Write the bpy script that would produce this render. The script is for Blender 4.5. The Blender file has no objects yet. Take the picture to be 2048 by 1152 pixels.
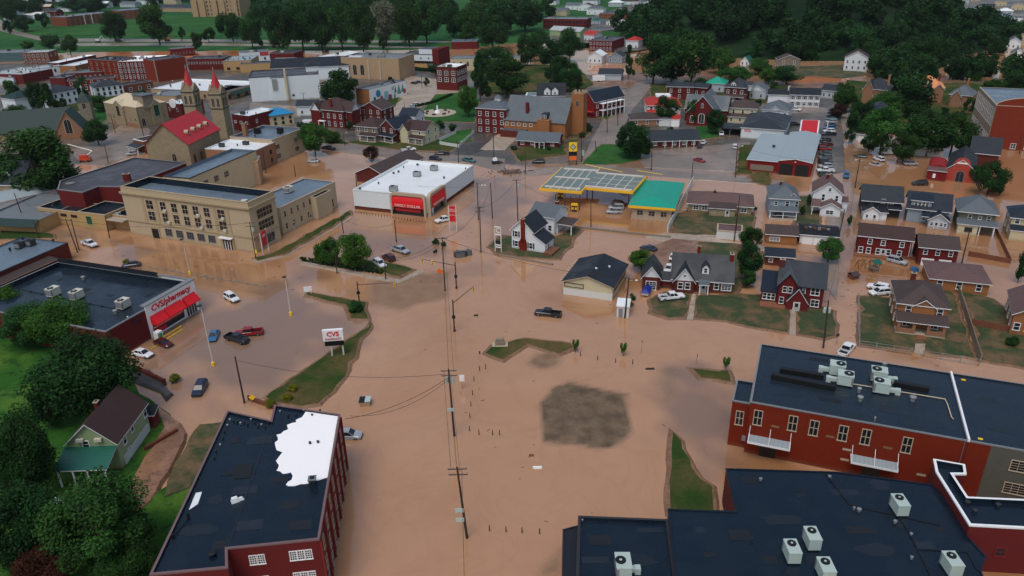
import bpy, math, random, bmesh
from mathutils import Vector, Matrix, noise
R_=math.radians
rnd=random.Random(7)
sc=bpy.context.scene
# ---------------- camera ----------------
CH=74.0; CF=1504.0; CP=R_(24.743); CR=R_(-1.271)
cp,sp=math.cos(CP),math.sin(CP)
FW=Vector((0,cp,-sp)); r0=Vector((1,0,0)); u0_=Vector((0,sp,cp))
RT=r0*math.cos(CR)+u0_*math.sin(CR); UP=-r0*math.sin(CR)+u0_*math.cos(CR)
cam=bpy.data.objects.new('camera',bpy.data.cameras.new('camera')); sc.collection.objects.link(cam); sc.camera=cam
m=Matrix((RT,UP,-FW)).transposed().to_4x4(); m.translation=Vector((0,0,CH)); cam.matrix_world=m
cam.data.sensor_width=36; cam.data.lens=36*CF/2048; cam.data.clip_end=9000; cam.data.clip_start=.5
sc.render.resolution_x=1024; sc.render.resolution_y=576
def at(x,y,z=0.0):
    "world point seen at photo pixel x,y (2048 wide) at height z"
    d=FW*CF+RT*(x-1024)-UP*(y-576); t=(z-CH)/d.z
    return Vector((0,0,CH))+d*t
def scl(p): return CF/((Vector(p)-Vector((0,0,CH))).dot(FW))
# ---------------- light ----------------
w=bpy.data.worlds.new('World'); sc.world=w; w.use_nodes=True
nt=w.node_tree; bg=nt.nodes['Background']; sk=nt.nodes.new('ShaderNodeTexSky'); sk.sky_type='NISHITA'; sk.sun_disc=False
SUN_EL,SUN_AZ=R_(62),R_(205)
sk.sun_elevation=SUN_EL; sk.sun_rotation=SUN_AZ; sk.dust_density=4.0; sk.air_density=1.2; sk.ozone_density=1.0
nt.links.new(sk.outputs[0],bg.inputs[0]); bg.inputs[1].default_value=0.118
sl=bpy.data.lights.new('sun','SUN'); sl.energy=1.0; sl.angle=R_(30); sl.color=(1,.97,.93)
so=bpy.data.objects.new('sun',sl); sc.collection.objects.link(so)
sd=Vector((math.sin(SUN_AZ)*math.cos(SUN_EL),math.cos(SUN_AZ)*math.cos(SUN_EL),math.sin(SUN_EL)))
so.rotation_euler=sd.to_track_quat('Z','Y').to_euler()
sc.view_settings.view_transform='Standard'; sc.view_settings.look='None'; sc.view_settings.exposure=0.02; sc.view_settings.gamma=1
sc.render.engine='CYCLES'
# ---------------- materials ----------------
def lin(c): return tuple(((v/255)/12.92 if v/255<=.04045 else ((v/255+.055)/1.055)**2.4) for v in c)
MATS={}
def nn(t,ty,**k):
    n=t.nodes.new(ty)
    for a,b in k.items(): setattr(n,a,b)
    return n
def mat(key,col,rough=.8,var=.18,sc1=.35,kind='',wet=0,metal=0,ior=None,emit=0,bump=0):
    """col: linear rgb. kind: brick, siding, shingle, seam, membrane, stone, leaf, plain"""
    if key in MATS: return MATS[key]
    m=bpy.data.materials.new(key); m.use_nodes=True; t=m.node_tree; b=t.nodes['Principled BSDF']; MATS[key]=m
    L=t.links.new
    tc=nn(t,'ShaderNodeTexCoord'); co=tc.outputs['Object']
    def noi(s,d=3,vec=None,r=.6):
        n=nn(t,'ShaderNodeTexNoise'); n.inputs['Scale'].default_value=s; n.inputs['Detail'].default_value=d; n.inputs['Roughness'].default_value=r
        L(vec or co,n.inputs['Vector']); return n.outputs[0]
    def mth(op,a,b_=None,c=None):
        n=nn(t,'ShaderNodeMath',operation=op)
        for i,x in enumerate((a,b_,c)):
            if x is None: continue
            if isinstance(x,(int,float)): n.inputs[i].default_value=x
            else: L(x,n.inputs[i])
        return n.outputs[0]
    def mix(f,a,b_,bt='MIX'):
        n=nn(t,'ShaderNodeMix',data_type='RGBA',blend_type=bt)
        for i,x in ((0,f),(6,a),(7,b_)):
            if isinstance(x,(int,float)): n.inputs[i].default_value=x
            elif isinstance(x,tuple): n.inputs[i].default_value=(*x,1)
            else: L(x,n.inputs[i])
        return n.outputs[2]
    def rmp(x,a,b_):
        n=nn(t,'ShaderNodeMapRange'); n.inputs[1].default_value=a; n.inputs[2].default_value=b_; L(x,n.inputs[0]); return n.outputs[0]
    oi=nn(t,'ShaderNodeObjectInfo')
    n1=noi(sc1,4); n2=noi(sc1*7,3)
    v=mth('ADD',mth('MULTIPLY',mth('SUBTRACT',n1,.5),1.6*var),mth('MULTIPLY',mth('SUBTRACT',n2,.5),1.2*var))
    v=mth('ADD',v,1.0)
    sx=nn(t,'ShaderNodeSeparateXYZ'); L(co,sx.inputs[0])
    xy=mth('ADD',sx.outputs[0],sx.outputs[1]); z=sx.outputs[2]
    if kind in('siding','seam','shingle'):
        src={'siding':z,'seam':sx.outputs[0],'shingle':z}[kind]; per={'siding':.22,'seam':.6,'shingle':.3}[kind]
        fr_=mth('FRACT',mth('DIVIDE',src,per)); ln=rmp(fr_,0,.22); v=mth('MULTIPLY',v,mth('ADD',mth('MULTIPLY',ln,.22),.8))
    if kind=='seamy':
        fr_=mth('FRACT',mth('DIVIDE',sx.outputs[1],.6)); ln=rmp(fr_,0,.22); v=mth('MULTIPLY',v,mth('ADD',mth('MULTIPLY',ln,.22),.8))
    if kind=='membrane':
        fr_=mth('FRACT',mth('DIVIDE',mth('ADD',sx.outputs[1],mth('MULTIPLY',n1,.5)),2.4)); ln=rmp(fr_,0,.05)
        v=mth('MULTIPLY',v,mth('ADD',mth('MULTIPLY',ln,.16),.84))
    g=nn(t,'ShaderNodeCombineColor')
    for i in range(3): L(v,g.inputs[i])
    c=mix(1.0,tuple(col[:3]),g.outputs[0],'MULTIPLY')
    if kind in('brick','stone'):
        cv=nn(t,'ShaderNodeCombineXYZ'); L(xy,cv.inputs[0]); L(z,cv.inputs[1])
        bt=nn(t,'ShaderNodeTexBrick'); L(cv.outputs[0],bt.inputs['Vector'])
        big=kind=='stone'
        bt.inputs['Scale'].default_value=1; bt.inputs['Brick Width'].default_value=.7 if big else .23; bt.inputs['Row Height'].default_value=.35 if big else .085
        bt.inputs['Mortar Size'].default_value=.03 if big else .008
        bt.inputs['Color1'].default_value=(.8,.8,.8,1) if big else (.82,.82,.82,1); bt.inputs['Color2'].default_value=(1.2,1.17,1.1,1) if big else (1.15,1.12,1.1,1); bt.inputs['Mortar'].default_value=(.75,.75,.75,1) if big else (1.15,1.35,1.45,1)
        c=mix(.8,c,bt.outputs['Color'],'MULTIPLY')
        # rain streaks and mud line low on the wall
        st=noi(1.0,2,vec=None)
        mud=rmp(mth('ADD',z,mth('MULTIPLY',n1,.8)),1.2,.4)
        c=mix(mth('MULTIPLY',mud,.55),c,(.16,.085,.045))
    if kind=='siding' or kind=='wallm':
        mud=rmp(mth('ADD',z,mth('MULTIPLY',n1,.8)),1.2,.3)
        c=mix(mth('MULTIPLY',mud,.5),c,(.22,.13,.075))
    if kind=='leaf':
        ra=oi.outputs['Random']; a=nn(t,'ShaderNodeAttribute',attribute_name='lf')
        c=mix(mth('MULTIPLY',ra,.75),c,(col[0]*1.7,col[1]*1.15,col[2]*.55))
        f=mth('ADD',mth('MULTIPLY',a.outputs['Fac'],1.15),.5); gg=nn(t,'ShaderNodeCombineColor')
        for i in range(3): L(f,gg.inputs[i])
        c=mix(1.0,c,gg.outputs[0],'MULTIPLY')
    L(c,b.inputs['Base Color'])
    b.inputs['Specular IOR Level'].default_value={'leaf':.1,'brick':.15,'stone':.15,'wallm':.2,'siding':.25,'shingle':.35,'membrane':.42}.get(kind,.5)
    rg=rough
    if wet:
        pn=rmp(noi(.22,3,r=.5),.42,.6)
        L(mth('ADD',mth('MULTIPLY',pn,-wet),rough),b.inputs['Roughness'])
    else: b.inputs['Roughness'].default_value=rough
    b.inputs['Metallic'].default_value=metal
    if ior: b.inputs['IOR'].default_value=ior
    if bump:
        bp=nn(t,'ShaderNodeBump'); bp.inputs['Strength'].default_value=bump; bp.inputs['Distance'].default_value=.15; L(noi(sc1*9,3),bp.inputs['Height']); L(bp.outputs[0],b.inputs['Normal'])
    if emit: b.inputs['Emission Color'].default_value=(*col[:3],1); b.inputs['Emission Strength'].default_value=emit
    return m
def S(key,rgb,*a,**k): return mat(key,lin(rgb),*a,**k)
# walls
S('brick_red',(112,36,18),.85,.16,kind='brick'); S('brick_bright',(120,48,32),.85,.14,kind='brick'); S('brick_dark',(92,42,36),.85,.2,kind='brick')
S('brick_maroon',(98,32,32),.85,.16,kind='brick'); S('brick_tan',(146,106,80),.85,.18,kind='brick'); S('brick_brown',(120,70,50),.85,.2,kind='brick')
S('brick_orange',(150,100,62),.85,.18,kind='brick'); S('brick_crimson',(94,8,11),.8,.12); S('brick_grey',(88,86,78),.9,.2,kind='brick')
S('cream_block',(178,163,135),.85,.1,kind='wallm'); S('cream',(192,180,148),.85,.08,kind='siding'); S('buff',(176,146,100),.85,.12,kind='wallm'); S('tan_plain',(168,142,112),.85,.15,kind='wallm')
S('stone_tan',(152,138,114),.9,.2,kind='stone'); S('stone_grey',(138,130,114),.9,.2,kind='stone')
S('white_side',(216,222,226),.7,.05,kind='siding'); S('white_wall',(212,222,226),.8,.07,kind='wallm'); S('grey_side',(132,148,160),.75,.07,kind='siding'); S('lgrey_side',(175,185,192),.75,.06,kind='siding')
S('teal_side',(70,98,104),.75,.1,kind='siding'); S('green_side',(150,168,128),.8,.1,kind='siding'); S('yellow_side',(196,188,158),.8,.08,kind='siding'); S('dark_side',(52,52,54),.8,.1,kind='siding')
S('red_side',(118,20,24),.7,.08,kind='siding'); S('salmon',(168,66,50),.8,.1); S('red_metal',(140,28,26),.5,.06); S('olive_side',(98,100,84),.8,.1,kind='siding')
# roofs
S('roof_black',(30,34,40),.55,.22,kind='shingle',wet=.2); S('roof_char',(44,50,56),.6,.2,kind='shingle',wet=.2); S('roof_grey',(88,97,104),.65,.16,kind='shingle',wet=.2)
S('roof_navy',(28,38,50),.55,.2,kind='shingle',wet=.2); S('roof_brown',(70,58,56),.7,.2,kind='shingle',wet=.15); S('roof_maroon',(62,44,42),.7,.16,kind='shingle',wet=.15); S('roof_red',(176,36,42),.45,.08,kind='seamy')
S('roof_mauve',(98,76,74),.7,.16,kind='shingle',wet=.15); S('roof_teal',(18,150,126),.45,.06,sc1=.15); S('roof_blue',(30,130,180),.5,.1); S('roof_green',(20,92,78),.4,.1,kind='seamy'); S('roof_orange',(212,140,92),.7,.12,kind='shingle')
S('roof_dkgreen',(24,52,50),.6,.15,kind='shingle'); S('roof_metal',(150,164,170),.4,.07,kind='seam'); S('roof_tan',(196,184,156),.7,.08,kind='shingle'); S('roof_tile_red',(165,48,42),.7,.14,kind='shingle')
S('mem_dark',(27,39,50),.34,.28,sc1=.12,kind='membrane',wet=.24,bump=.12); S('mem_blue',(98,114,128),.4,.16,sc1=.14,kind='membrane',wet=.2); S('mem_navy',(16,29,42),.36,.25,sc1=.1,kind='membrane',wet=.24,bump=.12)
S('mem_grey',(110,118,122),.5,.22,sc1=.12,kind='membrane',wet=.2); S('mem_white',(226,232,234),.5,.1,sc1=.15,kind='membrane',wet=.2); S('mem_char',(68,68,74),.55,.22,sc1=.1,kind='membrane',wet=.2)
S('mem_bright',(250,250,250),.5,.03); S('mem_ltgrey',(170,178,180),.5,.2,kind='membrane',wet=.2)
S('trim_white',(232,236,238),.6,.05); S('trim_tan',(176,160,138),.7,.1); S('trim_grey',(120,124,128),.6,.1); S('trim_dark',(40,42,46),.6,.1); S('trim_stone',(164,148,118),.8,.12); S('trim_red',(120,20,22),.6,.1); S('trim_mauve',(110,88,90),.6,.1)
S('trim_yellow',(238,186,40),.5,.05); S('trim_green',(60,150,100),.6,.05)
mat('glass',(.012,.016,.02),.06,.1,kind='plain'); mat('glass_lit',(.10,.12,.13),.1,.3); S('curtain',(170,172,170),.8,.15)
S('wood',(110,72,48),.85,.2); S('wood_grey',(128,116,102),.85,.2); S('fence_wood',(112,66,46),.9,.2); S('vinyl',(205,208,205),.6,.05)
S('metal',(112,126,122),.5,.12,metal=.1); S('metal_dark',(52,56,60),.5,.15); S('galv',(160,162,160),.4,.1,metal=.5); S('black',(14,15,17),.5,.1); S('ac_green',(172,190,184),.5,.06); S('ac_beige',(198,198,184),.5,.08)
S('awning_red',(215,12,24),.5,.05,kind='plain'); S('sign_red',(205,24,36),.4,.05); S('sign_white',(235,238,238),.5,.04); S('sign_yellow',(240,200,40),.5,.04); S('sign_orange',(235,110,30),.5,.04)
S('letter_red',(205,20,24),.5,.02); S('letter_white',(225,215,210),.5,.02); S('panel_red',(196,2,6),.55,.03); S('blue_box',(22,48,100),.5,.1); S('tarp_blue',(10,40,130),.5,.1)
S('tyre',(18,18,19),.8,.1); S('rim',(120,122,125),.35,.1,metal=.6); S('lamp_glass',(220,225,225),.2,.02); S('tail_red',(120,8,8),.3,.02); S('conc',(170,158,142),.8,.12); S('concrete_mud',(150,128,108),.6,.18); S('brick_path',(128,82,58),.7,.2)
S('bark',(58,48,38),.9,.25,sc1=1); S('pole_wood',(56,42,36),.9,.2,sc1=.8); S('steel_brown',(70,44,38),.6,.1); S('wire',(30,30,32),.6,.05); S('light_pole',(205,200,192),.5,.06)
mat('leaf_a',(.015,.058,.015),.62,.35,sc1=.8,kind='leaf'); mat('leaf_b',(.011,.043,.011),.62,.35,sc1=.8,kind='leaf'); mat('leaf_c',(.026,.092,.017),.62,.35,sc1=.8,kind='leaf'); mat('leaf_y',(.12,.15,.015),.62,.3,sc1=.8,kind='leaf'); mat('leaf_r',(.030,.014,.012),.62,.3,sc1=.8,kind='leaf')
mat('leaf_p',(.12,.15,.10),.62,.35,sc1=.8,kind='leaf')
mat('puddle',(.012,.018,.024),.12,.1); S('patch_a',(23,34,45),.5,.2); S('patch_b',(14,20,28),.6,.2)
# ground
def ground_mat(key,c1,c2,c3,rough,s=.08,wet=.35,t1=.45,t2=.6,bump=.15):
    m=bpy.data.materials.new(key); m.use_nodes=True; t=m.node_tree; b=t.nodes['Principled BSDF']; MATS[key]=m; L=t.links.new
    tc=nn(t,'ShaderNodeTexCoord')
    def noi(sc_,d=5,r=.62):
        n=nn(t,'ShaderNodeTexNoise'); n.inputs['Scale'].default_value=sc_; n.inputs['Detail'].default_value=d; n.inputs['Roughness'].default_value=r; n.inputs['Distortion'].default_value=.4; L(tc.outputs['Object'],n.inputs['Vector']); return n.outputs[0]
    def rmp(x,a,b_):
        n=nn(t,'ShaderNodeMapRange'); n.inputs[1].default_value=a; n.inputs[2].default_value=b_; L(x,n.inputs[0]); return n.outputs[0]
    def mix(f,a,b_,bt='MIX'):
        n=nn(t,'ShaderNodeMix',data_type='RGBA',blend_type=bt)
        for i,x in ((0,f),(6,a),(7,b_)):
            if isinstance(x,(int,float)): n.inputs[i].default_value=x
            elif isinstance(x,tuple): n.inputs[i].default_value=(*x,1)
            else: L(x,n.inputs[i])
        return n.outputs[2]
    n1=noi(s); n2=noi(s*6); n3=noi(2.2,3)
    c=mix(rmp(n1,t1,t2),lin(c1),lin(c2)); c=mix(rmp(n2,.52,.68),c,lin(c3)); 
    gr=nn(t,'ShaderNodeMapRange'); L(n3,gr.inputs[0]); gr.inputs[3].default_value=.6; gr.inputs[4].default_value=1.4; gg=nn(t,'ShaderNodeCombineColor')
    for i in range(3): L(gr.outputs[0],gg.inputs[i])
    c=mix(1.0,c,gg.outputs[0],'MULTIPLY'); L(c,b.inputs['Base Color'])
    mr=nn(t,'ShaderNodeMapRange'); L(rmp(n1,.4,.62),mr.inputs[0]); mr.inputs[3].default_value=rough; mr.inputs[4].default_value=max(.05,rough-wet); L(mr.outputs[0],b.inputs['Roughness'])
    b.inputs['Specular IOR Level'].default_value=.1 if wet==0 else .5
    if bump:
        bp=nn(t,'ShaderNodeBump'); bp.inputs['Strength'].default_value=bump; bp.inputs['Distance'].default_value=.2; L(n3,bp.inputs['Height']); L(bp.outputs[0],b.inputs['Normal'])
ground_mat('g_slope',(44,88,30),(74,108,40),(34,64,26),.95,.09,0)
ground_mat('g_lawn',(44,66,28),(92,80,50),(58,72,32),.95,.06,0)
ground_mat('g_lawn_bright',(36,84,38),(56,98,46),(44,76,34),.95,.03,0)
ground_mat('g_mud_lawn',(46,62,28),(104,82,54),(66,74,38),.85,.16,.1)
ground_mat('g_mud',(120,88,66),(146,110,84),(96,72,54),.5,.1,.3)
ground_mat('g_asph',(82,80,76),(114,100,88),(58,66,52),.55,.03,.33,bump=.05)
ground_mat('g_river',(178,108,62),(160,98,56),(186,120,72),.25,.02,.1,bump=0)
ground_mat('g_street',(124,114,106),(146,128,114),(108,100,94),.5,.03,.3,bump=.04)
ground_mat('g_dark',(62,60,58),(86,78,72),(50,50,50),.6,.06,.35,bump=.06)
ground_mat('g_edge',(118,88,62),(134,100,74),(88,72,46),.6,.3,.3)
ground_mat('g_gravel',(84,80,74),(122,102,88),(70,68,64),.7,.09,.3)
ground_mat('g_conc',(158,144,128),(176,160,142),(140,124,106),.6,.08,.3,bump=.04)
ground_mat('g_park',(34,82,42),(52,98,50),(36,74,38),.95,.012,0)
ground_mat('g_wild',(16,40,22),(30,54,28),(40,44,26),.95,.02,0)
# ---------------- mesh building ----------------
COL=sc.collection
class MB:
    def __init__(s): s.v=[];s.f=[];s.m=[]
    def face(s,pts,m=0):
        i=len(s.v); s.v+= [tuple(p) for p in pts]; s.f.append(tuple(range(i,i+len(pts)))); s.m.append(m); return s
    def box(s,x0,x1,y0,y1,z0,z1,m=0,mt=None,bot=True):
        i=len(s.v); s.v+=[(x0,y0,z0),(x1,y0,z0),(x1,y1,z0),(x0,y1,z0),(x0,y0,z1),(x1,y0,z1),(x1,y1,z1),(x0,y1,z1)]
        fs=[(0,1,5,4),(1,2,6,5),(2,3,7,6),(3,0,4,7),(4,5,6,7)]+([(3,2,1,0)] if bot else [])
        for k,f in enumerate(fs): s.f.append(tuple(i+a for a in f)); s.m.append(mt if (mt is not None and k==4) else m)
        return s
    def frus(s,a,b,m=0,ms=None,mt=None):
        "a,b: (x0,x1,y0,y1,z) bottom and top rectangles"
        i=len(s.v)
        for (x0,x1,y0,y1,z) in (a,b): s.v+=[(x0,y0,z),(x1,y0,z),(x1,y1,z),(x0,y1,z)]
        for k,f in enumerate([(0,1,5,4),(1,2,6,5),(2,3,7,6),(3,0,4,7),(4,5,6,7),(3,2,1,0)]): s.f.append(tuple(i+a_ for a_ in f)); s.m.append(mt if (mt is not None and k==4) else m)
        return s
    def prism(s,poly,z0,z1,m=0,mt=None):
        n=len(poly); i=len(s.v); s.v+=[(p[0],p[1],z0) for p in poly]+[(p[0],p[1],z1) for p in poly]
        for k in range(n): s.f.append((i+k,i+(k+1)%n,i+n+(k+1)%n,i+n+k)); s.m.append(m)
        s.f.append(tuple(range(i+n,i+2*n))); s.m.append(m if mt is None else mt); s.f.append(tuple(range(i+n-1,i-1,-1))); s.m.append(m); return s
    def cyl(s,p0,p1,ra,rb=None,n=8,m=0):
        rb=ra if rb is None else rb; p0=Vector(p0);p1=Vector(p1); d=(p1-p0); 
        if d.length<1e-6: return s
        d.normalize(); a=d.orthogonal().normalized(); b=d.cross(a); i=len(s.v)
        for (p,r) in((p0,ra),(p1,rb)):
            for k in range(n):
                an=2*math.pi*k/n; s.v.append(tuple(p+a*math.cos(an)*r+b*math.sin(an)*r))
        for k in range(n): s.f.append((i+k,i+(k+1)%n,i+n+(k+1)%n,i+n+k)); s.m.append(m)
        s.f.append(tuple(range(i+n,i+2*n))); s.m.append(m); s.f.append(tuple(range(i+n-1,i-1,-1))); s.m.append(m); return s
    def gable(s,x0,x1,y0,y1,z,r,ax='u',o=.4,t=.18,m=0):
        "roof slab, ridge along x ('u') or y ('v')"
        if ax=='u':
            X0,X1=x0-o,x1+o; ym=(y0+y1)/2; dz=r*o/((y1-y0)/2)
            A=[(y0-o,z-dz),(ym,z+r),(y1+o,z-dz)]; P=lambda x,q,h:(x,q[0],q[1]+h)
        else:
            X0,X1=y0-o,y1+o; xm=(x0+x1)/2; dz=r*o/((x1-x0)/2)
            A=[(x1+o,z-dz),(xm,z+r),(x0-o,z-dz)]; P=lambda y,q,h:(q[0],y,q[1]+h)
        for k in (0,1):
            s.face([P(X0,A[k],t),P(X1,A[k],t),P(X1,A[k+1],t),P(X0,A[k+1],t)],m); s.face([P(X0,A[k+1],0),P(X1,A[k+1],0),P(X1,A[k],0),P(X0,A[k],0)],m)
            for X in (X0,X1): s.face([P(X,A[k],0),P(X,A[k],t),P(X,A[k+1],t),P(X,A[k+1],0)],m+1 if m==0 else m)
        for q in (A[0],A[2]): s.face([P(X0,q,0),P(X1,q,0),P(X1,q,t),P(X0,q,t)],m+1 if m==0 else m)
        return s
    def gwall(s,x0,x1,y0,y1,z,r,ax='u',m=0):
        if ax=='u':
            ym=(y0+y1)/2; s.face([(x0,y1,z),(x0,y0,z),(x0,ym,z+r)],m); s.face([(x1,y0,z),(x1,y1,z),(x1,ym,z+r)],m)
        else:
            xm=(x0+x1)/2; s.face([(x0,y0,z),(x1,y0,z),(xm,y0,z+r)],m); s.face([(x1,y1,z),(x0,y1,z),(xm,y1,z+r)],m)
        return s
    def hip(s,x0,x1,y0,y1,z,r,o=.4,t=.18,k=1.0,m=0,flat=None):
        x0-=o;x1+=o;y0-=o;y1+=o; W=x1-x0;D=y1-y0
        if W>=D: a=(x0+D/2*k,(y0+y1)/2); b=(x1-D/2*k,(y0+y1)/2)
        else: a=((x0+x1)/2,y0+W/2*k); b=((x0+x1)/2,y1-W/2*k)
        c=[(x0,y0),(x1,y0),(x1,y1),(x0,y1)]
        E=[(p[0],p[1],z) for p in c]; T=[(p[0],p[1],z+t) for p in c]; A=(*a,z+r);Bp=(*b,z+r)
        for i in range(4): s.face([E[i],E[(i+1)%4],T[(i+1)%4],T[i]],m+1 if m==0 else m)
        s.face(E[::-1],m)
        if W>=D: fs=[[T[0],T[1],Bp,A],[T[1],T[2],Bp],[T[2],T[3],A,Bp],[T[3],T[0],A]]
        else: fs=[[T[0],T[1],A],[T[1],T[2],Bp,A],[T[2],T[3],Bp],[T[3],T[0],A,Bp]]
        for f in fs: s.face(f,m)
        return s
    def obj(s,name,mats,parent=None,smooth=False,loc=None,rz=0):
        if isinstance(mats,str): mats=(mats,)
        me=bpy.data.meshes.new(name); me.from_pydata(s.v,[],s.f)
        for k in mats: me.materials.append(MATS[k])
        n=len(mats)-1
        me.polygons.foreach_set('material_index',[min(a,n) for a in s.m])
        if smooth: me.polygons.foreach_set('use_smooth',[True]*len(s.f))
        me.update()
        o=bpy.data.objects.new(name,me); COL.objects.link(o)
        if parent: o.parent=parent
        if loc is not None: o.location=loc
        o.rotation_euler.z=rz
        return o
def tag(o,label,cat,group=None):
    o['label']=label; o['category']=cat
    if group: o['group']=group
    return o
def empty(name,loc,rz=0,label=None,cat=None,group=None):
    o=bpy.data.objects.new(name,None); COL.objects.link(o); o.location=loc; o.rotation_euler.z=rz; o.empty_display_size=.3
    if label: tag(o,label,cat,group)
    return o
def place(me,name,parent,loc=(0,0,0),rz=0,scale=None):
    o=bpy.data.objects.new(name,me); COL.objects.link(o); o.parent=parent; o.location=loc; o.rotation_euler.z=rz
    if scale: o.scale=scale
    return o
def inset(poly,d):
    n=len(poly); out=[]
    for i in range(n):
        a=Vector(poly[i-1][:2]);b=Vector(poly[i][:2]);c=Vector(poly[(i+1)%n][:2])
        e1=(b-a).normalized();e2=(c-b).normalized(); n1=Vector((-e1.y,e1.x));n2=Vector((-e2.y,e2.x)); q=n1+n2
        q=q/max(.3,(1+n1.dot(n2))); out.append((b.x+q.x*d,b.y+q.y*d))
    return out
# window templates
WT={}
def win_mesh(w,h,st,fr):
    k=(round(w,2),round(h,2),st,fr)
    if k in WT: return WT[k]
    b=MB(); t=.12 if min(w,h)>.8 else .08; a=w/2
    if st=='arch':
        n=6; pts=[(-a,0),(a,0)]+[(a*math.cos(math.pi*i/n),h-a+a*math.sin(math.pi*i/n)) for i in range(n+1)]
        o=[(p[0]*1.18,-t if p[1]==0 else p[1]+(.12 if p[1]>h-a else 0)) for p in pts]
        b.face([(p[0],-.05,p[1]) for p in o],0); b.face([(p[0],-.07,p[1]) for p in pts],1)
        b.box(-.04,.04,-.1,-.07,0,h-.1,0)
    elif st=='door':
        b.box(-a-t,a+t,-.08,0,0,h+t,0); b.box(-a,a,-.1,-.08,.0,h,2 if fr!='x' else 1); b.box(-a*.6,a*.6,-.12,-.1,h*.5,h*.9,1)
    else:
        b.box(-a-t,-a,-.09,0,-t,h+t,0); b.box(a,a+t,-.09,0,-t,h+t,0); b.box(-a,a,-.09,0,h,h+t,0); b.box(-a-t-.05,a+t+.05,-.14,0,-t-.04,0,0)
        b.box(-a,a,-.045,0,0,h,1)
        if st=='d' or st=='s': b.box(-a,a,-.07,-.045,h*.48,h*.54,0)
        if st=='2': b.box(-.05,.05,-.07,-.045,0,h,0); b.box(-a,-.05,-.065,-.045,h*.48,h*.53,0); b.box(.05,a,-.065,-.045,h*.48,h*.53,0)
        if st=='g':
            for i in(1,2): b.box(-a+2*a*i/3-.03,-a+2*a*i/3+.03,-.065,-.045,0,h,0)
            for i in (1,2,3): b.box(-a,a,-.068,-.045,h*i/4-.03,h*i/4+.03,0)
        if st=='s':
            b.box(-a-t-.42,-a-t-.03,-.06,0,-.05,h+.05,3); b.box(a+t+.03,a+t+.42,-.06,0,-.05,h+.05,3)
        if st=='c': b.box(-a*.9,a*.9,-.052,-.045,h*.5,h*.97,2)
    o=b.obj('window',(fr,'glass','curtain','trim_dark')); me=o.data; bpy.data.objects.remove(o); WT[k]=me; return me
def scuffs(b,pts,h,seed):
    "worn patches and shallow ponds on a membrane roof"
    r=random.Random(seed)
    for i,(x,y) in enumerate(pts):
        u,v=b.loc(x,y,h); a=r.uniform(-.1,.1)
        if i%4!=2:
            w,d=r.uniform(.5,1.8),r.uniform(.4,1.0); P=[(u-w,v-d),(u+w,v-d+a),(u+w+a,v+d),(u-w,v+d)]; MB().face([(p[0],p[1],h+.012) for p in P]).obj('roof_patch','patch_a' if r.random()<.5 else 'patch_b',b.root)
        else:
            s1,s2=r.uniform(1.2,3.2),r.uniform(.5,1.3); P=[(u+s1*math.cos(k*.4488)*r.uniform(.6,1.1),v+s2*math.sin(k*.4488)*r.uniform(.6,1.1)) for k in range(14)]; MB().face([(p[0],p[1],h+.008) for p in P]).obj('roof_puddle','puddle',b.root)
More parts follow.
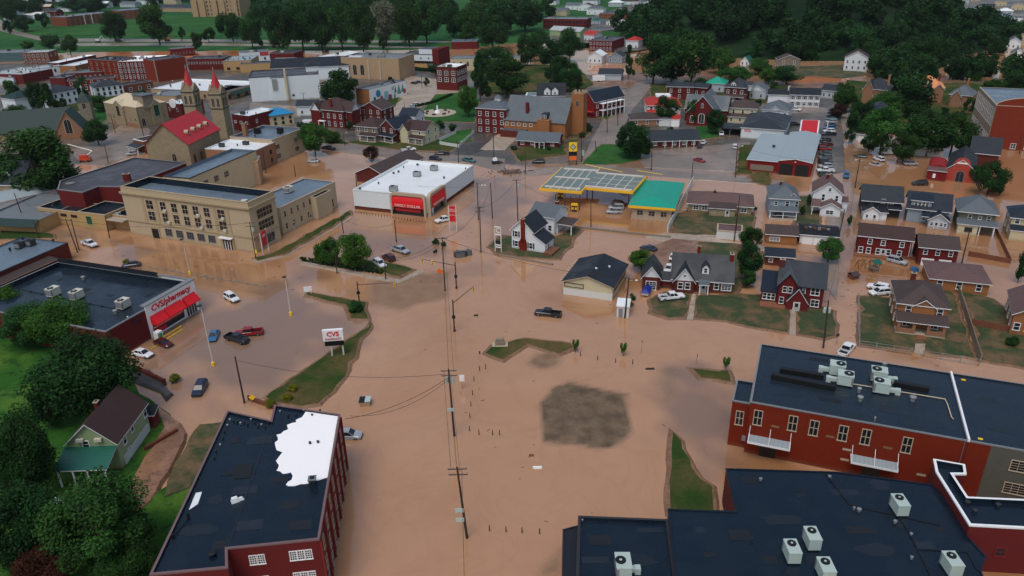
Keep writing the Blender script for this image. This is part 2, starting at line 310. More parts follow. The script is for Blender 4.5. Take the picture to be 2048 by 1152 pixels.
class B:
    "a building in its own frame: x along the front (camera side), y away, z up; L,R (and T) are photo pixels with a height"
    def __init__(s,name,label,cat,L,R,D,H,base=0,group=None,W=None,quad=None,side=None,lside=None):
        a=at(*L);b=at(*R); s.ang=math.atan2(b.y-a.y,b.x-a.x); s.W=W or (b-a).to_2d().length; s.H=H
        if quad:   # four roof corners (front left, front right, back right, back left): best fitting rectangle
            P=[at(x,y,H+base) for x,y in quad]; e=[(P[1]-P[0]),(P[2]-P[3])]; g=[(P[3]-P[0]),(P[2]-P[1])]
            v=sum(((q.xy).normalized() for q in e),Vector((0,0)))+sum((Vector((q.y,-q.x)).normalized() for q in g),Vector((0,0))); s.ang=math.atan2(v.y,v.x)
            s.W=sum(q.xy.length for q in e)/2; D=sum(q.xy.length for q in g)/2; c=sum(P,Vector())/4; d=Vector((math.cos(s.ang),math.sin(s.ang),0)); n=Vector((-d.y,d.x,0)); a=c-d*s.W/2-n*D/2
        if side:   # right side edge (front, back); L stays a point on the left side
            p,q=at(*side[0]),at(*side[1]); n=(q-p); n.z=0; D=n.length; n.normalize(); d=Vector((n.y,-n.x,0)); s.W=W or abs((a-p).dot(d)); s.ang=math.atan2(d.y,d.x); a=p-d*s.W
        if lside:  # left side edge (front, back); R is a point on the right side
            p,q=at(*lside[0]),at(*lside[1]); n=(q-p); n.z=0; D=n.length; n.normalize(); d=Vector((n.y,-n.x,0)); s.W=abs((b-p).dot(d)); s.ang=math.atan2(d.y,d.x); a=p
        o=Vector((a.x,a.y,base))
        if isinstance(D,tuple):
            c=at(*D); v=Vector((-math.sin(s.ang),math.cos(s.ang),0)); D=abs((c-a).dot(v))
        s.D=D; s.root=empty(name,o,s.ang,label,cat,group); s.parts={}; s.objs={}; s.base=base
    def loc(s,x,y,z):
        "photo pixel at building height z -> local coordinates"
        p=at(x,y,z+s.base)-s.root.location; c,n=math.cos(s.ang),math.sin(s.ang); return (p.x*c+p.y*n,-p.x*n+p.y*c)
    def p(s,name,mats,key=None,parent=None,smooth=False):
        k=key or name
        if k not in s.parts: s.parts[k]=(MB(),name,mats,parent,smooth)
        return s.parts[k][0]
    def flat(s,poly,H,wall,roof,trim='trim_grey',par=.6,th=.35,z0=-.8,key='',cap=.12,inner=None):
        n=len(poly); w=s.p('wall',wall,'wall'+key)
        for i in range(n):
            a,b=poly[i],poly[(i+1)%n]; w.face([(a[0],a[1],z0),(b[0],b[1],z0),(b[0],b[1],H),(a[0],a[1],H)])
        ins=inset(poly,th); out=inset(poly,-.06); c=s.p('parapet',(trim,inner or roof),'par'+key)
        for i in range(n):
            j=(i+1)%n; a,b,A,Bq=ins[i],ins[j],out[i],out[j]
            c.face([(A[0],A[1],H+cap),(Bq[0],Bq[1],H+cap),(b[0],b[1],H+cap),(a[0],a[1],H+cap)],0); c.face([(A[0],A[1],H-.12),(Bq[0],Bq[1],H-.12),(Bq[0],Bq[1],H+cap),(A[0],A[1],H+cap)],0)
            c.face([(b[0],b[1],H-par),(a[0],a[1],H-par),(a[0],a[1],H+cap),(b[0],b[1],H+cap)],1)
        s.p('roof',roof,'roof'+key).face([(p[0],p[1],H-par) for p in ins])
        return s
    def rect(s,x0=0,x1=None,y0=0,y1=None): 
        x1=s.W if x1 is None else x1; y1=s.D if y1 is None else y1
        return [(x0,y0),(x1,y0),(x1,y1),(x0,y1)]
    def body(s,wall,x0=0,x1=None,y0=0,y1=None,z0=-.8,z1=None,key=''):
        x1=s.W if x1 is None else x1; y1=s.D if y1 is None else y1; z1=s.H if z1 is None else z1
        s.p('wall',wall,'wall'+key).box(x0,x1,y0,y1,z0,z1,bot=False); return s
    def gab(s,wall,roof,r,ax='u',x0=0,x1=None,y0=0,y1=None,z=None,o=.45,trim='trim_white',key='',gw=None,z0=-.8,name='roof'):
        x1=s.W if x1 is None else x1; y1=s.D if y1 is None else y1; z=s.H if z is None else z
        s.p('wall',wall,'wall'+key).box(x0,x1,y0,y1,z0,z,bot=False)
        s.p('wall' if not gw else 'gable',gw or wall,'wall'+key if not gw else 'gab'+key).gwall(x0,x1,y0,y1,z,r,ax)
        s.p(name,(roof,trim),'roof'+key).gable(x0,x1,y0,y1,z,r,ax,o); return s
    def hp(s,wall,roof,r,x0=0,x1=None,y0=0,y1=None,z=None,o=.5,trim='trim_white',key='',k=1.0,z0=-.8,name='roof'):
        x1=s.W if x1 is None else x1; y1=s.D if y1 is None else y1; z=s.H if z is None else z
        if wall: s.p('wall',wall,'wall'+key).box(x0,x1,y0,y1,z0,z,bot=False)
        s.p(name,(roof,trim),'roof'+key).hip(x0,x1,y0,y1,z,r,o,k=k); return s
    def shed(s,roof,x0,x1,y0,y1,z0,z1,trim='trim_white',key='porch',name='porch_roof',t=.15):
        "slab sloping from z0 at y0 up to z1 at y1"
        q=s.p(name,(roof,trim),key); A=[(x0,y0,z0),(x1,y0,z0),(x1,y1,z1),(x0,y1,z1)]; T=[(a,b,c+t) for a,b,c in A]
        q.face(T,0); q.face(A[::-1],0)
        for i in range(4): q.face([A[i],A[(i+1)%4],T[(i+1)%4],T[i]],1)
        return s
    def posts(s,xs,y,z1,mat_='trim_white',w=.2,z0=-.8):
        for x in xs: MB().box(x-w/2,x+w/2,y-w/2,y+w/2,z0,z1).obj('porch_post',mat_,s.root)
        return s
    def porch(s,x0,x1,d,h,roof,trim='trim_white',n=3,post='trim_white',deck='conc',rise=.8,rail=True,z=.5):
        s.p('porch_deck',deck).box(x0,x1,-d,-.02,-.8,z); s.shed(roof,x0-.3,x1+.3,-d-.3,.0,h,h+rise,trim); s.posts([x0+.2+(x1-x0-.4)*i/(n-1) for i in range(n)],-d+.2,h,post,z0=z)
        if rail: s.p('railing',post).box(x0+.3,x1-.3,-d+.15,-d+.22,z+.85,z+.93)
        return s
    def chim(s,x,y,z0,z1,mat_='brick_red',w=.9,d=.7,cap='conc',name='chimney',parent='roof'):
        k='ch%d'%len(s.parts); q=s.p(name,(mat_,cap,'black'),k,parent); q.box(x-w/2,x+w/2,y-d/2,y+d/2,z0,z1); q.box(x-w/2-.08,x+w/2+.08,y-d/2-.08,y+d/2+.08,z1,z1+.12,1); q.box(x-w*.3,x+w*.3,y-d*.3,y+d*.3,z1+.12,z1+.2,2); return s
    def dormer(s,x,y0,y1,w,z,h,r,wall='white_side',roof='roof_char',face='F',n=1,trim='trim_white'):
        k='do%d'%len(s.parts); q=s.p('dormer',(wall,trim,roof),k,'roof'); q.box(x-w/2,x+w/2,y0,y1,z-1.2,z+h,0)
        q.gwall(x-w/2,x+w/2,y0,y1,z+h,r,'v',0); q.gable(x-w/2,x+w/2,y0,y1,z+h,r,'v',.25,.12,2)
        for i in range(n): s.win('F',x+(i-(n-1)/2)*.95,z+.15,.65,min(1.1,h-.2),'d',trim,v=y0)
        return s
    def win(s,f,u,z,w=1,h=1.6,st='d',fr='trim_white',v=None,name='window'):
        me=win_mesh(w,h,st,fr); W,D=s.W,s.D
        if isinstance(f,str):
            if f=='F': l,r=(u,v or 0,z),0
            elif f=='R': l,r=(W if v is None else v,u,z),math.pi/2
            elif f=='L': l,r=(v or 0,u,z),-math.pi/2
            else: l,r=(u,D if v is None else v,z),math.pi
        else:
            (ax,ay),(bx,by)=f[0][:2],f[1][:2]; Ln=math.hypot(bx-ax,by-ay); l=(ax+(bx-ax)*u/Ln,ay+(by-ay)*u/Ln,z); r=math.atan2(by-ay,bx-ax)
        o=place(me,'door' if st=='door' else name,s.root,l,r); return o
    def wg(s,f,n,zs,w=1,h=1.6,st='d',fr='trim_white',u0=None,u1=None,v=None,skip=()):
        if isinstance(f,str): Ln={'F':s.W,'B':s.W,'L':s.D,'R':s.D}[f]
        else: Ln=math.hypot(f[1][0]-f[0][0],f[1][1]-f[0][1])
        u0=Ln*.5/n if u0 is None else u0; u1=Ln-Ln*.5/n if u1 is None else u1
        for j,z in enumerate(zs):
            for i in range(n):
                if (i,j) in skip: continue
                s.win(f,u0+(u1-u0)*(i/(n-1) if n>1 else .5),z,w,h,st,fr,v)
        return s
    def ac(s,x,y,z,w=1.6,d=1.2,h=1.1,mat_='ac_green',rz=0,fans=1,duct=0):
        b=MB(); b.box(-w/2,w/2,-d/2,d/2,.25,h,0); b.box(-w/2+.05,w/2-.05,-d/2+.05,d/2-.05,.1,.25,1); b.box(-w/2-.04,w/2+.04,-d/2-.04,d/2+.04,h,h+.06,0)
        for i in range(fans):
            cx=-w/2+w*(i+.5)/fans if fans>1 else -w*.18; b.cyl((cx,0,h+.06),(cx,0,h+.16),min(d,w/fans)*.36,n=12,m=1); b.cyl((cx,0,h+.16),(cx,0,h+.19),min(d,w/fans)*.1,n=8,m=0)
        b.box(-w/2-.01,-w/2+.3,-d/2-.02,d/2+.02,.45,h-.2,2)
        o=b.obj('air_conditioner',(mat_,'black','trim_grey'),s.root,loc=(x,y,z),rz=rz)
        if duct:
            q=MB(); q.box(w/2,w/2+duct,-.35,.35,.3,.85,0); q.box(w/2+duct-.7,w/2+duct,-.4,.4,0,.9,0); q.obj('duct',mat_,o)
        return o
    def vent(s,x,y,z,r=.25,h=.7,mat_='galv'):
        b=MB(); b.cyl((0,0,0),(0,0,h*.6),r*.7,n=8); b.cyl((0,0,h*.6),(0,0,h*.85),r,r,n=10); b.cyl((0,0,h*.85),(0,0,h),r,r*.4,n=10); return b.obj('roof_vent',mat_,s.root,loc=(x,y,z))
    def text(s,body,x,y,z,size,mat_='letter_red',rz=0,rx=math.pi/2,ext=.04,name='lettering',sx=1,bold=0,parent=None,al='CENTER'):
        return text(body,parent or s.root,(x,y,z),size,mat_,rz,rx,ext,name,sx,bold,al)
    def done(s):
        made={}
        for k in sorted(s.parts,key=lambda q:s.parts[q][3] is not None):
            b,name,mats,par,sm=s.parts[k]
            if not b.f: continue
            pr=s.root
            if par:
                for kk in (par,par+'A',par+'m'): 
                    if kk in made: pr=made[kk]; break
            made[k]=b.obj(name,mats,pr,sm)
        s.objs=made; return s
def text(body,parent,loc,size,mat_,rz=0,rx=math.pi/2,ext=.04,name='lettering',sx=1,bold=0,al='CENTER'):
    c=bpy.data.curves.new(name,'FONT'); c.body=body; c.size=size; c.extrude=ext; c.align_x=al; c.align_y='CENTER'; c.offset=bold; c.resolution_u=2; c.space_line=.85
    tmp=bpy.data.objects.new(name,c); COL.objects.link(tmp); dg=bpy.context.evaluated_depsgraph_get(); me=bpy.data.meshes.new_from_object(tmp.evaluated_get(dg)); bpy.data.objects.remove(tmp)
    me.materials.clear(); me.materials.append(MATS[mat_])
    o=bpy.data.objects.new(name,me); COL.objects.link(o)
    if parent: o.parent=parent
    o.location=loc; o.rotation_euler=(rx,0,rz); o.scale=(sx,1,1); return o
# ---------------- ground, water ----------------
import numpy as np
def gz(x,y):
    "height of the terrain under everything"
    z=-.8
    z+=min(max(0,y-1150)*.02,6)
    if y>1500: z+=min((y-1500)*.09,110)+8*math.sin(x*.004)+6*math.sin(x*.011+y*.003)
    e=((x-235)/150)**2+((y-640)/150)**2
    if e<1: z+=32*(1-e)**1.5
    e=((x+175)/80)**2+((y-75)/75)**2
    if e<1: z+=5.5*(1-e)**1.2
    return z
def axis(a0,a1,f0,f1,step,coarse):
    out=list(np.arange(a0,f0,coarse))+list(np.arange(f0,f1,step))+list(np.arange(f1,a1+coarse,coarse)); return out
def sheet(name,xs,ys,zf,mat_):
    v=[(x,y,zf(x,y)) for y in ys for x in xs]; n=len(xs)
    f=[(j*n+i,j*n+i+1,(j+1)*n+i+1,(j+1)*n+i) for j in range(len(ys)-1) for i in range(n-1)]
    me=bpy.data.meshes.new(name); me.from_pydata(v,[],f); me.materials.append(MATS[mat_]); me.polygons.foreach_set('use_smooth',[True]*len(f))
    o=bpy.data.objects.new(name,me); COL.objects.link(o); o['kind']='structure'; return o
sheet('ground',[x for x in range(-3000,-400,130)]+[x for x in range(-400,620,12)]+[x for x in range(620,3100,130)],[y for y in range(-200,900,12)]+[y for y in range(900,3400,100)],gz,'g_wild')
# flood water: zone colours mix mud, shallow asphalt and painted reflections of dark surroundings
xs=np.array(axis(-700,900,-190,230,1.0,18.0)); ys=np.array(axis(-120,640,55,330,1.0,14.0))
X,Y=np.meshgrid(xs,ys)
def sdist(pts,X,Y):
    P=[at(*p) for p in pts]; ins=np.zeros(X.shape,bool); d=np.full(X.shape,1e9)
    for i in range(len(P)):
        a,b=P[i-1],P[i]; ax,ay,bx,by=a.x,a.y,b.x,b.y
        c=((ay>Y)!=(by>Y))&(X<(bx-ax)*(Y-ay)/((by-ay)+1e-9)+ax); ins^=c
        t=np.clip(((X-ax)*(bx-ax)+(Y-ay)*(by-ay))/((bx-ax)**2+(by-ay)**2+1e-9),0,1); d=np.minimum(d,np.hypot(X-ax-t*(bx-ax),Y-ay-t*(by-ay)))
    return np.where(ins,d,-d)
wob=1.6*np.sin(X*.31+Y*.17+2*np.sin(Y*.11))+1.2*np.sin(Y*.43-X*.21)+.7*np.sin(X*.9+Y*.77)
film=np.zeros(X.shape); grav=np.zeros(X.shape); oran=np.zeros(X.shape)
for pts,soft,val in [([(1700,250),(2300,250),(2300,560),(1900,560),(1700,500),(1640,480),(1725,420),(1725,280)],8,.65),([(1690,505),(1860,520),(1850,560),(1690,560)],4,1),([(1570,355),(1600,350),(1610,410),(1590,420)],3,.9),([(1440,480),(1640,490),(1640,600),(1570,600),(1500,520)],6,.8),([(1440,905),(1660,945),(1660,960),(1440,960)],5,1),([(1960,1040),(2200,1040),(2200,1300),(1960,1300)],5,1),([(1770,690),(1890,715),(1880,735),(1790,715)],4,.8),([(1130,420),(1330,440),(1320,470),(1120,450)],8,.75),([(250,480),(520,520),(560,515),(520,560),(400,590),(260,540)],8,.8),([(505,330),(600,320),(690,340),(600,350),(540,380)],5,.8),([(700,430),(860,440),(880,500),(760,520),(640,560),(560,545),(640,470)],9,.6),([(1230,570),(1290,520),(1290,560),(1250,590)],4,.9),([(1100,590),(1230,600),(1200,640),(1120,620)],8,.6),([(640,300),(740,330),(640,350),(560,330)],6,.6)]:
    s=sdist(pts,X,Y)+wob*(soft/6); oran=np.maximum(oran,val*np.clip(s/soft+.5,0,1))  # orange zones: muddy water, plus building reflections put into the colour
for pts,soft,val in [
 ([(560,560),(620,540),(610,590),(690,610),(705,640),(735,655),(520,800),(420,790),(300,700),(330,640),(470,600)],9,.75),
 ([(700,590),(705,590),(704,592)],1,0),
 ([(880,545),(1000,520),(1000,545),(920,560)],4,.35),
 ([(930,360),(1010,350),(1060,390),(1040,420),(985,440),(940,430)],8,.7),
 ([(985,430),(1030,420),(1035,470),(990,480)],5,.5),
 ([(690,470),(860,470),(880,500),(820,520),(700,510)],7,.5),
 ([(330,500),(60,470),(110,440),(200,470),(260,500),(270,520)],6,.7),
 ([(260,530),(480,560),(470,600),(300,590)],8,.45),
 ([(1325,740),(1400,735),(1470,790),(1460,930),(1400,960),(1330,860)],6,.75),
 ([(1330,470),(1440,480),(1440,520),(1300,520)],6,.4),
 ([(1200,400),(1250,380),(1260,420),(1200,430)],5,.6),
 ([(1690,270),(1720,270),(1720,400),(1680,600),(1650,560),(1660,400)],5,.5),
 ([(1020,330),(1270,320),(1560,340),(1560,360),(1270,345),(1100,340)],5,.7),
 ([(380,770),(300,760),(250,730),(310,700)],5,.6)]:
    s=sdist(pts,X,Y)+wob*(soft/6); film=np.maximum(film,val*np.clip(s/soft+.5,0,1))  # film zones: thin water over asphalt, darkened to paint in reflected surroundings
for pts,soft,val in [
 ([(1078,890),(1084,810),(1105,768),(1140,758),(1185,775),(1215,782),(1252,790),(1262,812),(1268,845),(1238,880),(1195,898),(1150,893)],.8,1.0),
 ([(1045,728),(1080,704),(1118,706),(1112,726),(1085,740)],1.6,.75),
 ([(1322,742),(1345,738),(1350,790),(1335,800)],3,.55),
 ([(1080,1152),(1095,1120),(1130,1095),(1125,1152)],1.5,.7),
 ([(740,560),(870,545),(905,540),(885,598),(830,610),(802,624),(770,612),(742,608)],2.0,.62)]:
    s=sdist(pts,X,Y)+wob*.3; grav=np.maximum(grav,val*np.clip(s/soft+.5,0,1))
n=len(xs); V=np.stack([X.ravel(),Y.ravel(),np.zeros(X.size)],1)
idx=np.arange(X.size).reshape(X.shape); Fq=np.stack([idx[:-1,:-1].ravel(),idx[:-1,1:].ravel(),idx[1:,1:].ravel(),idx[1:,:-1].ravel()],1)
me=bpy.data.meshes.new('flood_water'); me.vertices.add(len(V)); me.vertices.foreach_set('co',V.ravel()); me.loops.add(Fq.size); me.loops.foreach_set('vertex_index',Fq.ravel().astype(np.int32)); me.polygons.add(len(Fq)); me.polygons.foreach_set('loop_start',np.arange(0,Fq.size,4,dtype=np.int32)); me.update(calc_edges=True)
ca=me.color_attributes.new('silt_reflect','FLOAT_COLOR','POINT'); cc=np.zeros((len(V),4),np.float32); cc[:,0]=film.ravel(); cc[:,1]=grav.ravel(); cc[:,2]=oran.ravel(); cc[:,3]=1; ca.data.foreach_set('color',cc.ravel())
m=bpy.data.materials.new('flood_water'); m.use_nodes=True; t=m.node_tree; b=t.nodes['Principled BSDF']; L=t.links.new; me.materials.append(m)
tc=nn(t,'ShaderNodeTexCoord'); at_=nn(t,'ShaderNodeAttribute',attribute_name='silt_reflect'); se=nn(t,'ShaderNodeSeparateColor'); L(at_.outputs['Color'],se.inputs[0])
def noi(s,d=3,r=.5,dist=0,sc_=None):
    k=nn(t,'ShaderNodeTexNoise'); k.inputs['Scale'].default_value=s; k.inputs['Detail'].default_value=d; k.inputs['Roughness'].default_value=r; k.inputs['Distortion'].default_value=dist
    if sc_:
        mp=nn(t,'ShaderNodeMapping'); mp.inputs['Scale'].default_value=sc_; L(tc.outputs['Object'],mp.inputs[0]); L(mp.outputs[0],k.inputs['Vector'])
    else: L(tc.outputs['Object'],k.inputs['Vector'])
    return k.outputs[0]
def mx(f,a,b_):
    k=nn(t,'ShaderNodeMix',data_type='RGBA')
    for i,x in ((0,f),(6,a),(7,b_)):
        if isinstance(x,(int,float)): k.inputs[i].default_value=x
        elif isinstance(x,tuple): k.inputs[i].default_value=(*x,1)
        else: L(x,k.inputs[i])
    return k.outputs[2]
def mr(x,a,b_,c=0,d=1):
    k=nn(t,'ShaderNodeMapRange'); L(x,k.inputs[0]); k.inputs[1].default_value=a; k.inputs[2].default_value=b_; k.inputs[3].default_value=c; k.inputs[4].default_value=d; return k.outputs[0]
c=mx(mr(noi(.022,4,.55,1.2),.35,.65),(.42,.228,.120),(.46,.262,.147)); c=mx(mr(noi(.07,4,.6,2.0),.5,.75,0,.35),c,(.34,.17,.08))
rd=noi(.05,5,.6,2.5); k=nn(t,'ShaderNodeMath',operation='SUBTRACT'); L(rd,k.inputs[0]); k.inputs[1].default_value=.5; k2=nn(t,'ShaderNodeMath',operation='ABSOLUTE'); L(k.outputs[0],k2.inputs[0]); c=mx(mr(k2.outputs[0],0,.05,.14,0),c,(.30,.155,.085)); c=mx(se.outputs[2],c,(.30,.145,.062)); c=mx(se.outputs[0],c,(.185,.122,.092)); dk=mx(mr(noi(.35,4,.6),.35,.65),(.095,.070,.048),(.18,.128,.085)); c=mx(se.outputs[1],c,dk)
L(c,b.inputs['Base Color']); b.inputs['IOR'].default_value=1.75
L(mr(se.outputs[1],0,1,.05,.95),b.inputs['Roughness'])
bp=nn(t,'ShaderNodeBump'); bp.inputs['Strength'].default_value=.05; bp.inputs['Distance'].default_value=.1; L(noi(1.1,3,.5,0,(1,.45,1)),bp.inputs['Height'])
bp2=nn(t,'ShaderNodeBump'); bp2.inputs['Strength'].default_value=.05; bp2.inputs['Distance'].default_value=.5; L(noi(.12,2,.5,.5),bp2.inputs['Height']); L(bp.outputs[0],bp2.inputs['Normal']); L(bp2.outputs[0],b.inputs['Normal']); L(mr(se.outputs[1],0,1,.5,.08),b.inputs['Specular IOR Level'])
wo=bpy.data.objects.new('flood_water',me); COL.objects.link(wo); wo['kind']='structure'
_pz=[0]
def patch(name,pts,z,mat_,jit=.5,step=2.5,skirt=1.0,kind='structure'):
    P=[at(*p) for p in pts]; a=sum(P[i-1].x*P[i].y-P[i].x*P[i-1].y for i in range(len(P)))
    if a<0: P=P[::-1]
    _pz[0]=(_pz[0]+1)%40; z+=_pz[0]*.0015; out=[]
    for i in range(len(P)):
        a,b_=P[i],P[(i+1)%len(P)]; n=max(1,int((b_-a).length/step)); n=min(n,60)
        for k in range(n):
            q=a.lerp(b_,k/n); j=jit if k else jit*.4
            out.append((q.x+noise.noise(Vector((q.x*.25,q.y*.25,3)))*j*2,q.y+noise.noise(Vector((q.x*.25,q.y*.25,9)))*j*2))
    o2=inset(out,-skirt) if skirt else out
    b=MB(); N=len(out); mts=mat_
    if name=='lawn':
        mts=(mat_,'g_edge'); inn=inset(out,.35); inn=[(q[0]+noise.noise(Vector((q[0]*.8,q[1]*.8,1)))*.5,q[1]+noise.noise(Vector((q[0]*.8,q[1]*.8,7)))*.5) for q in inn]
        b.face([(p[0],p[1],z+.002) for p in inn]); b.face([(p[0],p[1],z-.02) for p in out],1)
    else: b.face([(p[0],p[1],z) for p in out])
    for i in range(N):
        j=(i+1)%N; b.face([(*o2[i],-.3),(*o2[j],-.3),(*out[j],z-(.02 if name=='lawn' else 0)),(*out[i],z-(.02 if name=='lawn' else 0))],1 if name=='lawn' else 0)
    o=b.obj(name,mts); o['kind']=kind; return o
Z=.10
# town ground beyond the flooded junction
patch('town_ground',[(-900,300),(-100,330),(60,345),(140,330),(210,322),(300,300),(420,330),(520,300),(620,285),(760,300),(880,312),(935,325),(1050,330),(1160,325),(1290,320),(1500,325),(1560,330),(1640,262),(1700,262),(1750,250),(1900,250),(2100,255),(3000,260),(3000,150),(2048,160),(1760,168),(1560,172),(1400,165),(1300,160),(1000,135),(880,128),(600,120),(300,120),(0,128),(-900,140)],.05,'g_asph',jit=1,step=6)
patch('riverside_park',[(-2500,115),(0,108),(300,103),(560,101),(900,98),(1100,80),(1500,60),(1900,40),(2600,20),(2600,-40),(1024,-60),(-1500,-30),(-2500,20)],.3,'g_park',jit=2,step=14,skirt=3)
patch('park_lawn',[(40,62),(120,50),(200,48),(390,32),(470,35),(440,75),(130,72)],.6,'g_lawn_bright',jit=1,step=6,skirt=0)
for nm,pts in (('park_road',[(0,40),(30,62),(90,78),(600,82),(900,84),(900,86),(600,86),(90,84),(20,68),(-60,45)]),('river_road',[(90,88),(400,88),(700,92),(880,96),(880,98),(700,95),(400,92),(90,93)])):
    patch(nm,pts,.75,'g_street',jit=.2,step=8,skirt=.3)
patch('far_town_ground',[(1170,40),(1280,5),(1500,-5),(1420,40),(1290,55),(1200,65),(1230,110),(1300,100),(1290,70),(1180,90),(1100,100),(1100,70)],1.2,'g_asph',jit=1,step=6)
patch('far_town_ground',[(1780,0),(1860,-20),(2300,-20),(2300,60),(1990,50),(1850,35)],1.2,'g_asph',jit=1,step=6)
patch('river_bank',[(1150,172),(1560,185),(1900,170),(1900,150),(1560,160),(1300,140),(1200,160),(1160,160)],.12,'g_mud',jit=.8)
# streets (wet, muddy asphalt)
for nm,pts,mt in [
 ('main_street',[(1155,335),(1205,240),(1215,205),(1240,185),(1290,160),(1335,120),(1345,125),(1290,190),(1265,220),(1240,270),(1205,335)],'g_street'),
 ('cross_street',[(1010,345),(1160,330),(1290,338),(1560,362),(1560,372),(1290,352),(1150,345),(1060,352)],'g_street'),
 ('parking_lot',[(1270,305),(1390,295),(1500,285),(1505,345),(1290,335)],'g_street'),
 ('side_street',[(1545,192),(1640,215),(1700,225),(1725,270),(1690,275),(1670,235),(1560,225)],'g_street'),
 ('car_lot',[(1575,262),(1545,228),(1680,225),(1685,262),(1690,345),(1635,350),(1634,268)],'g_asph'),
 ('church_street',[(140,300),(190,290),(250,245),(205,236),(240,225),(300,260),(290,300),(210,332),(165,330)],'g_street'),
 ('market_street',[(530,292),(660,275),(800,302),(935,312),(1010,318),(1010,345),(930,325),(790,318),(650,300),(520,310)],'g_street'),
 ('upper_street',[(500,206),(620,215),(600,235),(500,225)],'g_street'),
 ('corner_lot',[(800,150),(930,165),(940,185),(850,200),(790,195),(815,165)],'g_conc'),
 ('mural_lot',[(770,225),(810,195),(880,190),(905,185),(850,212),(790,232)],'g_conc'),
 ('drive',[(915,270),(960,262),(1000,290),(935,310),(905,300)],'g_dark'),
 ('drive',[(960,300),(1000,265),(1050,262),(1010,300)],'g_conc'),
 ('lane',[(1290,474),(1340,466),(1425,462),(1440,480),(1530,494),(1530,502),(1420,489),(1330,484)],'g_conc'),
 ('mud_yard',[(1290,500),(1345,478),(1500,492),(1500,520),(1440,515),(1380,520),(1330,545),(1300,540)],'g_mud'),
 ('alley',[(1655,410),(1690,400),(1680,470),(1672,600),(1640,560),(1650,470)],'g_street')]:
    patch(nm,pts,.16,mt,jit=.25,step=4,skirt=.4)
for pts in ([(130,106),(350,99),(560,101),(640,110),(600,120),(360,113),(150,114)],[(700,128),(800,122),(860,130),(850,138),(790,142),(720,136)],[(1575,152),(1700,150),(1700,162),(1575,168)],[(1190,132),(1240,130),(1250,140),(1180,142)]): patch('river',pts,.2,'g_river',jit=.6,step=4,skirt=.3)
# lawns and yards
for pts,mt in [
 ([(1690,160),(1800,170),(2200,160),(2200,250),(1960,250),(1800,250),(1715,255),(1700,215)],'g_lawn'),([(1300,168),(1560,172),(1660,186),(1650,196),(1560,192),(1510,216),(1400,222),(1300,208)],'g_lawn'),([(0,200),(90,215),(170,225),(215,205),(300,200),(215,190),(100,190),(0,190)],'g_lawn'),([(960,130),(1150,130),(1190,170),(1160,185),(1040,190),(960,190)],'g_lawn'),
 ([(738,640),(745,655),(722,680),(700,742),(668,785),(640,812),(600,815),(540,808),(525,798),(735,655)],'g_lawn'),
 ([(612,586),(700,600),(732,606),(738,640),(700,640),(690,612),(612,594)],'g_lawn'),
 ([(612,520),(640,520),(760,545),(800,556),(830,540),(800,530),(770,526),(650,512)],'g_lawn'),
 ([(508,517),(560,500),(640,455),(700,422),(704,430),(660,458),(570,510),(515,524)],'g_lawn'),
 ([(968,708),(985,690),(1050,678),(1140,688),(1152,698),(1120,712),(1085,700),(1055,692),(1005,724)],'g_lawn'),
 ([(1380,738),(1460,742),(1466,768),(1400,760)],'g_lawn'),
 ([(1342,862),(1365,885),(1400,958),(1428,972),(1434,1030),(1335,1030),(1337,900)],'g_lawn'),
 ([(1296,600),(1330,585),(1384,590),(1372,638),(1335,638),(1299,628)],'g_mud_lawn'),
 ([(1392,592),(1520,590),(1560,600),(1580,618),(1576,668),(1500,655),(1450,643),(1387,638)],'g_mud_lawn'),
 ([(1592,620),(1640,612),(1670,622),(1672,672),(1650,680),(1592,670)],'g_mud_lawn'),
 ([(1718,592),(1800,596),(1905,580),(1955,722),(1850,705),(1720,692)],'g_mud_lawn'),
 ([(1960,722),(1945,640),(1915,580),(1990,600),(2040,640),(2120,690),(2120,755),(2048,738)],'g_mud_lawn'),
 ([(975,495),(1000,470),(1100,480),(1145,455),(1165,460),(1120,520),(1000,512)],'g_mud_lawn'),
 ([(1345,430),(1380,420),(1505,425),(1510,475),(1340,468)],'g_mud_lawn'),
 ([(1395,485),(1500,490),(1500,560),(1460,600),(1400,560)],'g_mud_lawn'),
 ([(1500,350),(1540,330),(1545,375),(1500,365)],'g_lawn'),
 ([(1478,290),(1510,290),(1505,350),(1470,350)],'g_lawn'),
 ([(1160,330),(1200,290),(1270,290),(1285,320),(1240,330)],'g_lawn_bright'),
 ([(560,270),(660,260),(700,290),(590,285)],'g_lawn'),([(690,285),(800,270),(930,285),(900,305),(790,300)],'g_lawn'),
 ([(835,235),(870,190),(925,185),(960,200),(950,245),(870,245)],'g_lawn_bright'),
 ([(900,265),(945,258),(945,285),(870,290)],'g_lawn_bright'),
 ([(1020,300),(1120,280),(1135,310),(1040,325)],'g_lawn'),
 ([(1110,290),(1170,250),(1180,270),(1130,300)],'g_mud_lawn'),
 ([(1190,235),(1215,205),(1235,210),(1215,240)],'g_lawn_bright'),
 ([(1390,255),(1440,240),(1440,275),(1400,280)],'g_lawn_bright'),
 ([(150,250),(215,200),(215,240),(190,260)],'g_lawn_bright'),
 ([(0,445),(110,470),(110,478),(0,480)],'g_lawn'),
 ([(1560,135),(1690,130),(1740,150),(1690,158),(1580,152)],'g_mud_lawn'),
 ([(1585,395),(1640,390),(1640,480),(1590,490)],'g_mud_lawn'),
 ([(740,210),(770,200),(800,195),(790,215)],'g_lawn')]:
    patch('lawn',pts,.24,mt,jit=.5,step=2.2,skirt=1.0)
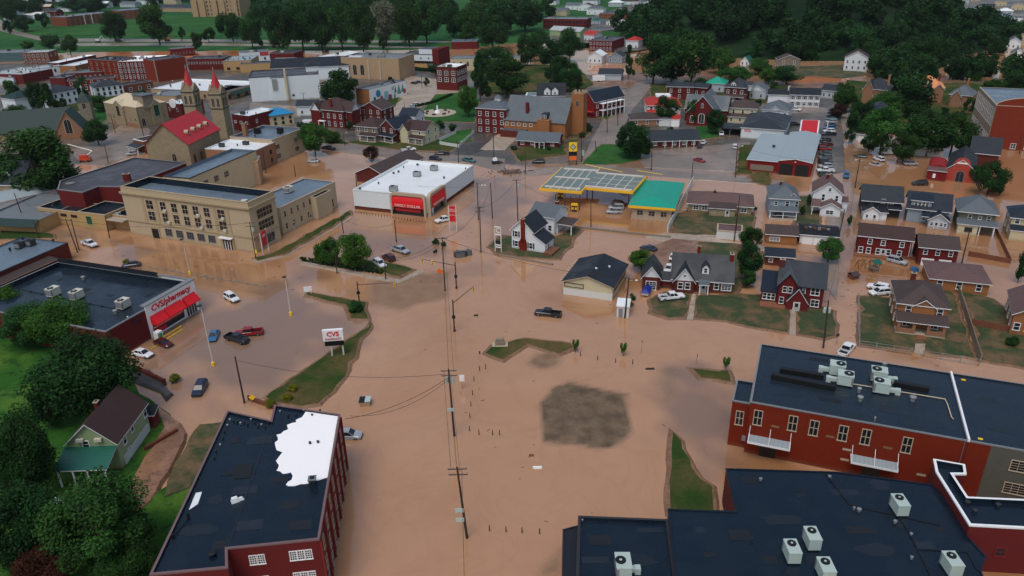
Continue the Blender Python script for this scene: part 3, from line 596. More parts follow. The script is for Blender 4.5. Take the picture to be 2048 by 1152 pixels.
# hillside at the lower left
patch('hillside',[(-700,640),(0,632),(60,655),(150,715),(250,760),(270,790),(330,830),(345,860),(318,905),(300,1000),(400,940),(455,900),(400,1040),(300,1190),(-100,1250),(-700,1200)],.45,'g_slope',jit=.6,step=3,skirt=1.4)
patch('hill_road',[(-60,655),(0,652),(60,672),(150,722),(240,755),(325,785),(335,800),(345,790),(300,745),(240,735),(130,690),(40,650),(-60,630)],.6,'g_dark',jit=.3,step=3,skirt=.5)
patch('driveway',[(318,815),(360,850),(372,872),(345,930),(300,1010),(255,1060),(235,1040),(270,960),(310,900),(330,860)],.62,'g_mud',jit=.4,step=2,skirt=.5)
patch('dirt_yard',[(400,855),(450,850),(455,900),(380,980),(330,1000),(350,930)],.64,'g_mud_lawn',jit=.4,step=2,skirt=.5)
for pts in [[(1384,590),(1392,591),(1386,642),(1373,642)],[(1581,612),(1591,612),(1591,672),(1578,670)],[(1830,690),(1850,690),(1848,712),(1828,708)]]:
    patch('garden_path',pts,.3,'g_conc',jit=.05,skirt=.1)
patch('pavement',[(505,520),(515,527),(575,512),(700,440),(704,432),(660,462),(570,513)],.18,'g_conc',jit=.1,skirt=.2)
patch('pavement',[(600,530),(640,536),(770,562),(800,566),(850,545),(845,540),(800,560),(770,556),(640,530),(604,524)],.16,'g_conc',jit=.1,skirt=.2)
# ---------------- trees ----------------
def crown_mesh(key,nb,nl,ls,seed,mat_,shape='round'):
    r=random.Random(seed); blobs=[]
    for i in range(nb):
        if shape=='cone':
            z=r.uniform(-.95,.9); rr=(.95-z)*.45*r.uniform(.5,1); a=r.uniform(0,6.28); blobs.append((math.cos(a)*rr,math.sin(a)*rr,z,r.uniform(.16,.3)))
        else:
            while 1:
                p=Vector((r.uniform(-1,1),r.uniform(-1,1),r.uniform(-1,1)))
                if .25<p.length<1: break
            p=p.normalized()*(p.length**.45)*.74; blobs.append((p.x,p.y,p.z,r.uniform(.24,.42)))
    N=nl; V=np.zeros((N*4,3),np.float32); C=np.zeros(N*4,np.float32)
    for i in range(N):
        bx,by,bz,br=blobs[r.randrange(len(blobs))]
        d=Vector((r.gauss(0,1),r.gauss(0,1),r.gauss(0,1))).normalized(); q=br*(r.random()**.33)*(1.0 if r.random()<.93 else 1.25)
        c=Vector((bx,by,bz))+d*q; n=(d*.6+Vector((r.gauss(0,.6),r.gauss(0,.6),r.gauss(.35,.6)))).normalized()
        a=n.orthogonal().normalized(); a.rotate(Matrix.Rotation(r.uniform(0,6.28),3,n)); b_=n.cross(a); s1=ls*r.uniform(.5,1.3); s2=s1*r.uniform(.45,.8)
        for k,(u,v) in enumerate(((-1,0),(0,-1),(1,0),(0,1))): V[i*4+k]=c+a*u*s1+b_*v*s2
        C[i*4:i*4+4]=max(0,min(1,.5*r.random()+.5*(.5+.5*math.sin(bx*9+by*7+bz*5))))
    me=bpy.data.meshes.new('crown'); me.vertices.add(N*4); me.vertices.foreach_set('co',V.ravel()); me.loops.add(N*4); me.loops.foreach_set('vertex_index',np.arange(N*4,dtype=np.int32)); me.polygons.add(N); me.polygons.foreach_set('loop_start',np.arange(0,N*4,4,dtype=np.int32)); me.update(calc_edges=True)
    a=me.attributes.new('lf','FLOAT','POINT'); a.data.foreach_set('value',C); me.materials.append(MATS[mat_]); return me
CR_={}
def crown(kind,lod,k):
    key=(kind,lod,k)
    if key not in CR_:
        nb,nl,ls={'near':(40,34000,.030),'mid':(24,11000,.046),'far':(16,3200,.078)}[lod]
        mt={'a':'leaf_a','b':'leaf_b','c':'leaf_c','y':'leaf_y','r':'leaf_r','cone':'leaf_b','p':'leaf_p'}[kind]
        CR_[key]=crown_mesh(key,nb,nl,ls,hash((kind=='a',lod=='mid',k,kind=='b'))%999+k,mt,'cone' if kind=='cone' else 'round')
    return CR_[key]
TK={}
def trunk_mesh(k):
    if k in TK: return TK[k]
    r=random.Random(k); b=MB(); p=Vector((0,0,-.3)); rad=.075
    for i in range(4):
        q=p+Vector((r.uniform(-.05,.05),r.uniform(-.05,.05),.35)); b.cyl(p,q,rad,rad*.8,7); p=q; rad*=.8
        for j in range(2 if i else 0):
            a=r.uniform(0,6.28); e=q+Vector((math.cos(a)*.55,math.sin(a)*.55,r.uniform(.35,.6))); mid=q.lerp(e,.5)+Vector((0,0,-.05)); b.cyl(q,mid,rad*.6,rad*.42,5); b.cyl(mid,e,rad*.42,rad*.15,5)
    o=b.obj('trunk','bark'); me=o.data; bpy.data.objects.remove(o); TK[k]=me; return me
_tk=[0]
def tree(cx,cy,rx,ry,label,kind='a',group=None,name='tree',base=0,trunk=.25,cat='tree',zc=None):
    "cx,cy crown centre in photo pixels, rx,ry crown half size in pixels"
    h=8.0
    for _ in range(4):
        s=scl(at(cx,cy,base+h)); r=rx/s; rz=ry/s; h=rz*(1+trunk) if zc is None else zc
    p=at(cx,cy,base+h); p.z=base
    lod='near' if s*1.0>9.6 and rx>38 else ('mid' if rx>17 else 'far'); _tk[0]+=1
    root=empty(name,p,rnd.uniform(0,6.28),label,cat,group)
    place(crown(kind,lod,_tk[0]%3 if lod!='near' else _tk[0]%2),'crown',root,(0,0,h),0,(r,r,rz))
    if trunk>0: place(trunk_mesh(_tk[0]%3),'trunk',root,(0,0,0),0,(r*.8,r*.8,h))
    return root
def shrub(px,py,r,label,kind='a',group=None,h=None,base=.2,name='shrub'):
    p=at(px,py,base); s=scl(p); R=r/s; hh=(h or R*.8); root=empty(name,p,rnd.uniform(0,6),label,'shrub',group)
    place(crown(kind,'mid' if r>9 else 'far',_tk[0]%3),'foliage',root,(0,0,hh*.75),0,(R,R,hh)); _tk[0]+=1; return root
# ---------------- poles and wires ----------------
VM_={}
def pole(top,bot,label,arms=1,tr=0,lamp=0,r=.17,base=0,cat='utility pole',group='utility poles',name='utility_pole',mt='pole_wood',lean=True,armang=None):
    a=at(bot[0],bot[1],base); best=None
    for i in range(20,220):
        z=i*.1; q=at(top[0],top[1],base+z); d=(q-a).to_2d().length
        if best is None or d<best[0]: best=(d,z,q)
    h=best[1]; tp=best[2] if lean and best[0]<1.5 else Vector((a.x,a.y,base+h)); off=tp-Vector((a.x,a.y,base))
    root=empty(name,(a.x,a.y,base),0,label,cat,group); sh=MB(); sh.cyl((0,0,-1),(off.x,off.y,h),r,r*.62,8).obj('shaft',mt,root)
    ang=armang if armang is not None else 0; c,s_=math.cos(ang),math.sin(ang)
    for k in range(arms):
        z=h-.35-k*.9; f=z/h; b=MB(); w=1.25
        b.cyl((off.x*f-c*w,off.y*f-s_*w,z),(off.x*f+c*w,off.y*f+s_*w,z),.07,.07,4)
        arm=b.obj('crossarm',mt,root)
        if 'ins' not in VM_: o_=MB().cyl((0,0,0),(0,0,.25),.06,.05,6).obj('insulator','trim_grey'); VM_['ins']=o_.data; bpy.data.objects.remove(o_)
        for u in(-1,-.5,.5,1): place(VM_['ins'],'insulator',arm,(off.x*f+c*w*u*.95,off.y*f+s_*w*u*.95,z+.05))
    for k in range(tr):
        an=2.1*k+.4; f=(h-2.2)/h; MB().cyl((off.x*f+math.cos(an)*.5,off.y*f+math.sin(an)*.5,h-2.7),(off.x*f+math.cos(an)*.5,off.y*f+math.sin(an)*.5,h-1.7),.27,.27,10).obj('transformer','ac_green',root)
    if lamp:
        b=MB(); b.cyl((off.x*.9,off.y*.9,h*.92),(off.x+1.6*lamp,off.y-.6,h*.97),.04,.04,5); b.obj('lamp_arm','galv',root); q=MB(); q.frus((off.x+1.5*lamp-.3,off.x+1.5*lamp+.3,off.y-.75,off.y-.45,h*.95),(off.x+1.5*lamp-.2,off.x+1.5*lamp+.2,off.y-.7,off.y-.5,h*.95+.22)); q.obj('lamp_head','lamp_glass',root)
    root['h']=h; del root['h']
    return Vector((a.x+off.x,a.y+off.y,base+h))
def wire(a,b,label,sag=1.2,r=.035,n=14):
    q=MB(); L_=[]
    for i in range(n+1):
        t=i/n; p=a.lerp(b,t); p.z-=sag*4*t*(1-t); L_.append(p)
    o=a.copy()
    for i in range(n): q.cyl(L_[i]-o,L_[i+1]-o,r,r,4)
    return tag(q.obj('power_line','wire',loc=o),label,'power line','overhead wires')
def lamppost(top,bot,label,head=1):
    a=at(*bot,0); best=min(((at(top[0],top[1],z*.1)-a).to_2d().length,z*.1) for z in range(20,200)); h=best[1]
    root=empty('parking_light',(a.x,a.y,0),0,label,'street light','parking lot lights')
    MB().cyl((0,0,-.6),(0,0,h),.13,.09,8).obj('shaft','light_pole',root); MB().cyl((0,0,-.6),(0,0,.75),.36,.33,12).obj('base','sign_yellow',root)
    b=MB(); b.box(-.35,.35,-.9,-.2,h-.05,h+.15); b.box(-.05,.05,-.25,.1,h,h+.1); b.obj('lamp_head','trim_dark',root)
# ---------------- vehicles ----------------
CARCOL={'white':(225,228,232),'silver':(158,164,170),'black':(20,21,24),'dark':(38,42,50),'navy':(22,32,58),'blue':(40,104,150),'red':(140,16,24),'maroon':(74,14,20),'grey':(88,94,98),'green':(44,62,56),'teal':(70,112,118),'brown':(90,66,56),'orange':(196,60,30),'royal':(20,44,120)}
for k,c in CARCOL.items():
    m=S('paint_'+k,c,.28,.03); m.node_tree.nodes['Principled BSDF'].inputs['Coat Weight'].default_value=.5
mat('car_glass',(.015,.02,.025),.05,.1)
VM={}
def loft(b,st,m=0):
    "st: list of (x, halfwidth, zbottom, zshoulder, ztop, top halfwidth)"
    rings=[]
    for x,w,z0,zs,zt,tw in st:
        i=len(b.v); b.v+=[(x,-w*.92,z0),(x,-w,z0+.18),(x,-w,zs),(x,-tw,zt),(x,tw,zt),(x,w,zs),(x,w,z0+.18),(x,w*.92,z0)]; rings.append(i)
    for a,c in zip(rings,rings[1:]):
        for k in range(8): b.f.append((a+k,c+k,c+(k+1)%8,a+(k+1)%8)); b.m.append(m)
    b.f.append(tuple(rings[0]+k for k in range(8))); b.m.append(m); b.f.append(tuple(rings[-1]+k for k in range(7,-1,-1))); b.m.append(m)
def cab(b,g,x,w,z,pil=True):
    "x: (rear bottom, rear top, front top, front bottom); greenhouse of glass with a roof and pillars"
    (a0,a1,a2,a3),(wb,wt),(z0,z1)=x,w,z
    P=lambda xx,ww,zz,s:(xx,s*ww,zz)
    B_=[P(a0,wb,z0,-1),P(a3,wb,z0,-1),P(a3,wb,z0,1),P(a0,wb,z0,1)]; T=[P(a1,wt,z1,-1),P(a2,wt,z1,-1),P(a2,wt,z1,1),P(a1,wt,z1,1)]
    for i in range(4): g.face([B_[i],B_[(i+1)%4],T[(i+1)%4],T[i]])
    b.box(a1-.04,a2+.04,-wt-.02,wt+.02,z1-.03,z1+.05)
    for s in(-1,1):
        for (p,q) in ((a0,a1),(a3,a2),((a0*.45+a3*.55),(a1*.45+a2*.55))): b.cyl((p,s*wb,z0),(q,s*wt,z1),.055,.05,4)
def car_mesh(kind):
    if kind in VM: return VM[kind]
    b=MB();g=MB();d=MB(); wheels=[]; lh=[];lt=[]
    if kind=='sedan':
        loft(b,[(-2.3,.72,.45,.72,.86,.66),(-2.15,.84,.3,.78,.93,.74),(-1.3,.9,.26,.82,.98,.78),(.9,.9,.26,.8,.95,.76),(1.9,.86,.28,.7,.82,.68),(2.25,.74,.35,.6,.68,.6)])
        cab(b,g,(-1.75,-1.05,.25,1.05),(.78,.6),(.93,1.42)); wheels=[-1.4,1.42]; hw=.9; lh=(2.12,.62,.6);lt=(-2.26,.62,.74)
    elif kind=='suv':
        loft(b,[(-2.35,.8,.5,.95,1.05,.78),(-2.25,.88,.35,1.0,1.1,.82),(-1.2,.93,.32,1.0,1.12,.84),(1.0,.93,.32,.98,1.1,.82),(2.0,.9,.34,.88,1.0,.76),(2.35,.8,.42,.78,.86,.7)])
        cab(b,g,(-2.28,-1.95,.35,1.15),(.84,.68),(1.08,1.68)); wheels=[-1.4,1.45]; hw=.93; lh=(2.22,.66,.78);lt=(-2.32,.72,1.0)
        b.box(-1.7,.1,-.62,-.58,1.74,1.79);b.box(-1.7,.1,.58,.62,1.74,1.79)
    elif kind=='pickup':
        loft(b,[(-.75,.95,.45,1.0,1.12,.86),(1.3,.96,.42,1.0,1.12,.86),(2.5,.93,.44,.98,1.1,.8),(2.9,.84,.5,.9,.98,.76)])
        b.box(-2.9,-.75,-.95,-.82,.45,1.15);b.box(-2.9,-.75,.82,.95,.45,1.15);b.box(-2.9,-2.78,-.82,.82,.45,1.15);b.box(-2.78,-.75,-.82,.82,.45,.62); d.box(-2.77,-.8,-.81,.81,.62,.66)
        cab(b,g,(-.8,-.62,.75,1.35),(.86,.7),(1.1,1.75)); wheels=[-1.9,1.95]; hw=.96; lh=(2.8,.7,.85);lt=(-2.92,.86,.9)
    elif kind=='van':
        loft(b,[(-2.9,.95,.4,1.9,2.35,.85),(-2.8,1.0,.32,1.95,2.45,.88),(1.2,1.0,.32,1.95,2.45,.88),(1.9,.98,.34,1.3,1.6,.8),(2.5,.95,.36,1.05,1.2,.8),(2.9,.85,.45,.85,.95,.75)])
        g.face([(1.93,-.8,1.62),(1.93,.8,1.62),(1.27,.82,2.36),(1.27,-.82,2.36)]); 
        for s in(-1,1): g.box(.5,1.5,s*1.0-.02,s*1.0+.02,1.35,1.9)
        wheels=[-1.9,1.9]; hw=1.0; lh=(2.82,.7,.8);lt=(-2.92,.85,1.3)
    q=MB()
    q.box(lh[0]-.1,lh[0]+.06,-lh[1]-.12,-lh[1]+.16,lh[2]-.1,lh[2]+.1)
    r2=MB(); r2.box(lh[0]-.1,lh[0]+.06,lh[1]-.16,lh[1]+.12,lh[2]-.1,lh[2]+.1)
    t1=MB(); t1.box(lt[0]-.03,lt[0]+.1,-lt[1]-.08,-lt[1]+.1,lt[2]-.14,lt[2]+.12)
    t2=MB(); t2.box(lt[0]-.03,lt[0]+.1,lt[1]-.1,lt[1]+.08,lt[2]-.14,lt[2]+.12)
    bm=MB(); fx=lh[0]+.12; bm.box(fx-.25,fx+.04,-.8,.8,.38,.56); bm2=MB().box(lt[0]-.08,lt[0]+.1,-.8,.8,.38,.56); gr_=MB().box(lh[0]-.02,lh[0]+.07,-.42,.42,lh[2]-.14,lh[2]+.06)
    W_=[]
    wr=.4 if kind in('pickup','van') else .34
    for x in wheels:
        for s in(-1,1):
            k=MB(); k.cyl((x,s*(hw-.22),wr),(x,s*(hw+.015),wr),wr,wr,14,0); k.cyl((x,s*(hw+.015),wr),(x,s*(hw+.03),wr),wr*.6,wr*.55,10,1); W_.append(k)
    mk=lambda bb,n_,mt:bb.obj(n_,mt)
    out=[]
    for bb,n_,mt in [(b,'body','paint_white'),(g,'windows','car_glass'),(q,'headlight','lamp_glass'),(r2,'headlight','lamp_glass'),(t1,'taillight','tail_red'),(t2,'taillight','tail_red'),(bm,'bumper','metal_dark'),(bm2,'bumper','metal_dark'),(gr_,'grille','black')]+([(d,'cargo_bed','black')] if d.f else [])+[(k,'wheel',('tyre','rim')) for k in W_]:
        o=bb.obj(n_,mt); out.append((n_,o.data)); bpy.data.objects.remove(o)
    VM[kind]=out; return out
def car(px,py,hx,hy,kind,colr,label,z=0,group=None,roll=0,base=None):
    "px,py: car centre in the photo; hx,hy: direction of its front in photo pixels"
    p=at(px,py,.7 if kind!='van' else 1.2); q=at(px+hx,py+hy,.7 if kind!='van' else 1.2); a=math.atan2(q.y-p.y,q.x-p.x)
    nm={'sedan':'sedan_car','suv':'suv_car','pickup':'pickup_truck','van':'van'}[kind]; cat={'sedan':'car','suv':'suv','pickup':'pickup truck','van':'van'}[kind]
    root=empty(nm,(p.x,p.y,z),a,label,cat,group or 'cars and trucks caught in the flood')
    if roll: root.rotation_euler.x=roll
    for n_,me in car_mesh(kind):
        o=place(me,n_,root)
        if n_=='body': o.material_slots[0].link='OBJECT'; o.material_slots[0].material=MATS['paint_'+colr]
    return root
# ================= lower half of the photo: the big buildings =================
# --- three-storey cream school ---
b=B('school_building','three storey cream stone public building with rows of tall windows','building',(239.7,373.6,14),(495,406,14),(543,382,14),14)
W,D=b.W,b.D
b.flat(b.rect(),14,'cream_block','mem_blue','trim_stone',par=1.7,th=.5,z0=-1,inner='mem_navy')
q=b.p('cornice','trim_stone'); q.box(-.45,W+.45,-.45,-.02,12.2,12.7); q.box(W+.02,W+.45,-.02,D,12.2,12.7); q.box(-.2,W+.2,-.2,-.02,11.8,12.0); q.box(-.18,W+.18,-.18,-.02,4.1,4.5); q.box(W+.02,W+.18,-.02,D,4.1,4.5)
for f in (.165,.275,.735,.835): b.p('pilaster','trim_stone','pil%d'%int(f*1000)).box(W*f-.45,W*f+.45,-.12,-.02,4.5,11.8)
for f in (.33,.42,.505,.59,.675):
    for z in (8.6,5.3): b.win('F',W*f,z,1.9,2.5,'2','trim_tan')
    b.win('F',W*f,1.3,2.3,1.9,'g','trim_grey')
for f in (.22,.785):
    for z in (8.6,5.3): b.win('F',W*f,z,2.4,2.5,'2','trim_tan')
for z in (8.7,5.4): b.wg('R',5,[z],1.1,2.4,'d','trim_stone',u0=3.2,u1=D-2.5)
b.wg('R',2,[1.2],3,2.2,'g','trim_grey',u0=5,u1=D-4)
q=b.p('doorway',('trim_stone','black','trim_white')); q.box(W*.22-1.6,W*.22+1.6,-.2,-.02,-.5,3.2,0); q.box(W*.22-1.2,W*.22+1.2,-.24,-.2,-.5,2.8,1)
q=b.p('entrance',('trim_stone','black','trim_white')); x=W*.80; q.box(x-2.2,x+2.2,-.3,-.02,-.5,3.6,0); q.box(x-1.5,x+1.5,-.34,-.3,-.5,2.9,1); q.box(x-2.1,x+2.1,-1.3,-.3,3.3,3.6,2)
for k in(-1,0,1): q.box(x+k*.9-.12,x+k*.9+.12,-.38,-.34,-.3,2.4,2)
for (f,z) in ((.345,8.5),(.61,8.5),(.80,8.5),(.36,5.2),(.62,5.1),(.80,5.2)): MB().box(-.45,.45,-.6,0,0,.6).obj('air_conditioner','ac_beige',b.root,loc=(W*f,-.1,z))
b.vent(W*.88,D*.45,12.3,.9,.6,'ac_beige'); b.done()
# --- auditorium wing, stair tower, red gym ---
b=B('school_wing','long cream wing with blue grey roof behind the three storey school','building',(330,356,11.5),(512,301,11.5),(463,298,11.5),11.5,lside=((325,353,11.5),(463,298,11.5))); W,D=b.W,b.D
b.flat(b.rect(),11.5,'cream','mem_blue','trim_dark',par=.8); b.wg('R',3,[7.3],.9,1.7,'s','trim_tan',u0=D*.2,u1=D*.5); b.done()
b=B('stair_tower','windowless tan stair tower beside the cream school wing','building',(480,374,0),(523,371,0),7,8.5); b.flat(b.rect(),8.5,'tan_plain','mem_grey','trim_tan',par=.3); b.p('buttress','tan_plain').box(b.W*.45,b.W*.6,-.4,-.02,-1,7.6); b.done()
b=B('brick_gymnasium','dark red brick gymnasium with a wide charcoal flat roof','building',(118,380,9),(250,375,9),(150,350,9),9)
pl=[b.loc(x,y,9) for x,y in ((115,379),(165,385),(197,373),(250,374),(300,354),(372,326),(270,315),(120,362))]; b.flat(pl,9,'brick_maroon','mem_char','trim_grey',par=.25); b.chim(*b.loc(255,360,9),8.7,11,'brick_maroon',2,1.2,parent='roof'); b.vent(*b.loc(140,366,9),8.75,1.4,.3); b.done()
b=B('yellow_brick_annex','low yellow brick annex with slit windows beside the red gymnasium','building',(74,415,4.6),(156,425,4.6),(125,400,4.6),4.6)
b.flat(b.rect(),4.6,'buff','mem_dark','trim_tan',par=.5,key='a'); b.wg('F',4,[3.0],2.2,.6,'b','trim_dark'); 
W2=b.W; b.flat([(W2+.02,-.3),(W2+10.5,-.3),(W2+10.5,10),(W2+.02,10)],4.9,'buff','mem_dark','trim_tan',par=.6,key='b'); b.flat([(W2+10.52,2.2),(W2+18.5,2.2),(W2+18.5,11),(W2+10.52,11)],4.2,'buff','mem_navy','trim_tan',par=.6,key='c')
b.win('F',W2+4,1.6,1.8,2.2,'g','trim_green',v=-.3); b.p('canopy','conc').box(W2+10.7,W2+17,-.5,2.1,3.4,3.7); b.ac(W2+11.5,3.5,3.7,1,1,.9); b.done()
b=B('awning_shop','low grey roofed shop with a dark green awning along the street','building',(-40,437,3.8),(78,442,3.8),(88,391,3.8),4)
b.flat(b.rect(),4,'buff','mem_grey','trim_grey',par=.4); b.shed('roof_dkgreen',-1,b.W,-2.4,-.05,2.6,4.1,'trim_dark','aw','awning'); b.ac(b.W*.72,b.D*.6,3.6,1.3,1.1,.9,'black'); b.vent(b.W*.55,b.D*.62,3.6,.5,.4); b.done()
b=B('long_shed','long low building with a pale metal roof behind the awning shop','building',(-60,418,4.2),(112,378,4.2),12,4.2); b.gab('white_wall','roof_metal',1.2,'u'); b.done()
b=B('navy_roof_house','stone house with steep navy roof and a white dormer behind the long pale shed','house',(-30,405,0),(52,408,0),13,6.5); b.gab('stone_tan','roof_navy',6,'u'); b.dormer(b.W*.62,2.0,6,2.2,8.2,1.5,1.2,'white_side','roof_navy'); b.wg('F',6,[1.5],.9,3,'d','trim_tan'); b.done()
# --- building with blue roof, lower left edge ---
b=B('lodge_building','dark brick one storey building with blue grey roof at the left edge of the photo','building',(-70,575,4.6),(136,486,4.6),(55,470,4.6),4.6); W,D=b.W,b.D
b.flat(b.rect(),4.6,'brick_dark','mem_blue','trim_dark',par=.2); b.shed('roof_brown',W*.1,W*.78,-3,-.05,2.9,3.4,'trim_tan','cn','canopy'); b.posts([W*(.12+.16*i) for i in range(5)],-2.8,3,'trim_dark',.15)
q=b.p('sign_panel',('sign_white','roof_metal')); q.box(W+.02,W+.12,D*.28,D*.62,1.8,4.1,0); q.box(W+.12,W+.14,D*.33,D*.57,2.1,2.7,1)
for k in ((40,495),(62,490)):
    x,y=b.loc(*k,4.6); b.ac(x,y,4.4,2,1.7,1.7,'metal_dark',fans=1)
for k in((20,500),(45,478),(107,483)): b.vent(*b.loc(*k,4.6),4.4,.35,.9,'black')
b.done()
# --- pharmacy ---
b=B('pharmacy_building','brick pharmacy with flat blue black roof, red awnings and red letters on a white front','building',(211,664,6.6),(385.6,565.6,6.6),(115,525,6.6),6.6); W,D=b.W,b.D
b.flat(b.rect(),6.6,'brick_maroon','mem_dark','trim_grey',par=1.0,th=.3,inner='mem_navy')
x0=b.loc(289,620,6.6)[0]; q=b.p('sign_front',('sign_white','trim_grey','roof_black')); q.box(x0,W+.15,-.25,-.02,-.8,7.3,0); q.box(x0-.1,W+.3,-.35,1.0,7.3,7.5,1); q.box(W-.02,W+.15,-.02,D*.22,5.2,7.3,0); q.box(W-.3,W+.2,1.0,D*.24,7.3,7.5,1); q.box(W-.12,W-.03,D*.24,D*.99,6.6,7.9,2)
L0=W-x0; b.text('CVS/pharmacy',x0+L0*.5,-.3,6.1,1.95,'letter_red',ext=.08,bold=.03,sx=.98)
for (c,w_) in ((.17,3.6),(.49,5.0),(.83,3.8)):
    MB().face([(-w_/2,-1.5,0),(w_/2,-1.5,0),(w_/2,0,1.6),(-w_/2,0,1.6)]).face([(-w_/2,-1.5,-.25),(w_/2,-1.5,-.25),(w_/2,-1.5,0),(-w_/2,-1.5,0)]).face([(-w_/2,-1.5,-.25),(-w_/2,-1.5,0),(-w_/2,0,1.6),(-w_/2,0,-.25)]).face([(w_/2,0,-.25),(w_/2,0,1.6),(w_/2,-1.5,0),(w_/2,-1.5,-.25)]).obj('awning','awning_red',b.root,loc=(x0+L0*c,-.28,3.2))
q=b.p('shop_window',('glass','sign_red','sign_white')); q.box(x0+.8,x0+L0*.68,-.33,-.25,.4,3.0,0); q.box(x0+1,x0+L0*.66,-.36,-.33,1.6,2.5,1); q.box(x0+1,x0+L0*.66,-.38,-.36,1.95,2.05,2); q.box(x0+1,x0+L0*.3,-.38,-.36,.6,1.4,1)
q=b.p('entrance',('sign_white','glass')); q.box(x0+L0*.72,x0+L0*.96,-.42,-.25,-.4,2.9,0)
for k in range(4): q.box(x0+L0*(.735+.055*k),x0+L0*(.775+.055*k),-.46,-.42,.1,2.4,1)
q=b.p('ice_chest',('sign_white','trim_green')); q.box(x0-.3,x0+1.1,-2.2,-1.0,-.5,1.7,0); q.box(x0-.1,x0+.9,-2.24,-2.2,.3,1.3,1)
q=b.p('ramp_rail','sign_yellow'); q.box(x0-1,x0+6,-2.6,-2.5,.2,.45); q.box(x0-4,x0+5,-3.8,-3.7,.1,.3)
for k in ((106,583),(153,589),(246,607)):
    x,y=b.loc(*k,6.6); b.ac(x,y,5.6,2.4,1.8,1.9,'ac_beige',rz=.0)
scuffs(b,[(70,600),(170,580),(270,640),(300,590),(120,560),(220,590),(330,570)],5.61,4)
for k,r in(((165,551),.5),((229,618),.5),((255,631),.25)): b.vent(*b.loc(*k,6.6),5.6,r,.9)
q=b.p('gas_pipe','black'); a=b.loc(36,571,6.6); c=b.loc(240,612,6.6); q.cyl((*a,5.72),(*c,5.72),.06,.06,4)
for i in range(9):
    f=i/8.5; q.box(a[0]+(c[0]-a[0])*f-.2,a[0]+(c[0]-a[0])*f+.2,a[1]+(c[1]-a[1])*f-.15,a[1]+(c[1]-a[1])*f+.15,5.6,5.78)
b.done()
# --- big brick mill building bottom left ---
b=B('brick_mill_building','large red brick building with black roof partly coated bright white at the bottom left','building',(454.3,1098,10),(638.3,1078.6,10),(680,829,10),10); W,D=b.W,b.D
pl=[b.loc(x,y,10) for x,y in ((300,1150),(455,1136),(454.3,1098),(638.3,1079),(680,829.5),(549.5,810.7),(542,842),(455,822))]
b.flat(pl,10,'brick_crimson','mem_navy','trim_mauve',par=.22,th=.25,cap=.1)
E=lambda i:(pl[i],pl[(i+1)%8])
ex=lambda i,u:(pl[i][0]+(pl[(i+1)%8][0]-pl[i][0])*u,pl[i][1]+(pl[(i+1)%8][1]-pl[i][1])*u)
L2=math.hypot(pl[3][0]-pl[2][0],pl[3][1]-pl[2][1]); L3=math.hypot(pl[4][0]-pl[3][0],pl[4][1]-pl[3][1])
for u in (.25,.34,.69,.775,.86):
    for z in (7.6,4.2,.9): b.win(E(2),L2*u,z-.3,.72,1.3,'g')
for i in range(7):
    for z in (6.8,3.6,.6): b.win(E(3),L3*(.08+.14*i),z,.75,1.9,'d','trim_tan')
d=Vector((pl[4][0]-pl[3][0],pl[4][1]-pl[3][1],0)).normalized(); nrm=Vector((d.y,-d.x,0))
for i in range(8):
    c=Vector((*ex(3,(i+.02)/7.05),0)); A=c+nrm*.02; b.p('downpipe','trim_red','dp%d'%i).prism([tuple(v[:2]) for v in (A-d*.09,A-d*.09+nrm*.2,A+d*.09+nrm*.2,A+d*.09)],-.8,9.6)
def poly_on(b,name,px,h,mt,t=.04):
    P=[b.loc(x,y,h) for x,y in px]
    if sum(P[i-1][0]*P[i][1]-P[i][0]*P[i-1][1] for i in range(len(P)))<0: P=P[::-1]
    return MB().prism(P,h-.02,h+t).obj(name,mt,b.root)
wp=[(612,822),(678,831),(655,955),(640,960),(612,968),(590,972),(572,970),(583,960),(582,945),(566,948),(553,941),(558,930),(552,922),(565,905),(553,900),(550,885),(556,878),(553,870),(568,862),(577,858),(574,850),(592,845),(596,838),(606,832)]
jr=random.Random(3); wp2=[]
for i,(x,y) in enumerate(wp):
    x2,y2=wp[(i+1)%len(wp)]; wp2.append((x,y))
    if i>1: wp2.append(((x+x2)/2+jr.uniform(-3,3),(y+y2)/2+jr.uniform(-2,2)))
poly_on(b,'white_roof_coating',wp2,9.82,'mem_bright')
poly_on(b,'torn_roof_hole',[(470,932),(508,925),(500,956),(468,958),(466,950),(441,953),(446,942),(468,941)],9.8,'black'); poly_on(b,'roof_puddle',[(392,986),(404,984),(396,1008),(378,1020),(386,1000)],9.8,'mem_white')
q=b.p('roof_ridge','trim_dark'); a=b.loc(545,840,9.9); c=b.loc(455,1098,9.9); dd=Vector((c[0]-a[0],c[1]-a[1],0)); q.cyl((a[0],a[1],9.82),(a[0]+dd.x,a[1]+dd.y,9.82),.05,.05,4)
x,y=b.loc(626,968,10); b.chim(x,y,9.7,10.9,'mem_dark',.9,.9,'mem_grey',parent='roof')
x,y=b.loc(470,1000,10); q=MB(); q.frus((-.5,.5,-.4,.4,0),(-.35,.3,-.3,.25,.6)); q.frus((.3,1.1,-.3,.2,0),(.4,.9,-.2,.1,.35)); q.obj('covered_vent','mem_white',b.root,loc=(x,y,9.8),rz=.4)
jr=random.Random(5)
for i in range(24):
    if i<12: px_,py_=460+i*7,838-3+jr.uniform(-4,8)+ (i*1.1)
    elif i<18: px_,py_=455-(i-12)*5+jr.uniform(-3,3),850+(i-12)*13
    else: px_,py_=560+(i-18)*16,818+jr.uniform(0,14)
    b.vent(*b.loc(px_,py_,10),9.8,.16,.35,'galv' if i%3==0 else 'black')
for k in ((620,886),(636,884)): b.vent(*b.loc(*k,10),9.86,.2,.4,'black')
x,y=b.loc(425,1108,10); b.vent(x,y,9.8,.5,.5,'black')
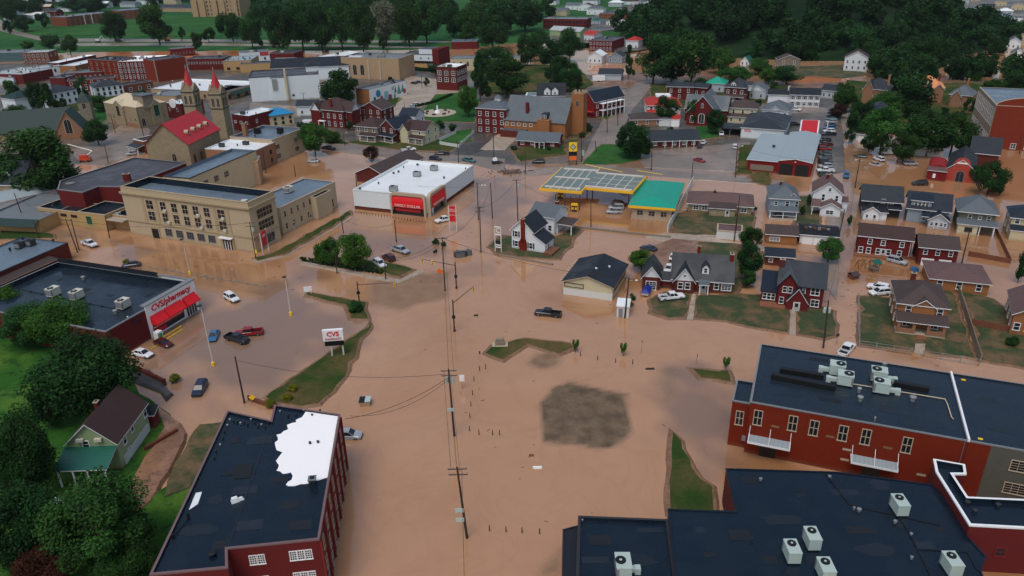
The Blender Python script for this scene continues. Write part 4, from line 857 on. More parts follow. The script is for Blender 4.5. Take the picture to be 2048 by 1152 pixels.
scuffs(b,[(500,1050),(580,1010),(430,1000),(520,880),(600,1050),(490,980),(395,1060),(440,1090),(560,960),(470,880)],9.79,1); q=b.p('roof_conduit','black'); a=b.loc(377,1036,9.9); c=b.loc(346,1075,9.9); q.cyl((*a,9.95),(*c,9.95),.07,.07,5); q.cyl((a[0],a[1],9.8),(a[0],a[1],10.7),.2,.15,6); q.cyl((c[0],c[1],9.8),(c[0],c[1],10.4),.2,.15,6)
b.done()
# --- brick factory, right ---
b=B('brick_factory','red brick two storey hall with long dark roof, six tall windows and two grey canopies','building',(1501,804,9.4),(1937,882,9.4),(1520,688,9.4),9.4); W,D=b.W,b.D
b.flat(b.rect(),9.4,'brick_red','mem_dark','trim_grey',par=.12,th=.2,cap=.08)
for px_ in (1517,1585,1629,1719,1730,1814):
    pass
for zx,zy in ((255,590),(490,628),(632,660),(828,695),(982,720),(1258,775)):
    u=b.loc(1440+zx/3.368,660+zy/3.368,6.5); 
    a_=at(1440+zx/3.368,660+zy/3.368,0); 
    # point on the front wall plane
    o=Vector((0,0,CH)); d=a_-o; fr=Vector((math.cos(b.ang),math.sin(b.ang),0)); nr=Vector((-fr.y,fr.x,0)); t_=(b.root.location-o).dot(nr)/d.dot(nr); P=o+d*t_
    b.win('F',(P-b.root.location).dot(fr),P.z-1.25,1.1,2.5,'2','trim_tan'); 
def onF(b,x,y,v=0):
    "photo pixel on the plane of the front wall -> (u,z)"
    a_=at(x,y,0); o=Vector((0,0,CH)); d=a_-o; fr=Vector((math.cos(b.ang),math.sin(b.ang),0)); nr=Vector((-fr.y,fr.x,0)); t_=(b.root.location+nr*v-o).dot(nr)/d.dot(nr); P=o+d*t_; return (P-b.root.location).dot(fr),P.z-b.base
for (x1,y1,x2,y2) in ((1497,873,1581,888),(1702,922,1796,938)):
    u1,z1=onF(b,x1,y1,-1.8); u2,_=onF(b,x2,y2,-1.8); z1=3.6
    c=MB(); c.box(u1,u2,-2.2,-.03,z1-.12,z1,0); c.box(u1-.05,u2+.05,-2.26,-2.2,z1-.2,z1+.12,1); c.box(u1-.05,u1,-2.2,-.03,z1-.2,z1+.12,1); c.box(u2,u2+.05,-2.2,-.03,z1-.2,z1+.12,1)
    for uu in (u1+.05,u2-.05,(u1+u2)/2): c.cyl((uu,-2.1,z1),(uu,-.05,z1+1.6),.04,.04,4,1)
    c.obj('canopy',('roof_metal','trim_white'),b.root)
    MB().box((u1+u2)/2-1.2,(u1+u2)/2+1.2,-.1,-.02,-.5,2.6).obj('loading_door','black',b.root)
for zx,zy in ((372,650),(742,718),(1130,793),(855,805),(840,873),(1355,975)): u,z=onF(b,1440+zx/3.368,660+zy/3.368); MB().box(-.6,.6,-.06,-.02,-.18,.18).obj('wall_vent','trim_tan' if zy>800 else 'brick_tan',b.root,loc=(u,0,z))
q=b.p('downpipe','trim_mauve'); q.cyl((W-.4,-.1,0),(W-.4,-.1,9.3),.07,.07,5)
for (px_,py_,dr) in ((1674,740,-1),(1690,760,-1),(1757,752,1),(1762,775,1)):
    x,y=b.loc(px_,py_,10); b.ac(x,y,9.3,2.3,2.0,1.9,'ac_green',rz=math.pi if dr<0 else 0,duct=1.6)
for (xa,ya,xb,yb) in ((1560,738,1648,752),(1543,750,1672,775),(1788,765,1858,778)):
    a=b.loc(xa,ya,9.8); c=b.loc(xb,yb,9.8); dv=Vector((c[0]-a[0],c[1]-a[1],0)); n_=dv.normalized(); pr=Vector((-n_.y,n_.x,0))*.45; b.p('roof_duct','black','rd%d'%xa).prism([tuple((Vector((*a,0))+k)[:2]) for k in (-pr,dv-pr,dv+pr,pr)],9.35,10.1)
for k,r in(((1718,783),.35),((1720,800),.45),((1825,800),.5),((1768,732),.45),((1749,842),.15)): b.vent(*b.loc(*k,9.4),9.3,r,.9)
q=b.p('gas_pipe','roof_tan'); 
pp=[(1700,767),(1745,774),(1780,780),(1890,798),(1895,808),(1903,834),(1907,838)]
for (a,c) in zip(pp,pp[1:]): q.cyl((*b.loc(*a,9.5),9.5),(*b.loc(*c,9.5),9.5),.08,.08,5)
scuffs(b,[(1580,790),(1700,830),(1850,770),(1820,845),(1640,720),(1980,800),(2010,860),(1780,820),(1880,850),(1660,800)],9.29,2)
# second bay in grey brick
x2=W+34; b.flat([(W+.05,0),(x2,0),(x2,D),(W+.05,D)],9.4,'brick_grey','mem_dark','trim_grey',par=.12,th=.2,cap=.1,key='g'); b.p('roof_divider','trim_white').box(W-.12,W+.16,-.1,D+.1,9.3,9.75)
b.p('wall','brick_red','wallc').box(W+.05,W+2.8,-.04,-.005,-.8,9.3)
for i in range(6):
    for z in (6.0,2.2): b.win('F',W+7+4.2*i,z,2.6,1.6,'g','trim_tan')
for k in ((1927,759),(1961,877)): MB().box(-.3,.3,-.2,.2,0,.08).obj('roof_hatch','sign_yellow',b.root,loc=(*b.loc(*k,9.4),9.3))
# lower stair block at the left end
pl=[(-2.7,1.2),(-.02,1.2),(-.02,7.6),(-2.7,7.6)]; b.flat(pl,8.3,'brick_red','mem_dark','trim_grey',par=.15,th=.2,key='s'); b.win('F',-1.35,4.2,1.0,2.4,'2','trim_tan',v=1.2); b.done()
root=empty('dumpster',at(1478,868,0),b.ang,'dark blue dumpster against the brick factory end wall','dumpster'); MB().frus((-.9,.9,-.7,.7,-.3),(-1.05,1.05,-.85,.85,1.4)).obj('bin','blue_box',root); MB().box(-1.1,1.1,-.9,.9,1.4,1.5).obj('lid','tarp_blue',root)
a=at(1495,890,.3); root=empty('loading_conveyor',a,b.ang,'dark blue loading ramp sloping down into the flood beside the brick factory','ramp'); MB().box(-1,3.2,-.9,.9,1.2,2.0).obj('hopper','trim_grey',root); q=MB(); q.face([(2,-.9,1.6),(8,-.9,-.2),(8,.9,-.2),(2,.9,1.6)]); q.face([(2,-.9,1.2),(2,-.9,2.0),(8,-.9,.2),(8,-.9,-.6)]); q.face([(2,.9,2.0),(2,.9,1.2),(8,.9,-.6),(8,.9,.2)]); q.obj('chute','tarp_blue',root)
# --- low black roofed halls in the lower right corner ---
def polyB(name,label,px,H,wall,roof,trim,par=.2,th=.25,ref=(0,1),cap=.12):
    b=B(name,label,'building',(*px[ref[0]],H),(*px[ref[1]],H),10,H); pl=[b.loc(x,y,H) for x,y in px]
    if sum(pl[i-1][0]*pl[i][1]-pl[i][0]*pl[i-1][1] for i in range(len(pl)))<0: pl=pl[::-1]
    b.flat(pl,H,wall,roof,trim,par=par,th=th,cap=cap); b.pl=pl; return b
b=polyB('black_roof_hall','wide low hall under a black membrane roof with cooling units in the lower right corner',[(1352,1175),(1975,1175),(1961,1140),(1972,1113),(1933,1071),(1882,988),(1864,969),(1674,944),(1452,937),(1472,1024),(1336,1018)],6,'brick_crimson','mem_navy','mem_navy',.1,.15,cap=.04)
for k,rz in(((1798,1015),0),((1623,1082),0),((1583,1108),0),((1650,1145),0),((1902,1133),0)): b.ac(*b.loc(*k,6.5),5.9,2.4,1.5,1.8,'ac_green',rz=-math.pi/2)
scuffs(b,[(1500,960),(1600,990),(1760,970),(1720,1060),(1850,1090),(1480,1070),(1560,1040),(1690,985),(1400,1060),(1420,1110),(1750,1100),(1880,1060),(1540,1120)],5.91,3)
for k,r in(((1659,955),.3),((1662,960),.2),((1708,1018),.22),((1718,1021),.4),((1822,1070),.25),((1504,1080),.14),((1698,1036),.1),((1521,960),.3),((1790,1045),.3),((1823,1117),.25)): b.vent(*b.loc(*k,6),5.9,r*.8,.5,'trim_grey' if r>.2 else 'trim_dark')
for pp in ([(1800,1035),(1820,1068),(1835,1098),(1862,1152)],[(1835,1098),(1935,1104),(1955,1140)],[(1476,1022),(1336,1019)],[(1650,945),(1700,1010),(1880,1050)]):
    q=b.p('roof_seam','black','rs%d'%pp[0][0]+str(pp[1][0]))
    for (a,c) in zip(pp,pp[1:]): q.cyl((*b.loc(*a,6),5.92),(*b.loc(*c,6),5.92),.12,.12,4)
b.done()
b=polyB('dark_roof_annex','square dark roofed annex with one cooling unit at the bottom edge of the photo',[(1153,1175),(1353,1175),(1335,1040),(1157,1033)],5,'brick_dark','mem_navy','trim_dark',.35,.3)
b.ac(*b.loc(1246,1135,5.5),4.7,1.8,2.6,1.9,'ac_green',duct=1.2); scuffs(b,[(1200,1080),(1300,1060),(1280,1120),(1190,1120)],4.66,5); b.vent(*b.loc(1165,1040,5),4.8,.12,.4); b.done()
b=polyB('lean_to','narrow black lean-to shed beside the dark roofed annex','' or [(1124,1175),(1152,1175),(1156,1052),(1126,1060)],3.6,'black','roof_black','trim_dark',.05,.1); b.done()
b=polyB('white_edged_wing','dark roofed wing with a bold white roof edge between factory and hall',[(1939,1051),(2140,1062),(2140,1004),(1935,995),(1905,949),(1932,949),(1929,930),(1867,919),(1872,944)],7.3,'brick_crimson','mem_navy','trim_white',.5,.28)
b.win((b.pl[0],b.pl[1]),4.5,2.8,1.1,1.2,'d','trim_red'); 
for k in ((1935,1005),(1950,1022),(1996,1010)): b.vent(*b.loc(*k,7),6.8,.35,.5,'trim_dark')
b.done()
# --- discount store ---
b=B('discount_store','white metal discount store with pale roof and two bright red arched awnings','building',(699,382.5,6.2),(849,389,6.2),(817,318,6.2),6.2,quad=((699,382.5),(850,390),(952,332),(817,319))); W,D=b.W,b.D
b.flat(b.rect(),6.2,'white_wall','mem_white','vinyl',par=.7,th=.5,z0=1.15); b.p('base','brick_dark').box(.05,W-.05,.05,D-.05,-.8,1.2)
def arch(b,face,u0,u1,txt):
    n=face; w=u1-u0; z1=6.5; k=MB()
    P=lambda u,o,z:((u,-o,z) if n=='F' else (W+o,u,z))
    def fc(pts,m):
        k.face([P(*p) for p in pts],m)
    r=1.1
    def prof(u0,u1,zt,r):
        pts=[(u0,-.6)]+[(u0,zt-r)]+[(u0+r-r*math.cos(a),zt-r+r*math.sin(a)) for a in (.4,.8,1.2,1.57)]+[(u1-r+r*math.cos(a),zt-r+r*math.sin(a)) for a in (1.57,1.2,.8,.4)]+[(u1,zt-r),(u1,-.6)]; return pts
    A=prof(u0-.6,u1+.6,z1+.5,1.4); I=prof(u0,u1,z1-.35,1.0)
    for i in range(len(A)-1):
        fc([(A[i][0],1.0,A[i][1]),(A[i+1][0],1.0,A[i+1][1]),(I[i+1][0],1.0,I[i+1][1]),(I[i][0],1.0,I[i][1])],0)
        fc([(A[i][0],0,A[i][1]),(A[i+1][0],0,A[i+1][1]),(A[i+1][0],1.0,A[i+1][1]),(A[i][0],1.0,A[i][1])],0)
    k.obj('arch_surround','trim_tan',b.root)
    k=MB(); ns=7; zt=z1-.4; pr=[(.75+1.0*math.sin(t*math.pi/2/ns),zt-2.6*(1-math.cos(t*math.pi/2/ns))) for t in range(ns+1)]
    for (a,c) in zip(pr,pr[1:]): fc2=[(u0+.1,a[0]-.6,a[1]),(u1-.1,a[0]-.6,a[1]),(u1-.1,c[0]-.6,c[1]),(u0+.1,c[0]-.6,c[1])]; k.face([P(*p) for p in fc2],0)
    k.face([P(u0+.1,pr[-1][0]-.6,pr[-1][1]),P(u1-.1,pr[-1][0]-.6,pr[-1][1]),P(u1-.1,pr[-1][0]-.6,pr[-1][1]-.9),P(u0+.1,pr[-1][0]-.6,pr[-1][1]-.9)],0)
    for uu in (u0+.1,u1-.1): k.face([P(uu,.12,zt),*[P(uu,o-.6,z) for o,z in pr],P(uu,.12,pr[-1][1]-.9)],0)
    k.obj('awning','awning_red',b.root)
    c=(u0+u1)/2; loc=(c,-1.22,zt-2.95) if n=='F' else (W+1.22,c,zt-2.95)
    text(txt,b.root,loc,1.15 if n=='F' else 1.0,'letter_white',0 if n=='F' else math.pi/2,math.pi/2,.03,'lettering',1.0)
    k=MB(); k.box(u0,u1,.02,.1,-.5,2.3) if n=='F' else k.box(W-.1,W-.02,u0,u1,-.5,2.3)
    k=MB(); 
    if n=='F': k.box(u0,u1,-.09,-.02,-.5,2.4,0); k.box(u0+.5,u1-1.5,-.14,-.09,1.1,1.9,1)
    else: k.box(W+.02,W+.09,u0,u1,-.5,2.4,0); k.box(W+.09,W+.14,u0+2,u0+3.2,-.3,2,2)
    k.obj('shop_window',('glass','sign_red','sign_white'),b.root)
uF=onF(b,771,440)[0]
arch(b,'F',W-11.2,W-.7,'FAMILY DOLLAR'); arch(b,'R',.7,D*.30,'FAMILY DOLLAR')
for k in ((787,376),(834,347),(868,335)): b.ac(*b.loc(*k,6.5),5.5,2.2,1.8,1.6,'galv')
for k,r in(((787,345),.4),((797,342),.4),((835,328),.5),((807,333),.25),((888,354),.35),((720,376),.35),((757,365),.3),((931,336),.25)): b.vent(*b.loc(*k,6),5.5,r,.7,'metal_dark')
b.done()
for i in range(26):
    f=i/25; x=705+f*145; y=426+f*20
    tag(MB().cyl((0,0,-.5),(0,0,.75),.09,.09,6).obj('bollard','black',loc=at(x,y,0)),'short black post in the row standing in water before the discount store front','bollard','posts before the discount store')
# --- brown roofed house behind the store ---
b=B('brown_gable_house','low house with a large dark brown gable roof behind the discount store','house',(712,345,3.2),(770,352,3.2),(790,310,3.2),3.2); b.gab('brick_dark','roof_brown',2.6,'v'); b.done()
# --- school annex ---
b=B('school_annex','two storey cream annex with blue grey roof and rooftop unit right of the school','building',(559,416,8),(670,364,8),(545,384,8),8); W,D=b.W,b.D
b.flat(b.rect(),8,'cream_block','mem_blue','trim_tan',par=.25); b.ac(*b.loc(577,380,8.5),7.8,2.6,2.0,1.7,'ac_beige'); b.wg('F',5,[4.9],.7,1.6,'d','trim_tan',u0=1.8,u1=W*.5); b.wg('F',4,[1.4],.8,1.5,'d','trim_tan',u0=1.8,u1=W*.45); b.win('F',W*.18,.1,1,2.2,'door','trim_tan'); b.win('F',W*.48,.1,1,2.2,'door','trim_tan'); b.win('F',W*.9,1,1,2.2,'d','trim_tan'); b.win('F',W*.78,.1,1.2,2.4,'door','trim_tan')
b.flat([(W*.52,-2),(W*.8,-2),(W*.8,-.05),(W*.52,-.05)],7.0,'cream_block','mem_navy','trim_tan',par=.3,key='p'); b.done()
# --- fuel station ---
b=B('fuel_canopy','grey panelled fuel station canopy with a yellow rim','canopy',(1078,380,5.2),(1163,387,5.2),20,5.2); W,D=b.W,b.D
pl=[b.loc(x,y,5.6) for x,y in ((1079,377),(1163,384),(1171,375),(1266,384),(1293,354),(1193,345),(1201,337),(1124,334))]
b.p('rim','trim_yellow').prism(pl,4.9,5.7); ins=inset(pl,.35); b.p('roof','metal').prism(ins,5.7,5.78)
q=b.p('roof_beam','light_pole')
def beam(a,c,h=.25,w_=.18):
    A=Vector((*b.loc(*a,5.8),0)); C_=Vector((*b.loc(*c,5.8),0)); d=(C_-A).normalized(); pr=Vector((-d.y,d.x,0))*w_; q.prism([tuple(v[:2]) for v in (A-pr,C_-pr,C_+pr,A+pr)],5.72,5.72+h)
beam((1090,373),(1160,379),.4,.35); beam((1110,354),(1180,359),.35,.3); beam((1128,338),(1198,342),.4,.35); beam((1170,373),(1264,381),.4,.35); beam((1193,346),(1287,354),.4,.35)
for i in range(1,5):
    f=i/5
    beam((1079+f*88+3,376+f*7),(1126+f*74,337+f*2),.15,.12); beam((1170+f*94,373+f*9),(1194+f*94,347+f*8),.15,.12)
for i in(1,2):
    beam((1170+8*i,373-9*i),(1264+9*i,382-9*i),.1,.08)
for k in ((1111,420),(1130,420),(1141,423),(1159,420),(1174,400),(1185,398),(1257,412)):
    x,y=b.loc(*k,0); MB().cyl((x,y,-.6),(x,y,4.9),.16,.16,8).obj('column','metal_dark',b.root)
b.done()
for k,l in (((1121,397),'far yellow fuel pump under the canopy'),((1149,423),'near yellow fuel pump under the canopy edge')):
    root=empty('fuel_pump',at(*k,0),b.ang,l,'fuel pump','fuel pumps'); MB().box(-.9,.9,-.35,.35,-.4,1.6).obj('cabinet','trim_dark',root); MB().box(-1,1,-.45,.45,1.9,2.5).obj('topper','trim_yellow',root); q=MB(); 
    for s in (-1,1): q.cyl((s*.95,-.4,-.4),(s*.95,-.4,2),.07,.07,5); q.box(s*.5-.3,s*.5+.3,-.4,-.36,.7,1.4)
    q.obj('frame','trim_yellow',root)
b=B('station_shop','fuel station shop under a turquoise tent roof with yellow trim','shop',(1259,409,4.4),(1349,416,4.4),(1375,366,4.4),4.4); W,D=b.W,b.D
b.p('wall','trim_tan').box(.8,W-.8,.8,D-.8,-.8,3.6); b.p('rim','trim_yellow').box(-.3,W+.3,-.3,D+.3,3.5,4.3); b.p('roof',('roof_teal','roof_teal')).hip(0,W,0,D,4.3,1.8,.3,.02,k=.8)
b.wg('F',3,[1.2],1.6,1.4,'2','trim_tan',u0=3,u1=W-3,v=.8); 
for i in range(9): MB().box(-.08,.08,-.08,.08,-.5,2.2).obj('railing_post','trim_tan',b.root,loc=(1+i*(W-2)/8,-1.6,0))
b.done()
def fence(a,c,label,h=1.8,mt='vinyl',name='fence',th=.08,posts=None,z=0,cat='fence',rail=False,group=None):
    A=at(a[0],a[1],z);C_=at(c[0],c[1],z); d=C_-A; L_=d.length; root=empty(name,A,math.atan2(d.y,d.x),label,cat,group)
    n=max(2,int(L_/2.4))
    q=MB()
    if rail:
        for zz in (h,.5*h,.1): q.box(0,L_,-.03,.03,zz-.03,zz+.03)
    else: q.box(0,L_,-th/2,th/2,-.5,h)
    q.obj('rail' if rail else 'panel',mt,root); me=None
    for i in range(n+1):
        if me is None: o=MB().box(-.07,.07,-th/2-.05,th/2+.05,-.5,h+.08).obj('post',posts or mt,root); me=o.data
        else: place(me,'post',root,(L_*i/n,0,0))
    return root
fence((1335,465),(1385,368),'long white fence running beside the turquoise roofed station shop',2.4,th=.15)
# ================= houses =================
def hs(name,label,L,R,D,H,wall,roof,r,kind='gu',zs=(1.1,4.0),nF=3,nS=2,trim='trim_white',st='d',fin=True,ww=.95,wh=1.5,faces='FRL',cat='house',gw=None,group=None):
    b=B(name,label,cat,L,R,D,H,group=group)
    if kind=='hp': b.hp(wall,roof,r,trim=trim)
    else: b.gab(wall,roof,r,'u' if kind=='gu' else 'v',trim=trim,gw=gw)
    zs=[z for z in zs if z+wh<H+.3]
    if 'F' in faces and nF: b.wg('F',nF,zs,ww,wh,st,trim)
    if 'R' in faces and nS: b.wg('R',nS,zs,ww,wh,st,trim)
    if 'L' in faces and nS: b.wg('L',nS,zs,ww,wh,st,trim)
    if fin: b.done()
    return b
# white house with a tall brick chimney
b=B('chimney_house','white gabled house with a tall red brick chimney on its front wall','house',(1024,497,0),(1090,508,0),8,5.6); W=b.W
b.gab('white_side','roof_black',3.0,'v',x1=W*.66); b.p('wall','white_side').box(W*.66,W,0,5.5,-.8,2.9,bot=False)
b.p('wall','white_side').face([(W*.66,-.001,2.9),(W,-.001,2.9),(W*.66,-.001,4.9)]); q=b.p('lean_roof',('roof_black','trim_white'))
q.face([(W+.4,-.35,2.75),(W+.4,5.9,2.75),(W*.64,5.9,5.1),(W*.64,-.35,5.1)]); q.face([(W*.64,-.35,5.0),(W+.4,-.35,2.6),(W+.4,-.35,2.75),(W*.64,-.35,5.1)],1)
b.chim(W*.36,-.35,-.5,8.9,'brick_red',.95,.7,parent='wall'); b.p('chimney_foot','brick_red').frus((W*.36-.95,W*.36+.95,-.75,-.02,-.6),(W*.36-.95,W*.36+.95,-.7,-.02,2.4)).frus((W*.36-.95,W*.36+.95,-.7,-.02,2.4),(W*.36-.48,W*.36+.48,-.7,-.02,3.6))
for (u,z) in ((W*.14,3.6),(W*.14,.9),(W*.58,.9)): b.win('F',u,z,.9,1.5,'s')
b.win('R',2.2,.9,.9,1.2); b.p('deck','wood').box(W+.05,W+2.6,-1.5,4,-.4,.9); b.done()
b=hs('grey_roof_house','white house with plain grey gable roof behind the chimney house','' or (1060,462,0),(1108,470,0),9,5.0,'white_side','roof_grey',2.2,'gu',nF=3,nS=2,fin=False)
b.shed('roof_brown',b.W,b.W+5,1,6,2.9,3.4,'trim_white','cp','carport_roof'); b.posts([b.W+.4,b.W+4.6],1.3,2.9); b.chim(b.W*.8,5,5.5,8,'brick_dark'); b.done()
b=B('gabled_shop','cream metal shop with a low black gable roof and an empty sign frame','shop',(1129,589,0),(1222,598,0),(1257,529,3.3),3.3,quad=((1123,562),(1225,574),(1254,529),(1164,519))); W,D=b.W,b.D
b.gab('yellow_side','roof_black',1.9,'v',o=.45,trim='trim_tan'); b.p('base_band','vinyl').box(-.03,W+.03,-.04,-.005,-.8,1.6)
q=b.p('sign_frame','black'); q.box(.2,W*.42,-.2,-.1,2.1,2.2); q.box(.2,W*.42,-.2,-.1,3.0,3.1); q.box(.2,.3,-.2,-.1,2.2,3.0); q.box(W*.42-.1,W*.42,-.2,-.1,2.2,3.0)
q=b.p('roof_batten','roof_tan')
for i in range(9): q.box(-1.3,-.62,1+i*D/9.5,1.1+i*D/9.5,3.0,3.12)
b.vent(W*.5+.6,D*.35,5.0,.3,.5,'mem_white'); b.vent(W*.75,D*.6,4.4,.3,.5,'mem_white'); b.p('window_strip','glass').box(W+.02,W+.06,1.5,D-1,1.2,2.3); b.done()
b=B('small_shed','small white sheet metal shed standing in the flood beside a pole','shed',(1233,634,0),(1257,636,0),3,2.6); b.body('vinyl'); b.shed('mem_white',-.15,b.W+.15,-.2,3.2,2.6,3.0,'trim_white'); b.p('door','trim_grey').box(.4,1.3,-.05,-.01,.0,2.1); b.done()
b=B('dormer_house','long brick house with grey slate roofs, white gables, a dormer and an attached garage','house',(1284,577,0),(1462,589,0),10,3.2); W,D=b.W,b.D
b.gab('brick_dark','roof_char',4.2,'u',x0=W*.34,x1=W,key='m'); b.gab('brick_dark','roof_char',2.6,'v',x0=0,x1=W*.2,y0=-.4,y1=7,gw='white_side',key='g'); b.gab('brick_dark','roof_char',1.1,'u',x0=W*.2+.02,x1=W*.34,y0=1,y1=4.5,z=2.3,key='c')
b.gab('brick_dark','roof_char',3.0,'v',x0=W*.36,x1=W*.58,y0=-1.2,y1=4.5,gw='white_side',key='f')
b.dormer(W*.70,1.0,3.2,1.5,4.4,1.4,.8,'white_side','roof_char'); b.chim(W*1.0-.3,D*.45,2,8.2,'brick_red',.8,1.6); b.chim(W*.62,D*.72,5,8.6,'brick_red',.7,.7)
b.win('F',W*.1,.1,2.2,2.0,'g',v=-.4,name='garage_door'); b.win('F',W*.43,1.2,1,1.5,v=-1.2); b.win('F',W*.51,1.2,1,1.5,v=-1.2); b.win('F',W*.47,4.2,.6,.5,v=-1.2,fr='trim_white'); b.win('F',W*.83,1.1,.9,1.4); b.win('F',W*.94,1.0,2.0,1.5,'g'); b.shed('roof_grey',W*.63,W*.75,-2,-.05,2.6,3.2); b.posts([W*.645,W*.735],-1.8,2.6); b.win('F',W*.69,0,1,2.1,'door'); b.done()
b=B('tudor_house','red brick house with steep navy roof, grey front gable and pointed entry gable','house',(1520,606,0),(1642,621,0),9.5,5.4); W,D=b.W,b.D
b.gab('brick_maroon','roof_navy',3.6,'u',x0=W*.27,x1=W,key='m',trim='trim_dark'); b.gab('brick_maroon','roof_grey',2.6,'v',x0=W*.27+.05,x1=W*.58,y0=-.6,y1=4,z=5.4,key='f',trim='trim_dark'); b.gab('brick_maroon','roof_navy',3.0,'v',x0=W*.43,x1=W*.76,y0=-2.2,y1=-.62,z=2.3,key='e',o=.2)
b.body('brick_maroon',0,W*.27-.02,.5,8,z1=2.9,key='l'); b.shed('roof_navy',-.3,W*.29,.1,8.2,2.9,4.6,'trim_dark','lr','side_roof')
b.win('F',W*.59,.1,1.1,2.1,'door',v=-2.2); 
for u in (.37,.46): b.win('F',W*u,3.6,.75,1.3,v=-.6)
b.win('F',W*.68,3.7,.55,.9); b.win('F',W*.86,3.5,1.6,1.4,'2'); b.win('F',W*.88,.8,1.5,1.5,'2'); b.win('F',W*.34,.9,.8,1.4,v=-.6); 
for u in (.06,.13,.2): b.win('F',W*u,1.0,.7,1.4,v=.5)
b.chim(W*.28,D*.35,3,9.6,'brick_dark',1,.8,parent='wall'); b.p('terrace','brick_path').box(0,W*.42,-2.4,.48,-.6,.5); b.done()
b=B('tan_brick_house','square tan brick house with brown hip roof, small front gable and deep porch','house',(1787,655,0),(1884,667,0),11,5.6); W,D=b.W,b.D
b.hp('brick_orange','roof_brown',3.0,trim='trim_white'); b.gab('brick_orange','roof_brown',1.5,'v',x0=W*.3,x1=W*.75,y0=-.3,y1=2.6,z=5.5,key='f',o=.3); b.win('F',W*.22,3.7,.9,1.5); b.win('F',W*.86,3.7,.9,1.5); b.chim(W*.35,D*.75,6.5,9.2,'brick_dark')
b.p('porch_deck','conc').box(0,W,-2.8,-.02,-.8,.5); b.shed('roof_brown',-.3,W+.3,-3.1,-.0,2.9,3.9,'trim_white'); 
for u in (.04,.35,.65,.96): MB().box(-.3,.3,-.3,.3,.5,2.9).obj('porch_pillar','brick_tan',b.root,loc=(W*u,-2.5,0))
b.p('porch_wall','brick_tan').box(.3,W*.33,-2.75,-2.5,.5,1.4).box(W*.67,W-.3,-2.75,-2.5,.5,1.4); b.win('F',W*.25,.9,1.4,1.3,'2'); b.win('F',W*.8,.9,1.4,1.3,'2'); b.win('F',W*.5,.5,1,2.0,'door'); b.wg('L',3,[1,3.8],.8,1.4); b.wg('R',3,[1,3.8],.8,1.4); b.p('step','brick_path').box(W*.42,W*.6,-4.6,-2.82,-.5,.4); b.done()
hs('hip_roof_garage','tan brick garage with a mauve hip roof behind the tan brick house','' or (1862,557,2.8),(1980,569,2.8),(1940,531,2.8),2.8,'brick_orange','roof_mauve',1.9,'hp',zs=(1.0,),nF=3,nS=0,cat='garage')
hs('edge_brick_house','brick house with mauve roof cut by the right edge of the photo','' or (2017,668,0),(2110,684,0),12,4.6,'brick_orange','roof_mauve',2.6,'gv',zs=(1.2,),nF=4,nS=3)
b=hs('long_brick_house','two storey maroon brick house with a maroon roof and white window frames','' or (1719,470,5),(1826,481,5),7.5,5,'brick_maroon','roof_maroon',1.9,'gu',zs=(),nF=0,nS=0,fin=False); W=b.W
for u in (.22,.47,.82): b.win('F',W*u,3.0,.85,1.2)
for u in (.07,.22,.40,.60,.80): b.win('F',W*u,.5,.85,1.4)
b.win('F',W*.5,-.1,.9,2,'door'); b.p('downpipe','trim_white').cyl((W-.3,-.1,0),(W-.3,-.1,5),.06,.06,4); b.p('terrace','brick_path').box(-.5,W*.65,-2.0,-.03,-.7,.35); b.done()
b=hs('twin_garage_house','maroon brick house over two white garage doors right of the long brick house','' or (1841,493,4.7),(1918,500,4.7),8,4.7,'brick_maroon','roof_brown',1.8,'gu',zs=(),nF=0,fin=False); W=b.W
for u in (.16,.48,.82): b.win('F',W*u,2.9,.8,1.2)
for u in (.26,.72): b.win('F',W*u,-.1,2.5,1.8,'c','trim_white',name='garage_door'); MB().box(-1.25,1.25,-.09,-.05,-.1,1.7).obj('garage_door','sign_white',b.root,loc=(W*u,0,0))
b.done()
b=B('grey_gabled_house','light grey two storey house with grey roof, three roof lights and a porch','house',(1536,434,0),(1592,437,0),11,5.6); W=b.W
b.hp('grey_side','roof_grey',3.0); b.gab('grey_side','roof_grey',1.6,'v',x0=W*.62,x1=W,y0=1,y1=5,z=5.6,key='f'); b.win('F',W*.22,3.7,.8,1.1); b.win('F',W*.62,3.6,.9,1.4); b.win('F',W*.95,3.6,.8,1.4); b.porch(0,W*.98,2.4,2.7,'roof_grey'); b.win('F',W*.4,.9,.8,1.2); b.chim(W*.4,6,7,9,'brick_dark',.7)
for u in (.28,.5,.74): MB().cyl((0,0,0),(0,0,.25),.25,.2,8).obj('roof_light','sign_white',b.root,loc=(W*u,1.9,6.5))
b.done()
b=B('white_gable_house','white front gabled house with brown roofs and a closed white porch','house',(1621,422,0),(1679,427,0),10,5.9); W=b.W
b.gab('white_side','roof_mauve',3.1,'v'); b.win('F',W*.36,3.6,.75,1.8,fr='trim_white'); b.win('F',W*.82,3.6,.75,1.6); b.win('F',W*.55,6.4,.6,1.0); b.gab('white_side','roof_mauve',1.5,'v',x0=W*.3,x1=W*.98,y0=-4.2,y1=-.05,z=2.7,key='f'); b.shed('roof_mauve',-.2,W*.3,-4.2,-.05,2.7,3.8); b.posts([.2],-4,2.7); b.win('F',W*.62,.9,1.9,1.1,'2',v=-4.2); b.chim(W*.45,5,8,10,'brick_maroon',1); b.body('white_side',W,W+1.8,1,6,z1=3,key='s'); b.shed('roof_mauve',W+.02,W+2.1,.8,6.2,3.0,3.3,'trim_white','sr'); b.done()
b=B('dark_roof_house','weathered house with broad dark roof and white additions in front','house',(1722,430,0),(1797,436,0),10,4.8); W=b.W
